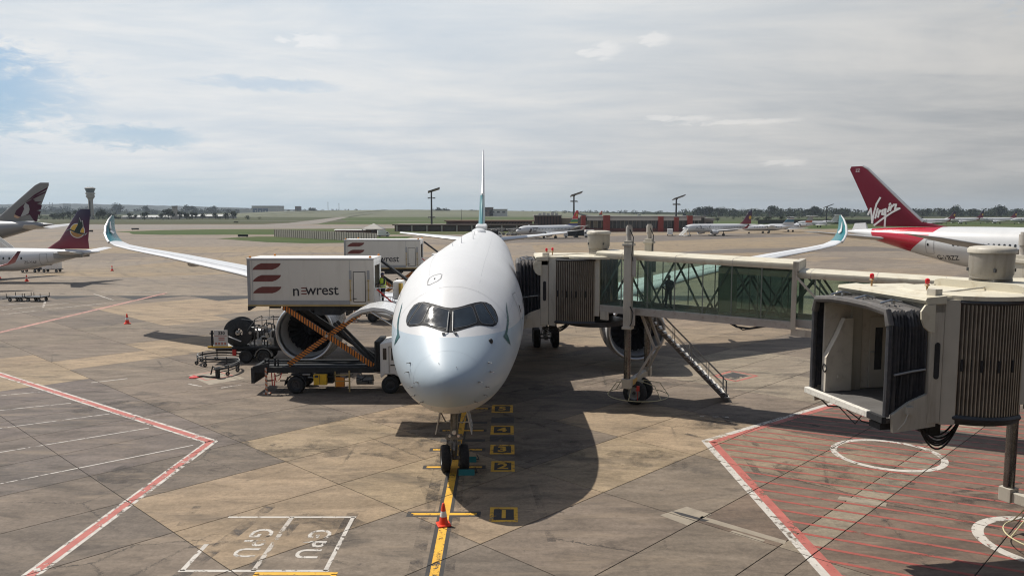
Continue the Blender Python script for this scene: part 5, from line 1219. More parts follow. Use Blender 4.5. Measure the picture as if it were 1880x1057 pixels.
    for i in range(5): b.span((cx + .142, -1.2 + i * .16, 1.18 + G), (cx + .15, -1.12 + i * .16, 1.46 + G)); b.span((cx - .15, -1.2 + i * .16, 1.18 + G), (cx - .142, -1.12 + i * .16, 1.46 + G))
    b.build('hazard_plate', yellow_p, br)['kind'] = 'stuff'
    b = MB(); b.bar((cx + .35, -.6, 4.85), (cx + 1.05, -.5, 3.1 + G), .16, .12); b.bar((cx + 1.05, -.5, 3.1 + G), (cx + .25, -.9, 1.55 + G), .11, .11); b.bar((cx + 1.05, .5, 3.1 + G), (cx + .25, .9, 1.55 + G), .11, .11); b.bar((cx + .35, .6, 4.85), (cx + 1.05, .5, 3.1 + G), .16, .12); b.cyl((cx + 1.05, -.65, 3.1 + G), (cx + 1.05, .65, 3.1 + G), .06, 8); pieces(b, 'drag_link', m_beam, br)
    bo = MB(); bo.span((bogie_x - .12, -.2, .45 + G), (bogie_x + .12, .2, 1.1 + G)); bo.cyl((bogie_x, -.75, .63 + G), (bogie_x, .75, .63 + G), .09, 10); bg_ = bo.build('bogie', dark_metal, br)
    for sg in (-1, 1): wheel(bg_, (bogie_x, sg * .55, .63 + G), .63, .42, 'Y', grey_metal)
    b = MB(); b.tube([(bogie_x + 1.62 * math.cos(2 * math.pi * i / 40), 1.62 * math.sin(2 * math.pi * i / 40), .42 + G) for i in range(41)], .022, 6)
    for a in (25, 90, 155, 205, 270, 335): x, y = bogie_x + 1.62 * math.cos(R(a)), 1.62 * math.sin(R(a)); b.tube([(x, y, .42 + G), (bogie_x + 1.15 * math.cos(R(a)), 1.15 * math.sin(R(a)), 1.08 + G), (bogie_x + .2 * math.cos(R(a)), .45 * math.sin(R(a)), 1.2 + G)], .022, 6)
    b.build('guard_hoop', mat('pale_yellow_hoop', (.55, .5, .3), .5), br, smooth=True)
    b = MB(); b.tube([(cx + .2, -.9, .9 + G), (cx + .34, -1.0, .75 + G), (cx + .34, -1.0, .35 + G)], .02, 6); b.box((cx + .36, -1.0, .98 + G), (.13, .13, .26)); b.build('emergency_stop_box', red_p, br)
    # service stair (world-aligned end points, turned into the bridge frame)
    if stair:
        IM = br.matrix_basis.inverted(); T0 = IM @ Vector(stair[0]); T1 = IM @ Vector(stair[1]); d = T1 - T0; side = Vector((-d.y, d.x, 0)).normalized(); hw = .52
        st = MB()
        for sg in (-1, 1): st.bar(T0 + side * sg * hw, T1 + side * sg * hw + Vector((0, 0, -.08)), .05, .2)
        so2 = st.build('service_stair', mat('weathered_stair_steel', (.13, .12, .11), .5, .4, var=.3, dirt_amt=.4), br)
        N = 20; tm = MB(); tm.box((0, 0, 0), (.27, 2 * hw + .12, .05)); tme = tm.mesh('stair_tread', mat('glint_tread_steel', (.5, .48, .44), .75, .0, var=.2))  # pale matte tread colour stands in for the sun's glint
        ang = math.atan2(d.y, d.x)
        for i in range(N):
            q = T0 + d * ((i + .5) / N); o = bpy.data.objects.new('stair_tread', tme); COL.objects.link(o); o.parent = so2; o.location = q + Vector((0, 0, .10)); o.rotation_euler = (0, 0, ang)
        for sg in (-1, 1):
            hr = MB(); up = Vector((0, 0, .95)); up2 = Vector((0, 0, .55)); off = side * sg * (hw + .04)
            e = T1 - d * .03 + off; hr.tube([T0 + off + up, e + up, e + Vector((0, 0, .2))], .026, 6); hr.tube([T0 + off + up2, e + up2], .02, 6)
            for i in range(6): q = T0 + d * (i / 5.2) + off; hr.tube([q, q + up], .022, 6)
            hr.build('stair_handrail', grey_metal, so2, smooth=True)
        f = MB(); ax = T1 - d * .03; f.bar(ax - side * .5 + Vector((0, 0, .1)), ax + side * .5 + Vector((0, 0, .1)), .07)
        f.bar(ax + Vector((-.2, 0, .12)), ax + Vector((.2, 0, .12)), .06); f.build('stair_foot', dark_metal, so2)
        for sg in (-1, 1): w = MB(); w.lathe([(.03, -.04), (.11, -.04), (.11, .04), (.03, .04)], 14, Matrix.Translation(ax + side * sg * .46 + Vector((0, 0, .11))) @ Matrix.Rotation(ang, 4, 'Z') @ Matrix.Rotation(R(90), 4, 'X'), True); w.build('stair_castor', black, so2)
    return br

bridge = jet_bridge('glazed cream jet bridge docked against the white jet, with a stair beside its wheels', (5.03, 42.28, 0), R(-26.7), (-3.65, -.585), 206.7, 1.9, 1.95, stair=((7.0, 42.55, 4.85), (11.75, 42.0, .02)), beacons=((-.35, 1.2), (-.7, .6)), vent_at=(-.55, .45), folds=6, amp=.13, droop=.55)
bridge2 = jet_bridge('nearest jet bridge at the right edge, its dark open canopy facing the white jet', (12.62, 21.19, 0), R(23), (-2.12, 1.403), 168.0, 4.6, 4.74, beacons=((-.3, -1.1), (-.7, .9)), vent_at=(.66, .06), inner_end=20, droop=1.2, G=-1.033, scale=.908, z0=.938)
# ------------------------------------------------------------------ vehicles, people, small things on the apron
m_boxside = mat('van_box_side', (.60, .565, .50), .45, var=.03, scale=1.0, dirt=(.35, .3, .24), dirt_amt=.25, streak=True)
m_boxroof = mat('van_box_roof', (.6, .59, .57), .45, var=.04)
m_brown = mat('brown_leaf_print', (.15, .04, .032), .5, var=.15, scale=4)
m_chass = mat('dark_chassis', (.016, .018, .02), .75, .0, var=.3, scale=3, dirt=(.09, .07, .05), dirt_amt=.35)
m_amber = mat('amber_lamp', (.6, .22, .02), .3)
m_vest = mat('yellow_green_vest', (.50, .68, .06), .7, var=.12, scale=6)
m_skirt = mat('grey_box_skirt', (.30, .30, .30), .5, var=.1)
m_ochre = mat('ochre_edge', (.42, .3, .12), .55, var=.15)


def stripe_mat(key, a, b_, period, slant=.6):
    m = bpy.data.materials.new(key); m.use_nodes = True; t = NT(m.node_tree); b = t.N['Principled BSDF']; ob = t.new('ShaderNodeTexCoord').outputs['Object']; X, Y, Z = t.sep(ob)
    s = t.math('GREATER_THAN', t.math('FRACT', t.math('DIVIDE', t.math('ADD', X, t.math('MULTIPLY', Z, slant)), period)), .42)
    f = t.rng(t.noise(ob, 5, 5), .25, .75, .75, 1.15); t.put(b.inputs['Base Color'], t.mix(1.0, t.mix(s, a, b_), t.comb(f, f, f), 'MULTIPLY')); b.inputs['Roughness'].default_value = .5; return m
m_haz = stripe_mat('black_orange_hazard_stripes', (.025, .02, .018), (.62, .2, .025), .17)

LEAF = [(0, 0), (.05, .25), (.16, .5), (.34, .8), (.55, 1), (1.75, 1), (1.72, .78), (1.62, .5), (1.42, .2), (1.2, .02)]


def catering_truck(label, loc):
    t = thing('catering_truck', label, 'catering truck', loc, 0, 'catering trucks at the white jet')
    b = MB(); b.span((-3.45, -.55, 1.15), (3.5, -.40, 1.48)); b.span((-3.45, .40, 1.15), (3.5, .55, 1.48)); b.span((-3.45, -.7, 1.36), (3.3, .7, 1.42)); b.span((-3.45, 1.0, 1.3), (3.3, 1.2, 1.52)); b.span((-3.45, -1.2, 1.42), (3.3, -1.02, 1.52)); b.span((-3.45, -1.22, 1.22), (3.3, -1.16, 1.5))
    for x in (-3, -1.5, 0, 1.5, 3): b.span((x - .06, -.5, 1.2), (x + .06, .5, 1.4))
    ch = b.build('chassis', m_chass, t)
    b = MB(); b.span((-3.6, -1.25, .62), (-3.42, 1.25, 1.5)); b.prism([(-3.5, -1.24, 1.5), (-3.5, -1.24, 1.58), (-2.6, -1.24, 1.8), (-2.6, -1.24, 1.5)], (0, .1, 0)); b.build('tail_guard', m_chass, t)
    b = MB(); b.bar((-2.75, -1.28, .1), (-2.75, -1.28, 1.5), .10); b.span((-2.95, -1.4, .02), (-2.55, -1.1, .08)); b.build('outrigger_leg', stripe_mat('outrigger_stripes', (.5, .12, .03), (.5, .42, .35), .25, 1.0), t)
    b = MB(); b.bar((1.9, -1.25, .15), (1.9, -1.25, 1.35), .08); b.bar((1.1, -1.22, 1.1), (1.95, -1.22, 1.1), .05); b.bar((1.1, -1.22, .75), (1.95, -1.22, .75), .05); b.bar((1.1, -1.22, .4), (1.1, -1.22, 1.3), .05); b.build('access_ladder', m_ochre, t)
    for dx in (-1.15, 4.15):
        for sg in (-1, 1): wheel(t, (dx, sg * .98, .5), .5, .34 if dx > 0 else .5, 'Y', dark_metal)
    b = MB()
    for i in range(9): a0 = R(20 * i); a1 = R(20 * i + 20); b.prism([(-1.15 + .62 * math.cos(a0), -1.22, .5 + .62 * math.sin(a0)), (-1.15 + .62 * math.cos(a1), -1.22, .5 + .62 * math.sin(a1)), (-1.15 + .57 * math.cos(a1), -1.22, .5 + .57 * math.sin(a1)), (-1.15 + .57 * math.cos(a0), -1.22, .5 + .57 * math.sin(a0))], (0, .5, 0))
    b.build('mudguard', m_chass, t)
    b = MB(); b.span((-.12, -1.24, .52), (.62, -1.0, 1.12)); yb = b.build('yellow_locker', yellow_p, t, bevel=.02); b = MB(); b.span((.22, -1.26, .55), (.24, -1.24, 1.1)); b.span((-.05, -1.26, .95), (.15, -1.25, 1.08)); b.build('locker_trim', dark_metal, yb)
    b = MB(); b.span((1.45 - .9 + .55, -1.24, .42), (1.6, -1.0, .95)); b.build('orange_locker', orange_p, t, bevel=.02)
    b = MB(); b.cyl((2.2, -.6, .7), (3.1, -.6, .7), .28, 16); b.build('air_tank', grey_metal, t, smooth=True, angle=40); b = MB(); b.span((-.1, -.9, .55), (.9, .9, 1.1)); b.build('hydraulic_tank', m_chass, t)
    b = MB(); b.tube([(-2.9, -.9, 1.6), (-2.9, -.9, 1.95), (-2.7, -.9, 1.95), (-2.7, -.9, 1.6)], .05, 6); b.tube([(-2.35, -.9, 1.5), (-2.35, -.9, 2.0)], .06, 8); b.tube([(-2.2, -.8, 1.5), (-2.2, -.8, 1.9)], .05, 8); b.build('valve_block', m_chass, t)
    b = MB(); b.tube([(-2.3, -1.2, 1.2), (-2.2, -1.25, .7), (-2.0, -1.2, .9), (-1.9, -1.2, 1.2)], .03, 6); b.tube([(-2.5, -1.1, 1.2), (-2.45, -1.15, .5), (-2.35, -1.1, .45), (-2.3, -1.1, 1.1)], .03, 6); b.build('hanging_hose', red_p, t)
    random.seed(9)
    for i in range(22): x = -2.8 + random.random() * 5.6; b = MB(); z = random.uniform(.7, 1.3); b.tube([(x, -1.0 - random.random() * .2, z), (x + random.uniform(.15, .5), -1.1, z), (x + random.uniform(.3, .7), -1.0, z + random.uniform(-.3, .3))], random.uniform(.02, .05), 6); b.build('chassis_pipe', (dark_metal, m_chass, grey_metal)[i % 3], t, smooth=True, angle=60)
    # cab
    b = MB(); sec = [(3.62, 1.0), (3.62, 2.86), (4.3, 2.98), (5.15, 2.86), (5.52, 1.98), (5.58, 1.0), (5.5, .62), (4.75, .62), (4.68, .95), (4.4, 1.12), (3.9, 1.12), (3.66, .9)]
    b.prism([(x, -1.18, z) for x, z in sec], (0, 2.36, 0)); cb = b.build('cab', white_p, t, bevel=.05)
    b = MB(); b.prism([(x, -1.2, z) for x, z in ((4.25, 1.92), (4.25, 2.62), (5.0, 2.6), (5.3, 1.92))], (0, .04, 0)); b.prism([(x, -1.2, z) for x, z in ((3.78, 1.95), (3.78, 2.6), (3.98, 2.6), (3.98, 1.95))], (0, .04, 0)); b.build('side_glass', m_cabin_glass, cb)
    b = MB(); b.quad((5.21, -1.05, 2.75), (5.53, -1.05, 2.0), (5.53, 1.05, 2.0), (5.21, 1.05, 2.75)); b.build('windscreen', m_cabin_glass, cb, recalc=False)
    b = MB(); [b.bar((x0, -1.195, z0), (x1, -1.195, z1), .02) for x0, z0, x1, z1 in ((4.12, 1.2, 4.12, 2.7), (5.35, 1.2, 5.35, 1.95), (4.12, 2.7, 5.05, 2.68))]; b.build('door_gap', dark_metal, cb)
    b = MB(); b.span((4.2, -1.22, 1.62), (4.45, -1.18, 1.68)); b.build('cab_door_handle', dark_metal, cb); b = MB(); b.span((5.3, -1.5, 2.0), (5.4, -1.25, 2.5)); b.build('wing_mirror', dark_metal, cb)
    text('NS45', .36, m_black_text, 'fleet_number', cb, Matrix.Translation((4.86, -1.186, 1.5)) @ Matrix.Rotation(R(90), 4, 'X'), depth=.002, bold=.012)
    b = MB(); b.span((3.3, -1.1, 1.3), (3.6, 1.1, 2.95)); b.tube([(3.4, -1.2, 1.3), (3.4, -1.2, 3.0)], .04, 6); b.build('headboard', m_chass, t)
    # scissor lift: two pairs of striped arms
    for sg in (-1, 1):
        for (x0, z0), (x1, z1), oy, nm in (((-1.75, 4.9), (3.2, 1.55), .95, 'scissor_arm'), ((2.65, 4.65), (-1.6, 1.6), .80, 'scissor_arm')):
            L = math.hypot(x1 - x0, z1 - z0); b = MB(); b.span((-L / 2, -.06, -.14), (L / 2, .06, .14)); o = b.build(nm, m_haz if sg < 0 else m_chass, t, loc=((x0 + x1) / 2, sg * oy, (z0 + z1) / 2), rot=(0, -math.atan2(z1 - z0, x1 - x0), 0))
    b = MB(); b.cyl((.62, -1.05, 3.27), (.62, 1.05, 3.27), .09, 12); b.build('scissor_pin', steel, t); b = MB(); b.cyl((3.1, -.4, 1.6), (.9, -.4, 3.9), .10, 12); b.cyl((3.1, .4, 1.6), (.9, .4, 3.9), .10, 12); pieces(b, 'lift_ram', dark_metal, t, smooth=True, angle=40)
    b = MB(); b.span((-1.8, -1.0, 4.7), (3.0, -.85, 4.92)); b.span((-1.8, .85, 4.7), (3.0, 1.0, 4.92)); pieces(b, 'lift_rail', m_chass, t); b = MB(); b.span((.0, -1.1, 4.45), (1.45, 1.0, 4.93)); b.build('underfloor_unit', m_chass, t)
    # box
    x0, x1, z0, z1, y = -3.65, 3.35, 4.95, 7.55, 1.2
    b = MB(); b.span((x0, -y, z0), (x1, y, z0 + .10)); bx = b.build('box_floor', m_ochre, t)
    for sg in (-1, 1): b = MB(); b.span((x0, sg * (y - .05), z0 + .10), (x1, sg * y, z1)); b.build('box_side', m_boxside, t)
    b = MB(); b.span((x0, -y + .05, z0 + .1), (x0 + .05, y - .05, z1)); b.build('box_end', m_boxside, t)
    b = MB(); b.span((x0 - .02, -y - .02, z1), (x1 + .04, y + .02, z1 + .09)); b.build('box_roof', m_boxroof, t, bevel=.02)
    b = MB(); b.span((x1 - .05, -y + .05, z0 + .1), (x1, -.85, z1)); b.span((x1 - .05, .85, z0 + .1), (x1, y - .05, z1)); b.span((x1 - .05, -.85, z1 - .35), (x1, .85, z1)); b.build('box_front_frame', white_p, t)
    b = MB(); b.span((x0, -y - .025, z0 + .1), (x1 - 1.35, -y - .002, z0 + .34)); b.build('box_skirt', m_skirt, t); b = MB(); b.span((x0, -y - .03, z0 + .02), (x1, -y - .002, z0 + .095)); b.build('box_edge', m_ochre, t)
    b = MB(); b.span((x0 - .01, -y - .015, z1 - .04), (x1, -y - .002, z1 - .01)); b.span((x0, -y - .02, z0 + .1), (x0 + .16, -y - .002, z1 - .06)); b.span((x0 + .27, -y - .006, z0 + .3), (x0 + .29, -y - .002, z1 - .06)); b.span((2.0, -y - .006, z0 + .1), (2.02, -y - .002, z1 - .06)); b.build('box_trim', m_skirt, t)
    b = MB(); b.prism([(x0, -y - .06, z0 + .02), (x0 + .5, -y - .06, z0 + .02), (x0 + .1, -y - .06, z0 - .22), (x0, -y - .06, z0 - .22)], (0, .1, 0)); b.span((-2.5, -1.1, z0 - .12), (-1.9, -.9, z0)); pieces(b, 'box_bracket', m_chass, t)
    dx, dw, dh = 2.55, .62, 1.62
    b = MB(); b.span((dx - dw / 2, -y - .03, z0 + .28), (dx + dw / 2, -y - .004, z0 + .28 + dh)); sd = b.build('side_door', m_boxside, t); b = MB()
    for a, c in (((dx - dw / 2 - .03, z0 + .25), (dx - dw / 2, z0 + .31 + dh)), ((dx + dw / 2, z0 + .25), (dx + dw / 2 + .03, z0 + .31 + dh)), ((dx - dw / 2, z0 + .25), (dx + dw / 2, z0 + .28)), ((dx - dw / 2, z0 + .28 + dh), (dx + dw / 2, z0 + .31 + dh))): b.span((a[0], -y - .035, a[1]), (c[0], -y - .003, c[1]))
    b.build('door_gasket', black, sd); b = MB(); b.span((dx - .38, -y - .05, z0 + .42), (dx - .16, -y - .035, z0 + .46)); b.build('door_catch', dark_metal, sd)
    for px in (dx - .5, dx + .5):
        b = MB(); b.bar((px, -y - .06, z0 + .35), (px, -y - .06, z0 + 1.45), .04); [b.span((px - .05, -y - .08, zz_ - .03), (px + .05, -y - .003, zz_ + .03)) for zz_ in (z0 + .35, z0 + .9, z0 + 1.45)]; b.build('grab_rail', m_ochre, t); b = MB(); b.span((px - .07, -y - .012, z0 + 1.5), (px + .07, -y - .003, z0 + 2.0)); b.build('rail_recess', m_skirt, t)
    for zz_ in (6.98, 6.33, 5.68): b = MB(); b.prism([(x0 + .30 + .9 * x, -y - .006, zz_ + .37 * z) for x, z in LEAF], (0, .004, 0)); b.build('brown_leaf_mark', m_brown, t)
    RX = Matrix.Rotation(R(90), 4, 'X'); ty = -y - .004
    text('n', .86, m_black_text, 'box_lettering', t, Matrix.Translation((-.97, ty, 5.80)) @ RX, depth=.002, bold=.008)
    text('wrest', .82, m_black_text, 'box_lettering', t, Matrix.Translation((.47, ty, 5.85)) @ RX, depth=.002, bold=.008, spacing=.96)
    for i in range(3): b = MB(); b.prism([(-.70 + .36 * x, ty, 5.62 + .16 * i + z) for x, z in ((0, 0), (.1, .07), (.8, .07), (1, .10), (.9, .03), (.8, .0))], (0, .003, 0)); b.build('lettering_bar', m_brown, t)
    b = MB()
    for x, yy in ((x0 + .15, -1.1), (x1 - .2, -1.1), (x0 + .9, 1.0), (x1 - .1, 1.1)): b.lathe([(.07, 0), (.07, .07), (.03, .11)], 10, Matrix.Translation((x, yy, z1 + .09)))
    pieces(b, 'marker_lamp', m_amber, t)
    # front platform with rails
    b = MB(); b.span((x1, -1.05, z0 - .02), (x1 + 1.7, 1.0, z0 + .06)); b.build('platform', grey_metal, t)
    b = MB(); b.prism([(x1 + .02, -1.1, z0 + .02), (x1 + .36, -1.1, z0 + .02), (x1 + .2, -1.1, z0 + 1.0), (x1 + .02, -1.1, z0 + 1.05)], (0, .05, 0)); b.build('platform_gusset', white_p, t)
    b = MB()
    for zz_ in (.28, .52, .76, 1.02): b.bar((x1 + .05, -1.07, z0 + zz_), (x1 + 1.15, -1.07, z0 + zz_), .04)
    for i in range(7): b.bar((x1 + .4 + i * .12, -1.07, z0 + .06), (x1 + .4 + i * .12, -1.07, z0 + .52), .025)
    b.build('platform_railing', white_p, t); b = MB(); b.bar((x1 + .15, -1.11, z0 + .95), (x1 + 1.1, -1.11, z0 + .12), .07); b.bar((x1 + .35, -1.11, z0 + .07), (x1 + 1.15, -1.11, z0 + .07), .06); pieces(b, 'red_brace', red_p, t)
    b = MB(); b.bar((x1 + .1, .95, z1 - .2), (x1 + 1.6, .75, z0 + 1.3), .3, .12); b.build('canopy_arm', m_chass, t)
    b = MB(); b.span((x1 + .95, -.6, z0 + .3), (x1 + 1.5, .5, z0 + 1.35)); b.build('meal_container', white_p, t, bevel=.08); b = MB(); b.cyl((x1 + 1.42, -.72, z0 + .15), (x1 + 1.42, -.72, z0 + 1.25), .12, 12); b.build('brass_roller', mat('brass', (.55, .38, .1), .3, 1.0), t, smooth=True, angle=40)
    return t

truck = catering_truck('nearest catering truck on raised scissor arms, with side door and platform by the jet', (-11.0, 44.45, 0))
dup(truck, (-11.75, 73.1, 0), label='catering truck farther back, its white box half hidden behind the nearer one')

# ---- people
def person(label, loc, rz, arm_l, arm_r, legs, vest=True, dark=False, scale=1.0):
    p = thing('person', label, 'person', loc, rz)
    V = []; E = []; RAD = []
    def v(co, r, par=None): V.append(co); RAD.append(r); i = len(V) - 1; E.append((par, i)) if par is not None else None; return i
    pel = v((0, 0, .98), (.17, .13)); ab = v((0, 0, 1.15), (.155, .12), pel); ch = v((0, 0, 1.36), (.19, .13), ab); nk = v((0, -.01, 1.52), (.06, .06), ch); hd = v((0, -.03, 1.62), (.085, .095), nk); tp = v((0, -.03, 1.75), (.075, .085), hd)
    for sg, arm in ((-1, arm_l), (1, arm_r)):
        sh = v((sg * .2, 0, 1.43), (.07, .075), ch); el = v((sg * arm[0][0], arm[0][1], arm[0][2]), (.05, .05), sh); wr = v((sg * arm[1][0], arm[1][1], arm[1][2]), (.035, .035), el)
    for sg, lg in ((-1, legs[0]), (1, legs[1])):
        hp = v((sg * .1, 0, .9), (.105, .11), pel); kn = v((sg * .11 + lg[0] * .4, lg[1] * .5, .5), (.07, .075), hp); an = v((sg * .12 + lg[0], lg[1], .09), (.05, .05), kn); to = v((sg * .13 + lg[0], lg[1] - .18, .05), (.045, .035), an)
    me = bpy.data.meshes.new('body'); me.from_pydata(V, E, []); o = bpy.data.objects.new('body', me); COL.objects.link(o); o.parent = p
    o.modifiers.new('skin', 'SKIN'); sv = me.skin_vertices[0].data
    for i, r in enumerate(RAD): sv[i].radius = r
    sv[0].use_root = True; sm = o.modifiers.new('sub', 'SUBSURF'); sm.levels = 1; sm.render_levels = 2
    k = ('dark_' if dark else '') + 'worker_clothes'
    m = MATS.get(k) or zpaint(k, [(0, (.012, .012, .014)), (.1, (.02, .022, .035)), (1.0, (.03, .032, .045) if not dark else (.02, .025, .03)), (1.5, (.11, .055, .035))], .8, coat=0, var=.2); me.materials.append(m)
    for sg, arm in ((-1, arm_l), (1, arm_r)):
        w = Vector((sg * arm[1][0], arm[1][1], arm[1][2])); e = Vector((sg * arm[0][0], arm[0][1], arm[0][2])); d = (w - e).normalized(); s = d.cross(Vector((0, 0, 1))); s = s.normalized() if s.length > .1 else Vector((1, 0, 0)); n = s.cross(d)
        b = MB(); b.tube([w - d * .02, w + d * .05, w + d * .09], [.03, .042, .036], 8)
        for i, L in enumerate((.07, .085, .08, .06)): q = w + d * .085 + s * (i - 1.5) * .02; b.tube([q, q + d * L * .5 + n * .004, q + d * L * .85 - n * .02], [.010, .009, .007], 6)
        q = w + d * .03 + s * .035; b.tube([q, q + d * .035 + s * .02, q + d * .07 + s * .02], [.012, .010, .008], 6); b.build('hand', mat('skin', (.12, .06, .04), .6), p, smooth=True, angle=60)
    b = MB(); b.ico((0, -.02, 1.70), .1, (.95, 1.05, .95), 12, 8); b.build('hair', mat('dark_hair', (.012, .01, .01), .8) if dark else mat('dark_cap', (.03, .03, .06), .8), p, smooth=True)
    b = MB(); b.ico((0, -.125, 1.63), .02, (.7, 1, 1.2), 6, 4); b.build('nose', mat('skin', (.12, .06, .04), .6), p, smooth=True); b = MB(); [b.ico((sx * .035, -.112, 1.655), .011, (1, .6, .7), 6, 4) for sx in (-1, 1)]; pieces(b, 'eye', black, p); b = MB(); [b.ico((sx * .088, -.03, 1.63), .028, (.35, .8, 1), 6, 4) for sx in (-1, 1)]; pieces(b, 'ear', mat('skin', (.12, .06, .04), .6), p)
    if vest:
        rings = []
        for z, rx, ry in ((.92, .215, .16), (1.05, .205, .155), (1.2, .20, .15), (1.34, .225, .16), (1.44, .21, .14), (1.49, .13, .1)): rings.append([(rx * math.cos(R(15 * k)), ry * math.sin(R(15 * k)), z) for k in range(24)])
        b = MB(); b.loft(rings, False); vo = b.build('hi_vis_vest', m_vest, p, smooth=True); vo.modifiers.new('t', 'SOLIDIFY').thickness = .012
        b = MB(); b.loft([[(q[0] * 1.05, q[1] * 1.05, z) for q in rings[1]] for z in (1.02, 1.07)], False); b.build('reflective_band', mat('reflective_tape', (.6, .6, .58), .3), vo)
    if scale != 1: p.scale = (scale,) * 3
    return p

person('worker in dark cap and yellow-green vest standing on the front catering platform', (-7.25, 43.85, 5.01), R(-50), ((.27, -.05, 1.16), (.25, -.28, 1.1)), ((.26, -.06, 1.16), (.24, -.3, 1.14)), ((0, .05), (0, -.08)))
person('dark figure standing with hands on hips behind the glass of the docked jet bridge', (8.15, 40.65, 5.14), R(20), ((.36, .06, 1.2), (.2, -.02, 1.03)), ((.36, .06, 1.2), (.2, -.02, 1.03)), ((-.03, 0), (.04, 0)), False, True)

# ---- hydrant fuel vehicle
def fuel_vehicle():
    t = thing('fuel_dispenser', 'dark hydrant fuel dispenser with hose reel and white notice board beside the left engine', 'fuel vehicle', (-16.3, 53.4, 0), R(3))
    b = MB(); b.span((-3.9, -.5, .75), (3.4, -.36, 1.0)); b.span((-3.9, .36, .75), (3.4, .5, 1.0)); b.span((-3.9, -1.1, .98), (3.4, 1.1, 1.08)); b.build('chassis', m_chass, t)
    b = MB(); b.span((-4.15, -1.2, 1.02), (-2.6, 1.2, 1.12)); b.build('front_deck', grey_metal, t); b = MB(); b.span((-4.18, -1.25, 1.12), (-2.6, -1.18, 1.2)); b.build('deck_edge', yellow_p, t)
    b = MB(); b.span((-3.75, -1.2, 1.2), (-2.85, -1.16, 2.28)); sb = b.build('notice_board', mat('notice_white', (.55, .53, .49), .5, var=.05), t)
    text('330', .3, m_black_text, 'board_number', sb, Matrix.Translation((-3.25, -1.204, 2.08)) @ Matrix.Rotation(R(90), 4, 'X'), depth=.002, bold=.01)
    b = MB(); b.span((-3.7, -1.205, 1.88), (-2.9, -1.201, 1.91)); [b.span((-3.45, -1.205, z), (-3.05, -1.201, z + .07)) for z in (1.72, 1.6)]; [b.span((-3.68 + i * .2, -1.205, 1.3), (-3.56 + i * .2, -1.201, 1.46)) for i in range(4)]; b.build('board_print', mat('faded_red_print', (.4, .16, .12), .6), sb)
    b = MB(); b.bar((-3.9, -1.1, 1.1), (-3.9, -1.1, 2.25), .12); b.bar((-4.05, -1.1, 2.05), (-3.75, -1.1, 2.05), .08); b.build('deck_post', m_chass, t); b = MB(); b.bar((-2.8, -1.15, 1.85), (-2.0, -1.1, 1.5), .12, .04); b.build('chute', white_p, t)
    # reel
    M = Matrix.Translation((-2.25, -.35, 2.05)) @ Matrix.Rotation(R(90), 4, 'X') @ Matrix.Rotation(R(0), 4, 'Y')
    for zz_ in (-.48, .48):
        b = MB(); b.lathe([(.3, zz_ - .025), (.95, zz_ - .025), (.98, zz_), (.95, zz_ + .025), (.3, zz_ + .025)], 36, M, True); rl = b.build('reel_flange', m_chass, t, smooth=True, angle=40)
        b = MB(); [b.bar(M @ Vector((.1 * math.cos(R(60 * k)), .1 * math.sin(R(60 * k)), zz_)), M @ Vector((.9 * math.cos(R(60 * k)), .9 * math.sin(R(60 * k)), zz_)), .05) for k in range(6)]; b.build('reel_spoke', dark_metal, rl)
    b = MB(); b.lathe([(.35, -.45), (.72, -.42), (.78, -.2), (.74, 0), (.78, .2), (.72, .42), (.35, .45)], 30, M); b.build('hose_coil', black, t, smooth=True)
    b = MB(); b.lathe([(.05, .5), (.16, .5), (.16, .62), (.05, .64)], 16, M); b.build('reel_hub', steel, t)
    # pipework, filter vessel, cabinets
    b = MB(); b.lathe([(.02, -.75), (.32, -.7), (.42, -.55), (.42, .55), (.32, .7), (.02, .75)], 24, Matrix.Translation((-.75, -.15, 1.85)) @ Matrix.Rotation(R(90), 4, 'Y')); b.build('filter_vessel', m_ram, t, smooth=True, angle=50)
    b = MB(); b.lathe([(.02, .0), (.3, .05), (.33, .2), (.33, .95), (.2, 1.15), (.02, 1.2)], 20, Matrix.Translation((.4, -.6, 1.1))); b.build('filter_vessel', dark_metal, t, smooth=True, angle=50)
    random.seed(5)
    for i in range(16):
        x = -1.5 + i * .24; b = MB(); z0 = 1.12; h = random.uniform(.5, 1.5); y0 = -.95 + random.random() * .35; b.tube([(x, y0, z0), (x, y0, z0 + h), (x + .12, y0 - .03, z0 + h + .12), (x + .42, y0, z0 + h + .12), (x + .52, y0, z0 + h), (x + .52, y0, z0 + h * .4)], .045 if i % 3 else .075, 8); b.build('pipe', dark_metal if i % 3 else grey_metal, t, smooth=True, angle=60)
    for i in range(14): x = -1.4 + random.random() * 3.6; z = 1.2 + random.random() * 1.3; b = MB(); b.lathe([(.02, -.06), (.1, -.05), (.1, .05), (.02, .06)], 12, Matrix.Translation((x, -1.05, z)) @ Matrix.Rotation(R(90), 4, 'X')); b.build('gauge', steel if i % 3 else m_hub, t)
    for x, z in ((-1.0, 1.2), (-.2, 1.3), (.6, 1.25), (1.2, 1.5)): b = MB(); b.span((x, -1.02, z), (x + .34, -.86, z + .42)); b.build('meter_box', dark_metal if x > 0 else grey_metal, t, bevel=.02)
    b = MB(); b.span((1.4, -1.05, 1.1), (2.6, 1.05, 2.7)); b.build('equipment_cabinet', m_chass, t, bevel=.03); b = MB(); b.span((2.65, -1.05, 1.1), (3.9, 1.05, 2.6)); b.build('driver_cab', m_chass, t, bevel=.06)
    b = MB(); b.tube([(-1.6, -1.0, 2.2), (-1.1, -1.0, 2.85), (0, -1.0, 3.02), (1.5, -1.0, 2.98), (2.8, -1.0, 2.95)], .035, 6); b.tube([(-2.2, -.2, 2.9), (-1.1, -1.0, 2.85)], .03, 6)
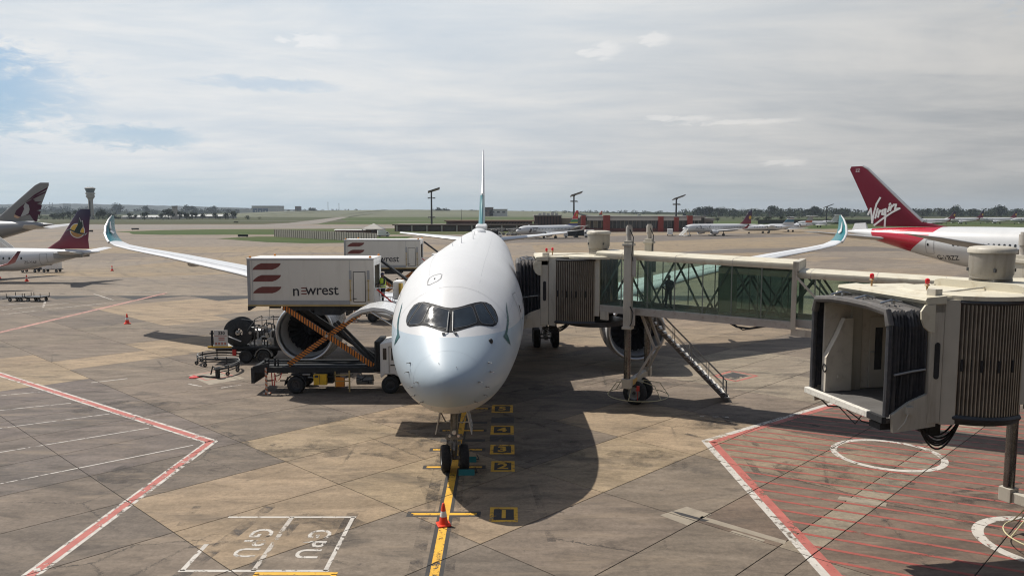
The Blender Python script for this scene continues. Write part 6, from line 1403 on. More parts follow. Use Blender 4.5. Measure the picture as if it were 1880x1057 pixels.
    for x in (-1.1, -.3, .5, 1.3, 2.2): b.tube([(x, -1.0, 1.1), (x, -1.0, 2.98)], .028, 6); b.tube([(x, .9, 1.1), (x, .9, 2.98)], .028, 6); b.tube([(x, -1.0, 2.96), (x, .9, 2.96)], .028, 6)
    b.tube([(-1.1, .9, 2.85), (2.8, .9, 2.95)], .035, 6); b.build('top_frame', dark_metal, t, smooth=True, angle=60); b = MB(); b.tube([(-.1, -.9, 3.0), (-.1, -.9, 4.0)], .012, 5); b.build('whip_aerial', black, t)
    for x in (-1.75, -.55, 2.6):
        for sg in (-1, 1): wheel(t, (x, sg * .95, .45), .45, .32, 'Y', dark_metal)
    b = MB(); b.span((-2.6, -1.12, .55), (-2.35, -1.0, .95)); b.build('red_valve', red_p, t)
    b = MB()
    for i in range(9): a0, a1 = R(20 * i), R(20 * i + 20); b.prism([(-.55 + r_ * math.cos(a), -1.15, .45 + r_ * math.sin(a)) for r_, a in ((.58, a0), (.58, a1), (.54, a1), (.54, a0))], (0, .4, 0))
    b.build('mudguard', grey_metal, t)
    # swinging boom on castors down to the pit
    IM = t.matrix_basis.inverted(); path = [(-18.6, 53.0), (-20.1, 53.4), (-21.0, 52.9), (-21.1, 51.9), (-20.4, 51.0), (-19.0, 50.9), (-18.0, 50.6), (-17.5, 49.6), (-17.6, 48.4), (-18.1, 47.5)]
    P = [IM @ Vector((x, y, .52)) for x, y in path]
    fine = []
    for i in range(len(P) - 1):
        p0, p1, p2, p3 = P[max(i - 1, 0)], P[i], P[i + 1], P[min(i + 2, len(P) - 1)]
        for k in range(5): s = k / 5; fine.append(.5 * ((2 * p1) + (-p0 + p2) * s + (2 * p0 - 5 * p1 + 4 * p2 - p3) * s * s + (-p0 + 3 * p1 - 3 * p2 + p3) * s ** 3))
    fine.append(P[-1]); b = MB(); b.tube(fine, .06, 8); b.build('boom_pipe', m_chass, t, smooth=True); b = MB(); b.tube([q + Vector((0, 0, .16)) for q in fine], .028, 6); bl = b.build('boom_rail', grey_metal, t, smooth=True)
    b = MB(); b.tube([q - Vector((0, 0, .17)) for q in fine], .03, 6); b.build('boom_hose', black, t, smooth=True)
    for q in fine[6:-2:5]:
        b = MB(); b.bar(q + Vector((0, 0, .18)), q - Vector((0, 0, .36)), .06); b.lathe([(.03, -.035), (.13, -.035), (.13, .035), (.03, .035)], 14, Matrix.Translation(q - Vector((.05, .02, .38))) @ Matrix.Rotation(R(90), 4, 'X'), True); b.build('boom_castor', dark_metal, t)
    q = P[-1]; b = MB(); b.cyl(q - Vector((0, 0, .5)), q + Vector((0, 0, .15)), .14, 14); b.lathe([(.02, .1), (.24, .12), (.24, .2), (.02, .24)], 14, Matrix.Translation(q - Vector((0, 0, .1)))); b.tube([q, q + Vector((-.3, .05, .2)), q + Vector((-.45, .1, -.3))], .05, 8); b.build('pit_coupler', m_chass, t, smooth=True, angle=40)
    b = MB(); b.tube([q + Vector((0, 0, -.45)), q + Vector((-.5, .1, -.47)), q + Vector((-1.0, .4, -.47)), q + Vector((-1.3, .2, -.47))], .06, 8); b.build('ground_hose', black, t, smooth=True)
    b = MB(); b.lathe([(.02, 0), (.3, .0), (.3, .05), (.02, .06)], 20, Matrix.Translation(q + Vector((-1.5, .2, -.515)))); b.build('pit_lid', red_p, t)
    return t
fuel_vehicle()

# ---- cones
m_cone = mat('orange_red_cone', (.78, .055, .02), .45, var=.06); m_cw = mat('cone_white_band', (.75, .73, .7), .4)
def cone(label, loc, rz=.3):
    t = thing('traffic_cone', label, 'traffic cone', loc, rz, 'traffic cones on the apron'); b = MB(); b.lathe([(.165, .05), (.135, .16), (.06, .62), (.04, .73), (.02, .75), (.015, .75)], 20); b.build('cone_body', m_cone, t, smooth=True, angle=50)
    b = MB(); b.lathe([(.117, .3), (.079, .5)], 20); b.build('reflective_band', m_cw, t, smooth=True); b = MB(); b.prism([(.22 * sx, .22 * sy, 0.004) for sx, sy in ((-1, -1), (1, -1), (1, 1), (-1, 1))], (0, 0, .05)); b.build('cone_base', m_cone, t, bevel=.02); return t
c0 = cone('red cone with white band on the yellow centreline in front of the jet nose', (-2.24, 24.78, .006))
for lab, p in (('red cone alone on the apron left of the fuel vehicle', (-35.1, 70.9, 0)), ('red cone on the apron below the white regional jet at far left', (-71.3, 114.8, 0)), ('red cone near the far end of the long apron shadow at left', (-69.0, 135.0, 0)), ('red cone at the very left edge of the picture', (-78.4, 119.5, 0))): dup(c0, p, .5, lab, scale=(1.25,) * 3)

# ---- flat dollies, carts, stairs at the left stand
def dolly(label, loc, rz):
    t = thing('baggage_dolly', label, 'dolly', loc, rz, 'flat dollies'); b = MB(); b.span((-.95, -.75, .42), (.95, .75, .5))
    for y in (-.75, .75): b.bar((-.95, y, .52), (.95, y, .52), .07)
    for x in (-.95, .95): b.bar((x, -.75, .52), (x, .75, .52), .07)
    b.build('deck', m_chass, t); b = MB(); [b.cyl((-.8 + i * .2, -.72, .53), (-.8 + i * .2, .72, .53), .045, 8) for i in range(9)]; pieces(b, 'roller', grey_metal, t)
    b = MB(); [b.bar((sx * .95, sy * .75, .5), (sx * .95, sy * .75, .95), .05) for sx in (-1, 1) for sy in (-1, 1)]; pieces(b, 'corner_post', m_chass, t)
    for sx in (-.65, .65):
        for sy in (-.6, .6): wheel(t, (sx, sy, .2), .2, .14, 'Y')
    b = MB(); b.bar((-.95, 0, .4), (-2.0, 0, .2), .06); b.build('drawbar', m_chass, t); return t
d0 = dolly('left one of two dark flat dollies coupled on the left apron', (-56.4, 89.2, 0), R(-4)); dup(d0, (-54.2, 89.0, 0), R(-6), 'right one of two dark flat dollies coupled on the left apron')


def cart(label, loc, body_m, dark):
    t = thing('baggage_cart', label, 'baggage cart', loc, R(3), 'covered carts under the regional jet'); b = MB(); b.span((-1.5, -.75, .45), (1.5, .75, .55)); b.build('deck', m_chass, t)
    b = MB(); b.span((-1.45, -.75, .55), (1.45, .75, 1.75)) if dark else b.span((-1.3, -.75, .55), (1.3, .75, 2.3)); b.build('cover', body_m, t, bevel=.06); b = MB(); b.span((-1.5, -.78, 1.75 if dark else 2.3), (1.5, .78, 1.85 if dark else 2.36)); b.build('cover_roof', m_chass if dark else white_p, t)
    for sx in (-1, 1):
        for sy in (-.6, .6): wheel(t, (sx, sy, .24), .24, .16, 'Y')
    if not dark: b = MB(); b.prism([(.1 + .3 * math.cos(R(72 * k + 90)), -.755, 1.75 + .22 * math.sin(R(72 * k + 90))) for k in range(5)], (0, -.01, 0)); b.span((-.3, -.765, 1.3), (.5, -.756, 1.42)); pieces(b, 'cart_mark', m_brown, t)
    b = MB(); b.bar((-1.5, 0, .45), (-2.3, 0, .3), .06); b.build('drawbar', m_chass, t); return t
cart('dark covered baggage cart under the tail of the left regional jet', (-81.2, 132, 0), mat('dark_blue_cover', (.02, .025, .04), .6), True); cart('white boxed baggage cart with a small red mark under the left regional jet', (-77.6, 132, 0), white_p, False)


def air_stairs(label, loc, rz, h, L):
    t = thing('passenger_stairs', label, 'passenger stairs', loc, rz, 'mobile passenger stairs'); b = MB(); b.span((-L / 2 - 1, -1, .5), (L / 2, 1, .8)); b.build('chassis', white_p, t)
    N = 14
    for i in range(N): b = MB(); q = (i + .5) / N; b.span((-L / 2 + L * (1 - q) - .2, -.75, h * q), (-L / 2 + L * (1 - q) + .15, .75, h * q + .05)); b.build('stair_tread', grey_metal, t)
    for sg in (-1, 1): b = MB(); b.bar((L / 2, sg * .85, .7), (-L / 2, sg * .85, h + .3), .08, 1.1); b.build('side_panel', white_p, t)
    b = MB(); b.span((-L / 2 - 1.6, -.9, h - .05), (-L / 2, .9, h + .05)); b.build('top_landing', grey_metal, t); b = MB(); [b.bar((-L / 2 - 1.5, sg * .9, h), (-L / 2, sg * .9, h + 1.1), .06) for sg in (-1, 1)]; [b.bar((-L / 2 - 1.5, sg * .9, 0.5), (-L / 2 - .5, sg * .8, h), .14) for sg in (-1, 1)]; pieces(b, 'support', white_p, t)
    for sx in (-L / 2 - .4, L / 2 - .5):
        for sg in (-.8, .8): wheel(t, (sx, sg, .4), .4, .25, 'Y')
    return t
s0 = air_stairs('white passenger stairs leaning at the grey long-haul jet, left edge', (-101.5, 158, 0), R(0), 4.6, 5.4); dup(s0, (-104.3, 160, 0), R(0), 'white passenger stairs left of another pair at the grey long-haul jet'); dup(s0, (70.3, 322, 0), R(115), 'white boarding stairs at the front door of the lettered regional jet', scale=(.75, .75, .62))


def service_van(label, loc, rz, m):
    t = thing('service_truck', label, 'service truck', loc, rz, 'small service trucks by the pier'); b = MB(); b.prism([(x, -1.1, z) for x, z in ((-2.6, .6), (-2.6, 2.9), (.9, 2.9), (.9, .6))], (0, 2.2, 0)); b.build('body', m, t, bevel=.05); b = MB(); b.prism([(x, -1.05, z) for x, z in ((.95, .5), (.95, 2.3), (1.7, 2.3), (2.4, 1.5), (2.6, 1.4), (2.6, .5))], (0, 2.1, 0)); c = b.build('cab', white_p, t, bevel=.06); b = MB(); b.prism([(x, -1.07, z) for x, z in ((1.1, 1.5), (1.1, 2.1), (1.65, 2.1), (2.15, 1.5))], (0, 2.14, 0)); b.build('side_glass', m_cabin_glass, c)
    for sx in (-1.7, 1.75):
        for sg in (-.95, .95): wheel(t, (sx, sg, .42), .42, .28, 'Y')
    return t
v0 = service_van('white boxy service truck parked before the brick pier near the lettered regional jet', (66.5, 331, 0), R(80), white_p)
dup(v0, (31.5, 312, 0), R(10), 'white service truck at the tail of the red, green and blue finned jet'); dup(v0, (-52, 318, 0), R(20), 'white service truck among equipment beyond the farther catering truck', scale=(.9,) * 3)
tu = service_van('dark service truck by the tail of the red, green and blue finned jet', (27.2, 308, 0), R(0), m_chass); dup(tu, (22.8, 306, 0), R(170), 'dark service truck left of another under the jet tail before the pier'); dup(tu, (-6.5, 300, 0), R(30), 'dark service truck by the nose of the red, green and blue finned jet')
# ------------------------------------------------------------------ buildings, masts, fences, trees, hills
m_conc = mat('pale_concrete', (.36, .33, .29), .75, var=.1, scale=.3)
m_brick = mat('dark_red_brick', (.12, .045, .035), .8, var=.25, scale=.6)
m_brick_d = mat('brown_brick', (.12, .08, .065), .8, var=.25, scale=.5)
m_redpanel = mat('red_pier_panel', (.22, .035, .025), .6, var=.15, scale=.4)
m_roofgrey = mat('grey_metal_roof', (.23, .22, .20), .55, .2, var=.12, scale=.2)
m_dkglass = mat('dark_facade_glass', (.03, .032, .035), .15, var=.3, scale=.3)
m_palebldg = mat('pale_far_building', (.40, .40, .38), .7, var=.1, scale=.1)
m_bluebldg = mat('blue_hangar_door', (.05, .085, .14), .6, var=.15, scale=.1)
at = lambda px, D: (px - 940) / 1440 * D
hgt = lambda v, D: CAM_H + (388 - v) / 1440 * D


def block(t, name, a, c, m): b = MB(); b.span(a, c); return b.build(name, m, t)

# the terminal the picture was taken from: stands behind the camera, shades the stand from half of the sky
tb = thing('terminal_building', 'long dark glass terminal front facing the stand, behind the viewpoint', 'terminal', (0, -4, 0))
block(tb, 'facade', (-110, -30, 0), (110, 0, 17), m_dkglass); block(tb, 'roof', (-112, -32, 17), (112, 1.5, 18), m_roofgrey)
b = MB(); [b.span((x - .15, .01, 0), (x + .15, .3, 17)) for x in range(-108, 109, 6)]; pieces(b, 'mullion', m_roofgrey, tb)

# control tower
def control_tower(label, loc, h, r):
    t = thing('control_tower', label, 'control tower', loc); b = MB(); b.lathe([(r * 1.25, 0), (r * 1.25, h * .06), (r, h * .07), (r * .92, h * .55), (r * 1.0, h * .60)], 12); b.build('shaft', m_conc, t)
    b = MB(); [b.span((-r * .28, sg * r * .8, h * .08), (r * .28, sg * r * 1.02, h * .56)) for sg in (-1, 1)]; pieces(b, 'stair_slot', m_dkglass, t)
    b = MB(); b.lathe([(r * 1.0, h * .60), (r * 1.35, h * .65), (r * 1.65, h * .66), (r * 1.7, h * .72), (r * 1.5, h * .725), (r * 1.5, h * .75), (r * 1.85, h * .755), (r * 1.85, h * .80), (r * 1.5, h * .805)], 12); b.build('equipment_floors', m_conc, t)
    b = MB(); b.lathe([(r * 1.45, h * .805), (r * 1.95, h * .91), (.1, h * .91)], 12); b.build('cab_glass', mat('tower_glass', (.10, .12, .13), .25), t); b = MB(); b.lathe([(r * 2.05, h * .91), (r * 2.1, h * .94), (r * 1.2, h * .96), (.1, h * .96)], 12); b.build('cab_roof', m_roofgrey, t)
    b = MB(); [b.cyl((x, y, h * .95), (x, y, h * hh), .12, 6) for x, y, hh in ((0, 0, 1.0), (r, .4, .985), (-r, .2, .99))]; pieces(b, 'roof_aerial', dark_metal, t); return t
control_tower('tall pale control tower with dark glazed cab behind the crimson and navy fin', (at(171, 1000), 1000, 0), 42, 3.0)
t = thing('slim_tower', 'slim pale concrete tower among trees right of the control tower', 'tower', (at(324, 1050), 1050, 0)); block(t, 'shaft', (-2.5, -2.5, 0), (2.5, 2.5, 15.5), m_conc); block(t, 'tower_cap', (-3, -3, 15.5), (3, 3, 17.5), m_roofgrey)


def shed(label, px, D, w, d, h, wall, roof, ridge=1.5, cat='building', rz=0, doors=()):
    t = thing('shed' if cat == 'shed' else 'building', label, cat, (at(px, D), D, 0), rz); block(t, 'wall', (-w / 2, 0, 0), (w / 2, d, h), wall)
    b = MB(); b.prism([(-w / 2 - .5, -.5, h), (-w / 2 - .5, d / 2, h + ridge), (-w / 2 - .5, d + .5, h)], (w + 1, 0, 0)); b.build('roof', roof, t)
    for x0, x1, z0, z1, m in doors: block(t, 'door' if z0 == 0 else 'window_band', (x0, -.25, z0), (x1, -.01, z1), m)
    return t
shed('long white-roofed shed among bushes beyond the left taxiway', 282, 1060, 62, 30, 2.6, m_palebldg, m_palebldg, 2.2, 'shed'); shed('long grey-roofed shed right of the slim pale tower', 372, 1130, 80, 30, 3.2, m_roofgrey, m_palebldg, 2.4, 'shed'); shed('small pale hut at the left end of the white-roofed shed', 238, 1060, 18, 12, 3, m_palebldg, m_palebldg, 1, 'shed')
hg = thing('hangar', 'large pale hangar with dark blue doors on the far left horizon', 'hangar', (at(492, 2400), 2400, 0)); block(hg, 'wall', (-45, 0, 0), (35, 60, 24), m_palebldg); block(hg, 'side_hall', (-85, 5, 0), (-45.1, 60, 16), m_palebldg); block(hg, 'roof', (-46, -1, 24), (36, 61, 27), m_roofgrey)
for i in range(3): block(hg, 'door', (-43 + i * 16, -.6, 1), (-28.5 + i * 16, -.1, 19), m_bluebldg)
for x in (-36, -22, -6): block(hg, 'door_mark', (x, -1.0, 9), (x + 4, -.65, 13), m_palebldg)
for lab, px, D, w, h, m in (('slim brown block on the far horizon right of the blue-doored hangar', 548, 2600, 16, 26, m_brick_d), ('low pale flats on the far horizon left of the hangar', 430, 2600, 60, 17, m_palebldg), ('low brown building on the horizon right of the tail fin', 893, 1500, 26, 17, m_brick_d), ('grey water tower block on the hill crest at left', 125, 3600, 26, 44, m_palebldg), ('low tan building on the horizon beyond the pier', 915, 1500, 34, 13.5, m_palebldg)):
    t = thing('building', lab, 'building', (at(px, D), D, 0)); block(t, 'wall', (-w / 2, 0, 0), (w / 2, 20, h), m); block(t, 'roof', (-w / 2 - .6, -.6, h), (w / 2 + .6, 20.6, h + 1), m_roofgrey)
    for i in range(3): block(t, 'window', (-w / 2 + w * (.12 + .3 * i), -.3, h * .55), (-w / 2 + w * (.28 + .3 * i), -.05, h * .75), m_dkglass)
for px, D, v, lab in ((604, 2500, 371, 'left one of two thin radio masts on the far left horizon'), (624, 2500, 373, 'right one of two thin radio masts on the far left horizon'), (848, 900, 384, 'thin pole standing in the field left of the tail fin'), (96, 3500, 371, 'left thin mast on the hill behind the control tower'), (101, 3500, 372, 'right thin mast on the hill behind the control tower')):
    b = MB(); h = hgt(v, D); b.tube([(0, 0, 0), (0, 0, h)], [.0006 * D * .6, .0003 * D * .6], 6); b.bar((-.0007 * D, 0, h * .9), (.0007 * D, 0, h * .9), .0003 * D); t = thing('radio_mast', lab, 'mast', (at(px, D), D, 0)); pieces(b, 'mast_pole', dark_metal, t)

# apron flood masts with a big tilted panel on top
def flood_mast(label, px, vtop, D, rz=0.2, sc=1.0):
    t = thing('flood_mast', label, 'flood mast', (at(px, D), D, 0), rz, 'flood masts across the apron'); h = hgt(vtop, D) - 1.5
    b = MB(); b.tube([(0, 0, 0), (0, 0, h)], [.55, .38], 10); b.build('pole', dark_metal, t); b = MB(); b.box((0, 0, 0), (6.4, 3.6, .4)); b.build('tilted_panel', mat('mast_panel', (.12, .115, .11), .5, var=.1), t, loc=(1.3, 0, h + 1.0), rot=(R(-14), R(-18), 0)); b = MB(); b.bar((0, 0, h - .2), (.8, 0, h + .9), .5); b.build('panel_arm', dark_metal, t)
    for zf in (.86, .36):
        b = MB(); b.bar((-1.9, 0, h * zf), (1.9, 0, h * zf), .22); b.bar((0, -1.2, h * zf), (0, 1.2, h * zf), .22); b.build('lamp_bracket', dark_metal, t)
        for x in (-1.7, -.9, .9, 1.7): b = MB(); b.box((x, -.35, h * zf - .35), (.6, .6, .5)); b.build('flood_lamp', grey_metal, t)
    return t
for a in (('flood mast with tilted panel left of the white jet tail', 793, 348, 415), ('flood mast with tilted panel beside the red, green and blue fin', 1053, 355, 415), ('flood mast with tilted panel above the nose of the lettered regional jet', 1240, 361, 400), ('flood mast with tilted panel left of the dark red tail', 1515, 377, 560), ('small flood mast just right of the dark red tail', 1690, 386, 820)): flood_mast(*a)

# concrete panel fence on the grass island
fe = thing('concrete_fence', 'pale concrete panel fence on the grass beyond the left taxiway', 'fence', (-92, 300, 0)); random.seed(3)
p0, p1 = Vector((-96, 318, 0)) - Vector((-92, 300, 0)), Vector((-45, 262, 0)) - Vector((-92, 300, 0)); N = 46; b0 = MB(); b0.box((0, 0, 0), (1.25, .2, 2.9)); me_p = b0.mesh('fence_panel', mat('fence_concrete', (.36, .33, .28), .8, var=.15)); b1 = MB(); b1.box((0, 0, 0), (.3, .4, 3.0)); me_q = b1.mesh('fence_post', mat('fence_post_concrete', (.19, .17, .14), .8, var=.15))
ang = math.atan2((p1 - p0).y, (p1 - p0).x)
for i in range(N):
    for me, dt, z in ((me_p, .5, 1.45), (me_q, 0, 1.5)):
        q = p0 + (p1 - p0) * ((i + dt) / N); o = bpy.data.objects.new(me.name, me); COL.objects.link(o); o.parent = fe; o.location = (q.x, q.y, z + random.uniform(-.05, .05)); o.rotation_euler = (0, 0, ang)
# dark fence on the right
fr = thing('boundary_fence', 'long dark mesh fence behind the small jets on the right', 'fence', (at(1390, 640), 640, 0)); b = MB(); b.span((0, 0, 0), (150, .3, 3.4)); b.build('mesh_panel', mat('dark_fence_mesh', (.05, .047, .04), .8, var=.3, scale=.4), fr); b = MB(); [b.span((k * 5 - .12, -.2, 0), (k * 5 + .12, -.01, 3.7)) for k in range(31)]; pieces(b, 'fence_post', dark_metal, fr)

# gazebo with pyramid roof, sheds and low clutter behind the second truck
gz = thing('pavilion', 'open pavilion with grey pyramid roof beyond the farther catering truck', 'pavilion', (at(687, 330), 330, 0)); b = MB(); b.add([(-4.4, -4, 2.9), (4.4, -4, 2.9), (4.4, 4, 2.9), (-4.4, 4, 2.9), (0, 0, 5.2)], [(0, 1, 4), (1, 2, 4), (2, 3, 4), (3, 0, 4)]); b.span((-4.4, -4, 2.6), (4.4, 4, 2.89)); b.build('pyramid_roof', m_roofgrey, gz)
b = MB(); [b.cyl((x, y, 0), (x, y, 2.6), .15, 8) for x in (-4, 0, 4) for y in (-3.6, 3.6)]; pieces(b, 'post', dark_metal, gz); block(gz, 'back_wall', (-4, 3.2, 0), (4, 3.5, 2.4), m_brick_d)
shed('low dark shed left of the pavilion with grey pyramid roof', 650, 335, 16, 6, 2.2, m_brick_d, m_palebldg, .4, 'shed')

# brick pier: dark left wing, panelled hall, red-framed bays on the right
pr1 = thing('terminal_pier', 'long low brown brick pier building behind the white jet tail', 'pier building', (at(725, 405), 405, 0)); L = at(985, 405) - at(725, 405)
block(pr1, 'wall', (0, 0, 0), (L, 25, 3.0), m_brick_d); block(pr1, 'roof', (-1, -1.5, 3.0), (L + 1, 26, 3.5), mat('pier_brown_roof', (.13, .10, .08), .7, var=.15)); block(pr1, 'upper_hall', (26, 8, 3.5), (L - 2, 25, 4.9), m_brick_d); block(pr1, 'upper_roof', (25, 7, 4.9), (L - 1, 26, 5.4), mat('rust_roof', (.17, .09, .06), .7, var=.15))
for i in range(9): block(pr1, 'dark_bay', (3 + i * L / 9.5, -.6, .4), (3 + i * L / 9.5 + L / 14, -.05, 2.5), mat('brown_bay', (.06, .05, .045), .5, var=.2)); block(pr1, 'pale_column', (1 + i * L / 9.5, -1.4, 0), (1.7 + i * L / 9.5, -.7, 2.95), m_conc)
b = MB(); [b.bar((L * .58 + i * 1.5, 6.8, 3.6), (L * .58 + i * 1.5 + .8, 6.8, 4.8), .5, .3) for i in range(18)]; pieces(b, 'slanted_fin', m_dkglass, pr1)
hall = thing('pier_hall', 'square dark panelled hall with rooftop plant behind the red, green and blue fin', 'pier building', (at(982, 412), 412, 0)); W = at(1070, 412) - at(982, 412); block(hall, 'wall', (0, 0, 0), (W * .55, 22, 7.8), mat('brown_cladding', (.07, .038, .033), .7, var=.2)); block(hall, 'side_wall', (W * .56, 2, 0), (W, 22, 6.6), mat('tan_wall', (.22, .18, .13), .75, var=.15)); block(hall, 'roof', (-.5, -.5, 7.8), (W * .56, 22.5, 8.3), m_roofgrey)
b = MB(); [b.span((i * 1.6, -.2, .2), (i * 1.6 + .25, -.02, 7.6)) for i in range(9)]; pieces(b, 'cladding_rib', m_dkglass, hall); b = MB(); [b.span((2 + i * 2.2, 6, 8.31), (3.6 + i * 2.2, 8, 9.3 + .3 * (i % 2))) for i in range(5)]; pieces(b, 'roof_unit', m_palebldg, hall)
pr2 = thing('terminal_pier', 'pier building with bright red brick towers and a pale canopy beyond the bridge vent', 'pier building', (at(1066, 395), 395, 0)); L = at(1292, 395) - at(1066, 395)
block(pr2, 'wall', (0, 0, 0), (L, 24, 7.0), m_dkglass); block(pr2, 'roof', (-.5, -1, 7.0), (L + .5, 25, 7.8), m_roofgrey); block(pr2, 'canopy', (3, -1.6, 5.6), (L - 2, -.05, 6.95), mat('pale_canopy', (.42, .40, .37), .6, var=.08)); block(pr2, 'lower_wall', (0, -.5, 0), (L, -.05, 1.8), m_brick)
for x, w, h in ((0, 2.2, 8.1), (11.0, 3.4, 8.2), (38.5, 2.6, 7.6), (46.5, 2.2, 7.2), (53, 2.6, 8.0)): block(pr2, 'red_tower', (x, -2.2, 0), (x + w, 1, h), m_redpanel)
for i in range(16): block(pr2, 'window', (2.6 + i * 3.7, -.3, 2.1), (4.9 + i * 3.7, -.02, 5.4), mat('tan_glazing' if i < 3 else 'grey_glazing', (.13, .11, .075) if i < 3 else (.045, .05, .055), .2, var=.3, scale=.5))
for i in range(30): block(pr2, 'glazing_bar', (2.3 + i * 1.95, -.4, 1.8), (2.45 + i * 1.95, -.31, 5.5), m_roofgrey)
pr3 = thing('terminal_pier', 'low grey-roofed end of the pier behind the lettered regional jet', 'pier building', (at(1200, 425), 425, 0)); block(pr3, 'wall', (0, 0, 0), (32, 20, 5.2), mat('grey_wall', (.14, .13, .12), .7, var=.15)); block(pr3, 'roof', (-.5, -.5, 5.2), (32.5, 20.5, 6.6), m_roofgrey)
for i in range(8): block(pr3, 'window', (1.5 + i * 3.8, -.3, 1.5), (4 + i * 3.8, -.02, 4.2), m_dkglass)
# parked equipment seen over the wing and by the far stands
random.seed(8)
for i in range(6):
    t = thing('loader_frame', '%s grey cargo loader frame from the left, before the brick pier' % ('first', 'second', 'third', 'fourth', 'fifth', 'sixth')[i], 'loader', (at(905 + i * 9, 330) + random.uniform(-1, 1), 333 + i % 3 * 4, 0), random.random(), 'cargo loaders before the pier'); b = MB(); b.span((-1.6, -1, .5), (1.6, 1, .8)); [b.bar((sx * 1.5, sy * .9, .8), (-sx * 1.5, sy * .9, 2.6), .2) for sx in (-1, 1) for sy in (-1, 1)]; b.span((-1.6, -1, 2.6), (1.6, 1, 2.9)); b.build('frame', grey_metal, t); [wheel(t, (sx * 1.1, sy, .35), .35, .25, 'Y') for sx in (-1, 1) for sy in (-.95, .95)]
for px, D, lab in ((165, 385, 'dark marker box on the grass strip, left of the concrete fence'), (250, 430, 'small dark taxiway sign at the left end of the grass strip'), (435, 700, 'small dark taxiway sign beside the far runway'), (447, 310, 'small dark taxiway sign on the grass island')):
    t = thing('taxiway_sign', lab, 'taxiway sign', (at(px, D), D, 0)); block(t, 'sign_board', (-2, -.15, .25), (2, .15, 1.1), m_chass); [block(t, 'sign_leg', (x, -.05, 0), (x + .12, .05, .25), dark_metal) for x in (-1.6, 1.5)]

# ---- hills and trees
def ridge(name, x0, x1, D, prof, m, depth=900, seed=0, kind='structure'):
    random.seed(seed); n = 90; b = MB(); top = []; front = []; back = []
    for i in range(n + 1):
        t = i / n; x = x0 + (x1 - x0) * t; k = t * (len(prof) - 1); j = min(int(k), len(prof) - 2); s = k - j; s = s * s * (3 - 2 * s); h = prof[j] * (1 - s) + prof[j + 1] * s
        top.append((x, D, h + random.uniform(-.03, .03) * h)); front.append((x, D - depth * .55, -2)); back.append((x, D + depth, -2))
    for i in range(n): b.quad(front[i], front[i + 1], top[i + 1], top[i]); b.quad(top[i], top[i + 1], back[i + 1], back[i])
    o = b.build(name, m, smooth=True, angle=180); o['kind'] = kind; return o
m_hill = mat('wooded_hill', (.018, .026, .022), .95, var=.4, scale=.01)
m_hill2 = mat('grassy_hill', (.085, .088, .045), .95, var=.25, scale=.004)
ridge('hills', -4600, -1100, 4600, [46, 56, 54, 50, 58, 52, 50, 54, 48, 42, 34, 24, 16], m_hill, seed=2)
ridge('grass_rise', -900, 500, 2100, [0, 5, 11, 13, 14.5, 13.5, 11, 9, 5, 2], m_hill2, 1400, 3)
ridge('low_hills', 500, 3000, 2000, [2, 6, 9, 10, 9, 10, 10, 9, 8], mat('tan_hill', (.12, .10, .062), .95, var=.3, scale=.006), 700, 4)

m_leaf = bpy.data.materials.new('tree_foliage'); m_leaf.use_nodes = True
def _leaf():
    t = NT(m_leaf.node_tree); b = t.N['Principled BSDF']; oi = t.new('ShaderNodeObjectInfo'); pos = t.new('ShaderNodeNewGeometry').outputs['Position']; n = t.noise(pos, .22, 5, .6)
    c = t.mix(t.smooth(n, .35, .65), (.022, .032, .017), (.045, .055, .028)); f = t.rng(oi.outputs['Random'], 0, 1, .75, 1.25); t.put(b.inputs['Base Color'], t.mix(1.0, c, t.comb(f, f, f), 'MULTIPLY')); b.inputs['Roughness'].default_value = .9; b.inputs['Specular IOR Level'].default_value = .15
_leaf()
m_bark = mat('tree_bark', (.06, .045, .035), .9)


def crown_mesh(seed, w, h, n):
    """leaf clumps spread through a lumpy crown"""
    random.seed(seed); b = MB(); lobes = [(random.uniform(-.32, .32) * w, random.uniform(-.3, .3) * w, h * random.uniform(.35, .8), w * random.uniform(.2, .34)) for _ in range(7)]
    for _ in range(n):
        lx, ly, lz, lr = random.choice(lobes); d = Vector((random.gauss(0, 1), random.gauss(0, 1), random.gauss(0, .9))).normalized() * lr * (random.random() ** .4); c = Vector((lx, ly, lz)) + d
        s = w * random.uniform(.035, .075); a = Vector((random.gauss(0, 1), random.gauss(0, 1), random.gauss(0, 1))).normalized(); u = a.orthogonal().normalized(); v = a.cross(u); b.quad(c + u * s, c + v * s, c - u * s, c - v * s)
    return b.mesh('crown', m_leaf, recalc=False)


def trunk_mesh(seed, w, h):
    random.seed(seed); b = MB(); b.tube([(0, 0, 0), (.02 * w, 0, h * .3), (0, .02 * w, h * .6)], [w * .05, w * .035, w * .015], 6)
    for i in range(4): a = i * 1.6; b.tube([(0, 0, h * (.22 + .06 * i)), (w * .2 * math.cos(a), w * .2 * math.sin(a), h * (.45 + .06 * i))], [w * .02, w * .008], 5)
    return b.mesh('trunk', m_bark)
KIN = [(crown_mesh(i, 9, 9 + i % 3 * 2, 420), trunk_mesh(i, 9, 9 + i % 3 * 2)) for i in range(5)]


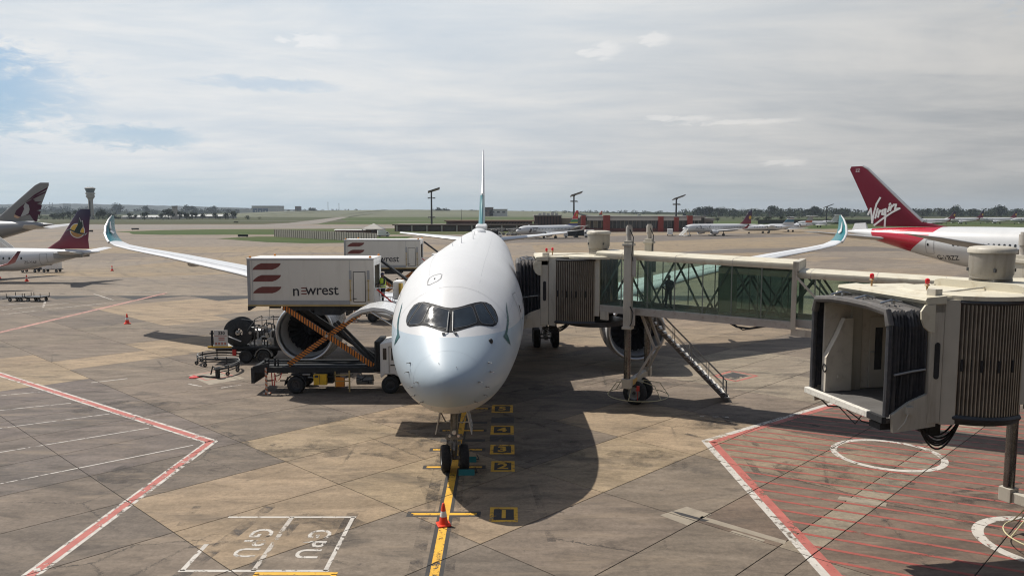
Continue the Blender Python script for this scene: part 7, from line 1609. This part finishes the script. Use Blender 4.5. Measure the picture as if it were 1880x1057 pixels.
def tree(label, px, D, h, k, w=None):
    t = thing('tree', label, 'tree', (at(px, D), D, -.05), random.random() * 6, 'trees along the field edge'); s = h / (9 + k % 3 * 2) / .95; t.scale = ((w or 1) * s, (w or 1) * s, s)
    for nm, me in zip(('crown', 'trunk'), KIN[k]): o = bpy.data.objects.new(nm, me); COL.objects.link(o); o.parent = t
    return t
random.seed(21)
for lab, spots in (('dark tree among the sheds beyond the left taxiway', ((268, 1000, 9), (300, 1010, 8), (312, 1020, 13), (318, 1005, 9), (332, 1030, 10), (345, 1010, 8), (356, 1040, 11), (362, 1015, 10), (374, 1030, 7), (398, 1050, 8), (416, 1030, 8), (430, 1020, 10), (240, 1040, 8), (252, 1020, 7))),
                   ('low dark bush at the foot of the control tower', ((120, 1000, 9), (132, 980, 10), (145, 990, 12), (150, 1010, 10), (160, 980, 7), (184, 985, 10), (192, 990, 12), (205, 1000, 8), (112, 990, 8), (100, 1010, 7))),
                   ('dark skyline tree on the grass rise beside the flood mast', ((800, 2000, 16), (806, 2000, 19), (812, 2005, 20), (818, 2000, 18), (823, 2000, 16), (866, 2000, 13), (872, 2000, 14))),
                   ('dark tree above the far left tree line', ((271, 2450, 28), (346, 2450, 30), (360, 2450, 27), (392, 2440, 25), (572, 2500, 26), (578, 2500, 25), (218, 2500, 33))),
                   ('dark tree above the right tree line', ((1278, 1450, 17), (1292, 1450, 19), (1300, 1450, 18), (1318, 1440, 18), (1412, 1450, 21), (1490, 1450, 19), (1496, 1450, 18), (1752, 1460, 20), (1826, 1460, 21), (1834, 1460, 20))),
                   ('lone bush in the field behind the lettered regional jet', ((1316, 760, 4), (1388, 800, 4), (1403, 800, 5), (1410, 800, 5), (1445, 900, 6), (1432, 850, 5)))):
    ordn = ('first', 'second', 'third', 'fourth', 'fifth', 'sixth', 'seventh', 'eighth', 'ninth', 'tenth', 'eleventh', 'twelfth', 'thirteenth', 'fourteenth')
    for i, (px, D, h) in enumerate(sorted(spots)): tree('%s, %s from the left' % (lab, ordn[i]), px, D, h, random.randrange(5), random.uniform(.9, 1.3))


def wood(name, label, segs, seed):
    """far-off wood that reads as one mass: leaf clumps along a belt"""
    random.seed(seed); b = MB()
    for px0, px1, D, h0, h1, dens in segs:
        W = at(px1, D) - at(px0, D); n = max(4, int(W / h1 / dens))
        for i in range(n):
            x = at(px0, D) + W * (i + random.random()) / n; y = D + random.uniform(-40, 60); h = random.uniform(h0, h1); r = h * random.uniform(.45, .7)
            for _ in range(74):
                d = Vector((random.gauss(0, 1), random.gauss(0, 1), random.gauss(0, 1))).normalized() * (random.random() ** .35); c = Vector((x + d.x * r, y + d.y * r, h * .52 + d.z * h * .48)); s = h * random.uniform(.05, .105)
                a = Vector((random.gauss(0, 1), random.gauss(0, 1), random.gauss(0, 1))).normalized(); u = a.orthogonal().normalized(); v = a.cross(u); b.quad(c + u * s, c + v * s, c - u * s, c - v * s)
        if h1 > 8:
            N_ = max(8, int(W / 14)); hs = [h0 * random.uniform(.55, .95) for _ in range(N_ + 1)]
            for i in range(N_):
                xa, xb = at(px0, D) + W * i / N_, at(px0, D) + W * (i + 1) / N_
                b.quad((xa, D + 14, 0), (xb, D + 14, 0), (xb, D + 26, hs[i + 1]), (xa, D + 26, hs[i])); b.quad((xa, D + 26, hs[i]), (xb, D + 26, hs[i + 1]), (xb, D + 60, 0), (xa, D + 60, 0))
    o = b.build(name, m_leaf, recalc=False); o['kind'] = 'stuff'; o['label'] = label; return o
wood('wood', 'far dark belt of trees along the left horizon', [(-40, 470, 2560, 15, 23, .42), (525, 660, 2600, 13, 20, .5), (-40, 210, 3200, 24, 32, .5), (830, 1010, 2050, 9, 13, .8)], 4)
wood('wood', 'dark belt of trees along the right horizon', [(1262, 1560, 1500, 12, 17, .27), (1560, 1960, 1480, 12, 17, .27), (1300, 1960, 1560, 13, 18, .45), (1010, 1270, 1900, 10, 14, .8)], 5)
wood('bushes', 'low scrub on the grass beyond the left taxiway', [(60, 470, 960, 3, 6, 1.6), (-20, 190, 1040, 5, 9, 1.0), (1290, 1560, 980, 2.5, 4.5, 2.0), (1290, 1560, 1200, 4, 7, 1.2)], 6)

# ---- the air between here and the hills
hz = MB(); hz.span((-8200, -300, -3.5), (8200, 9200, 110)); m_haze = bpy.data.materials.new('haze_air'); m_haze.use_nodes = True
def _haze():
    t = NT(m_haze.node_tree); t.N.clear(); out = t.new('ShaderNodeOutputMaterial'); v = t.new('ShaderNodeVolumePrincipled'); v.inputs['Color'].default_value = (.74, .86, 1.0, 1); v.inputs['Density'].default_value = 6.5e-5; v.inputs['Anisotropy'].default_value = .2
    t.L.new(v.outputs[0], out.inputs['Volume'])
_haze()
ho = hz.build('haze', m_haze); ho['kind'] = 'stuff'
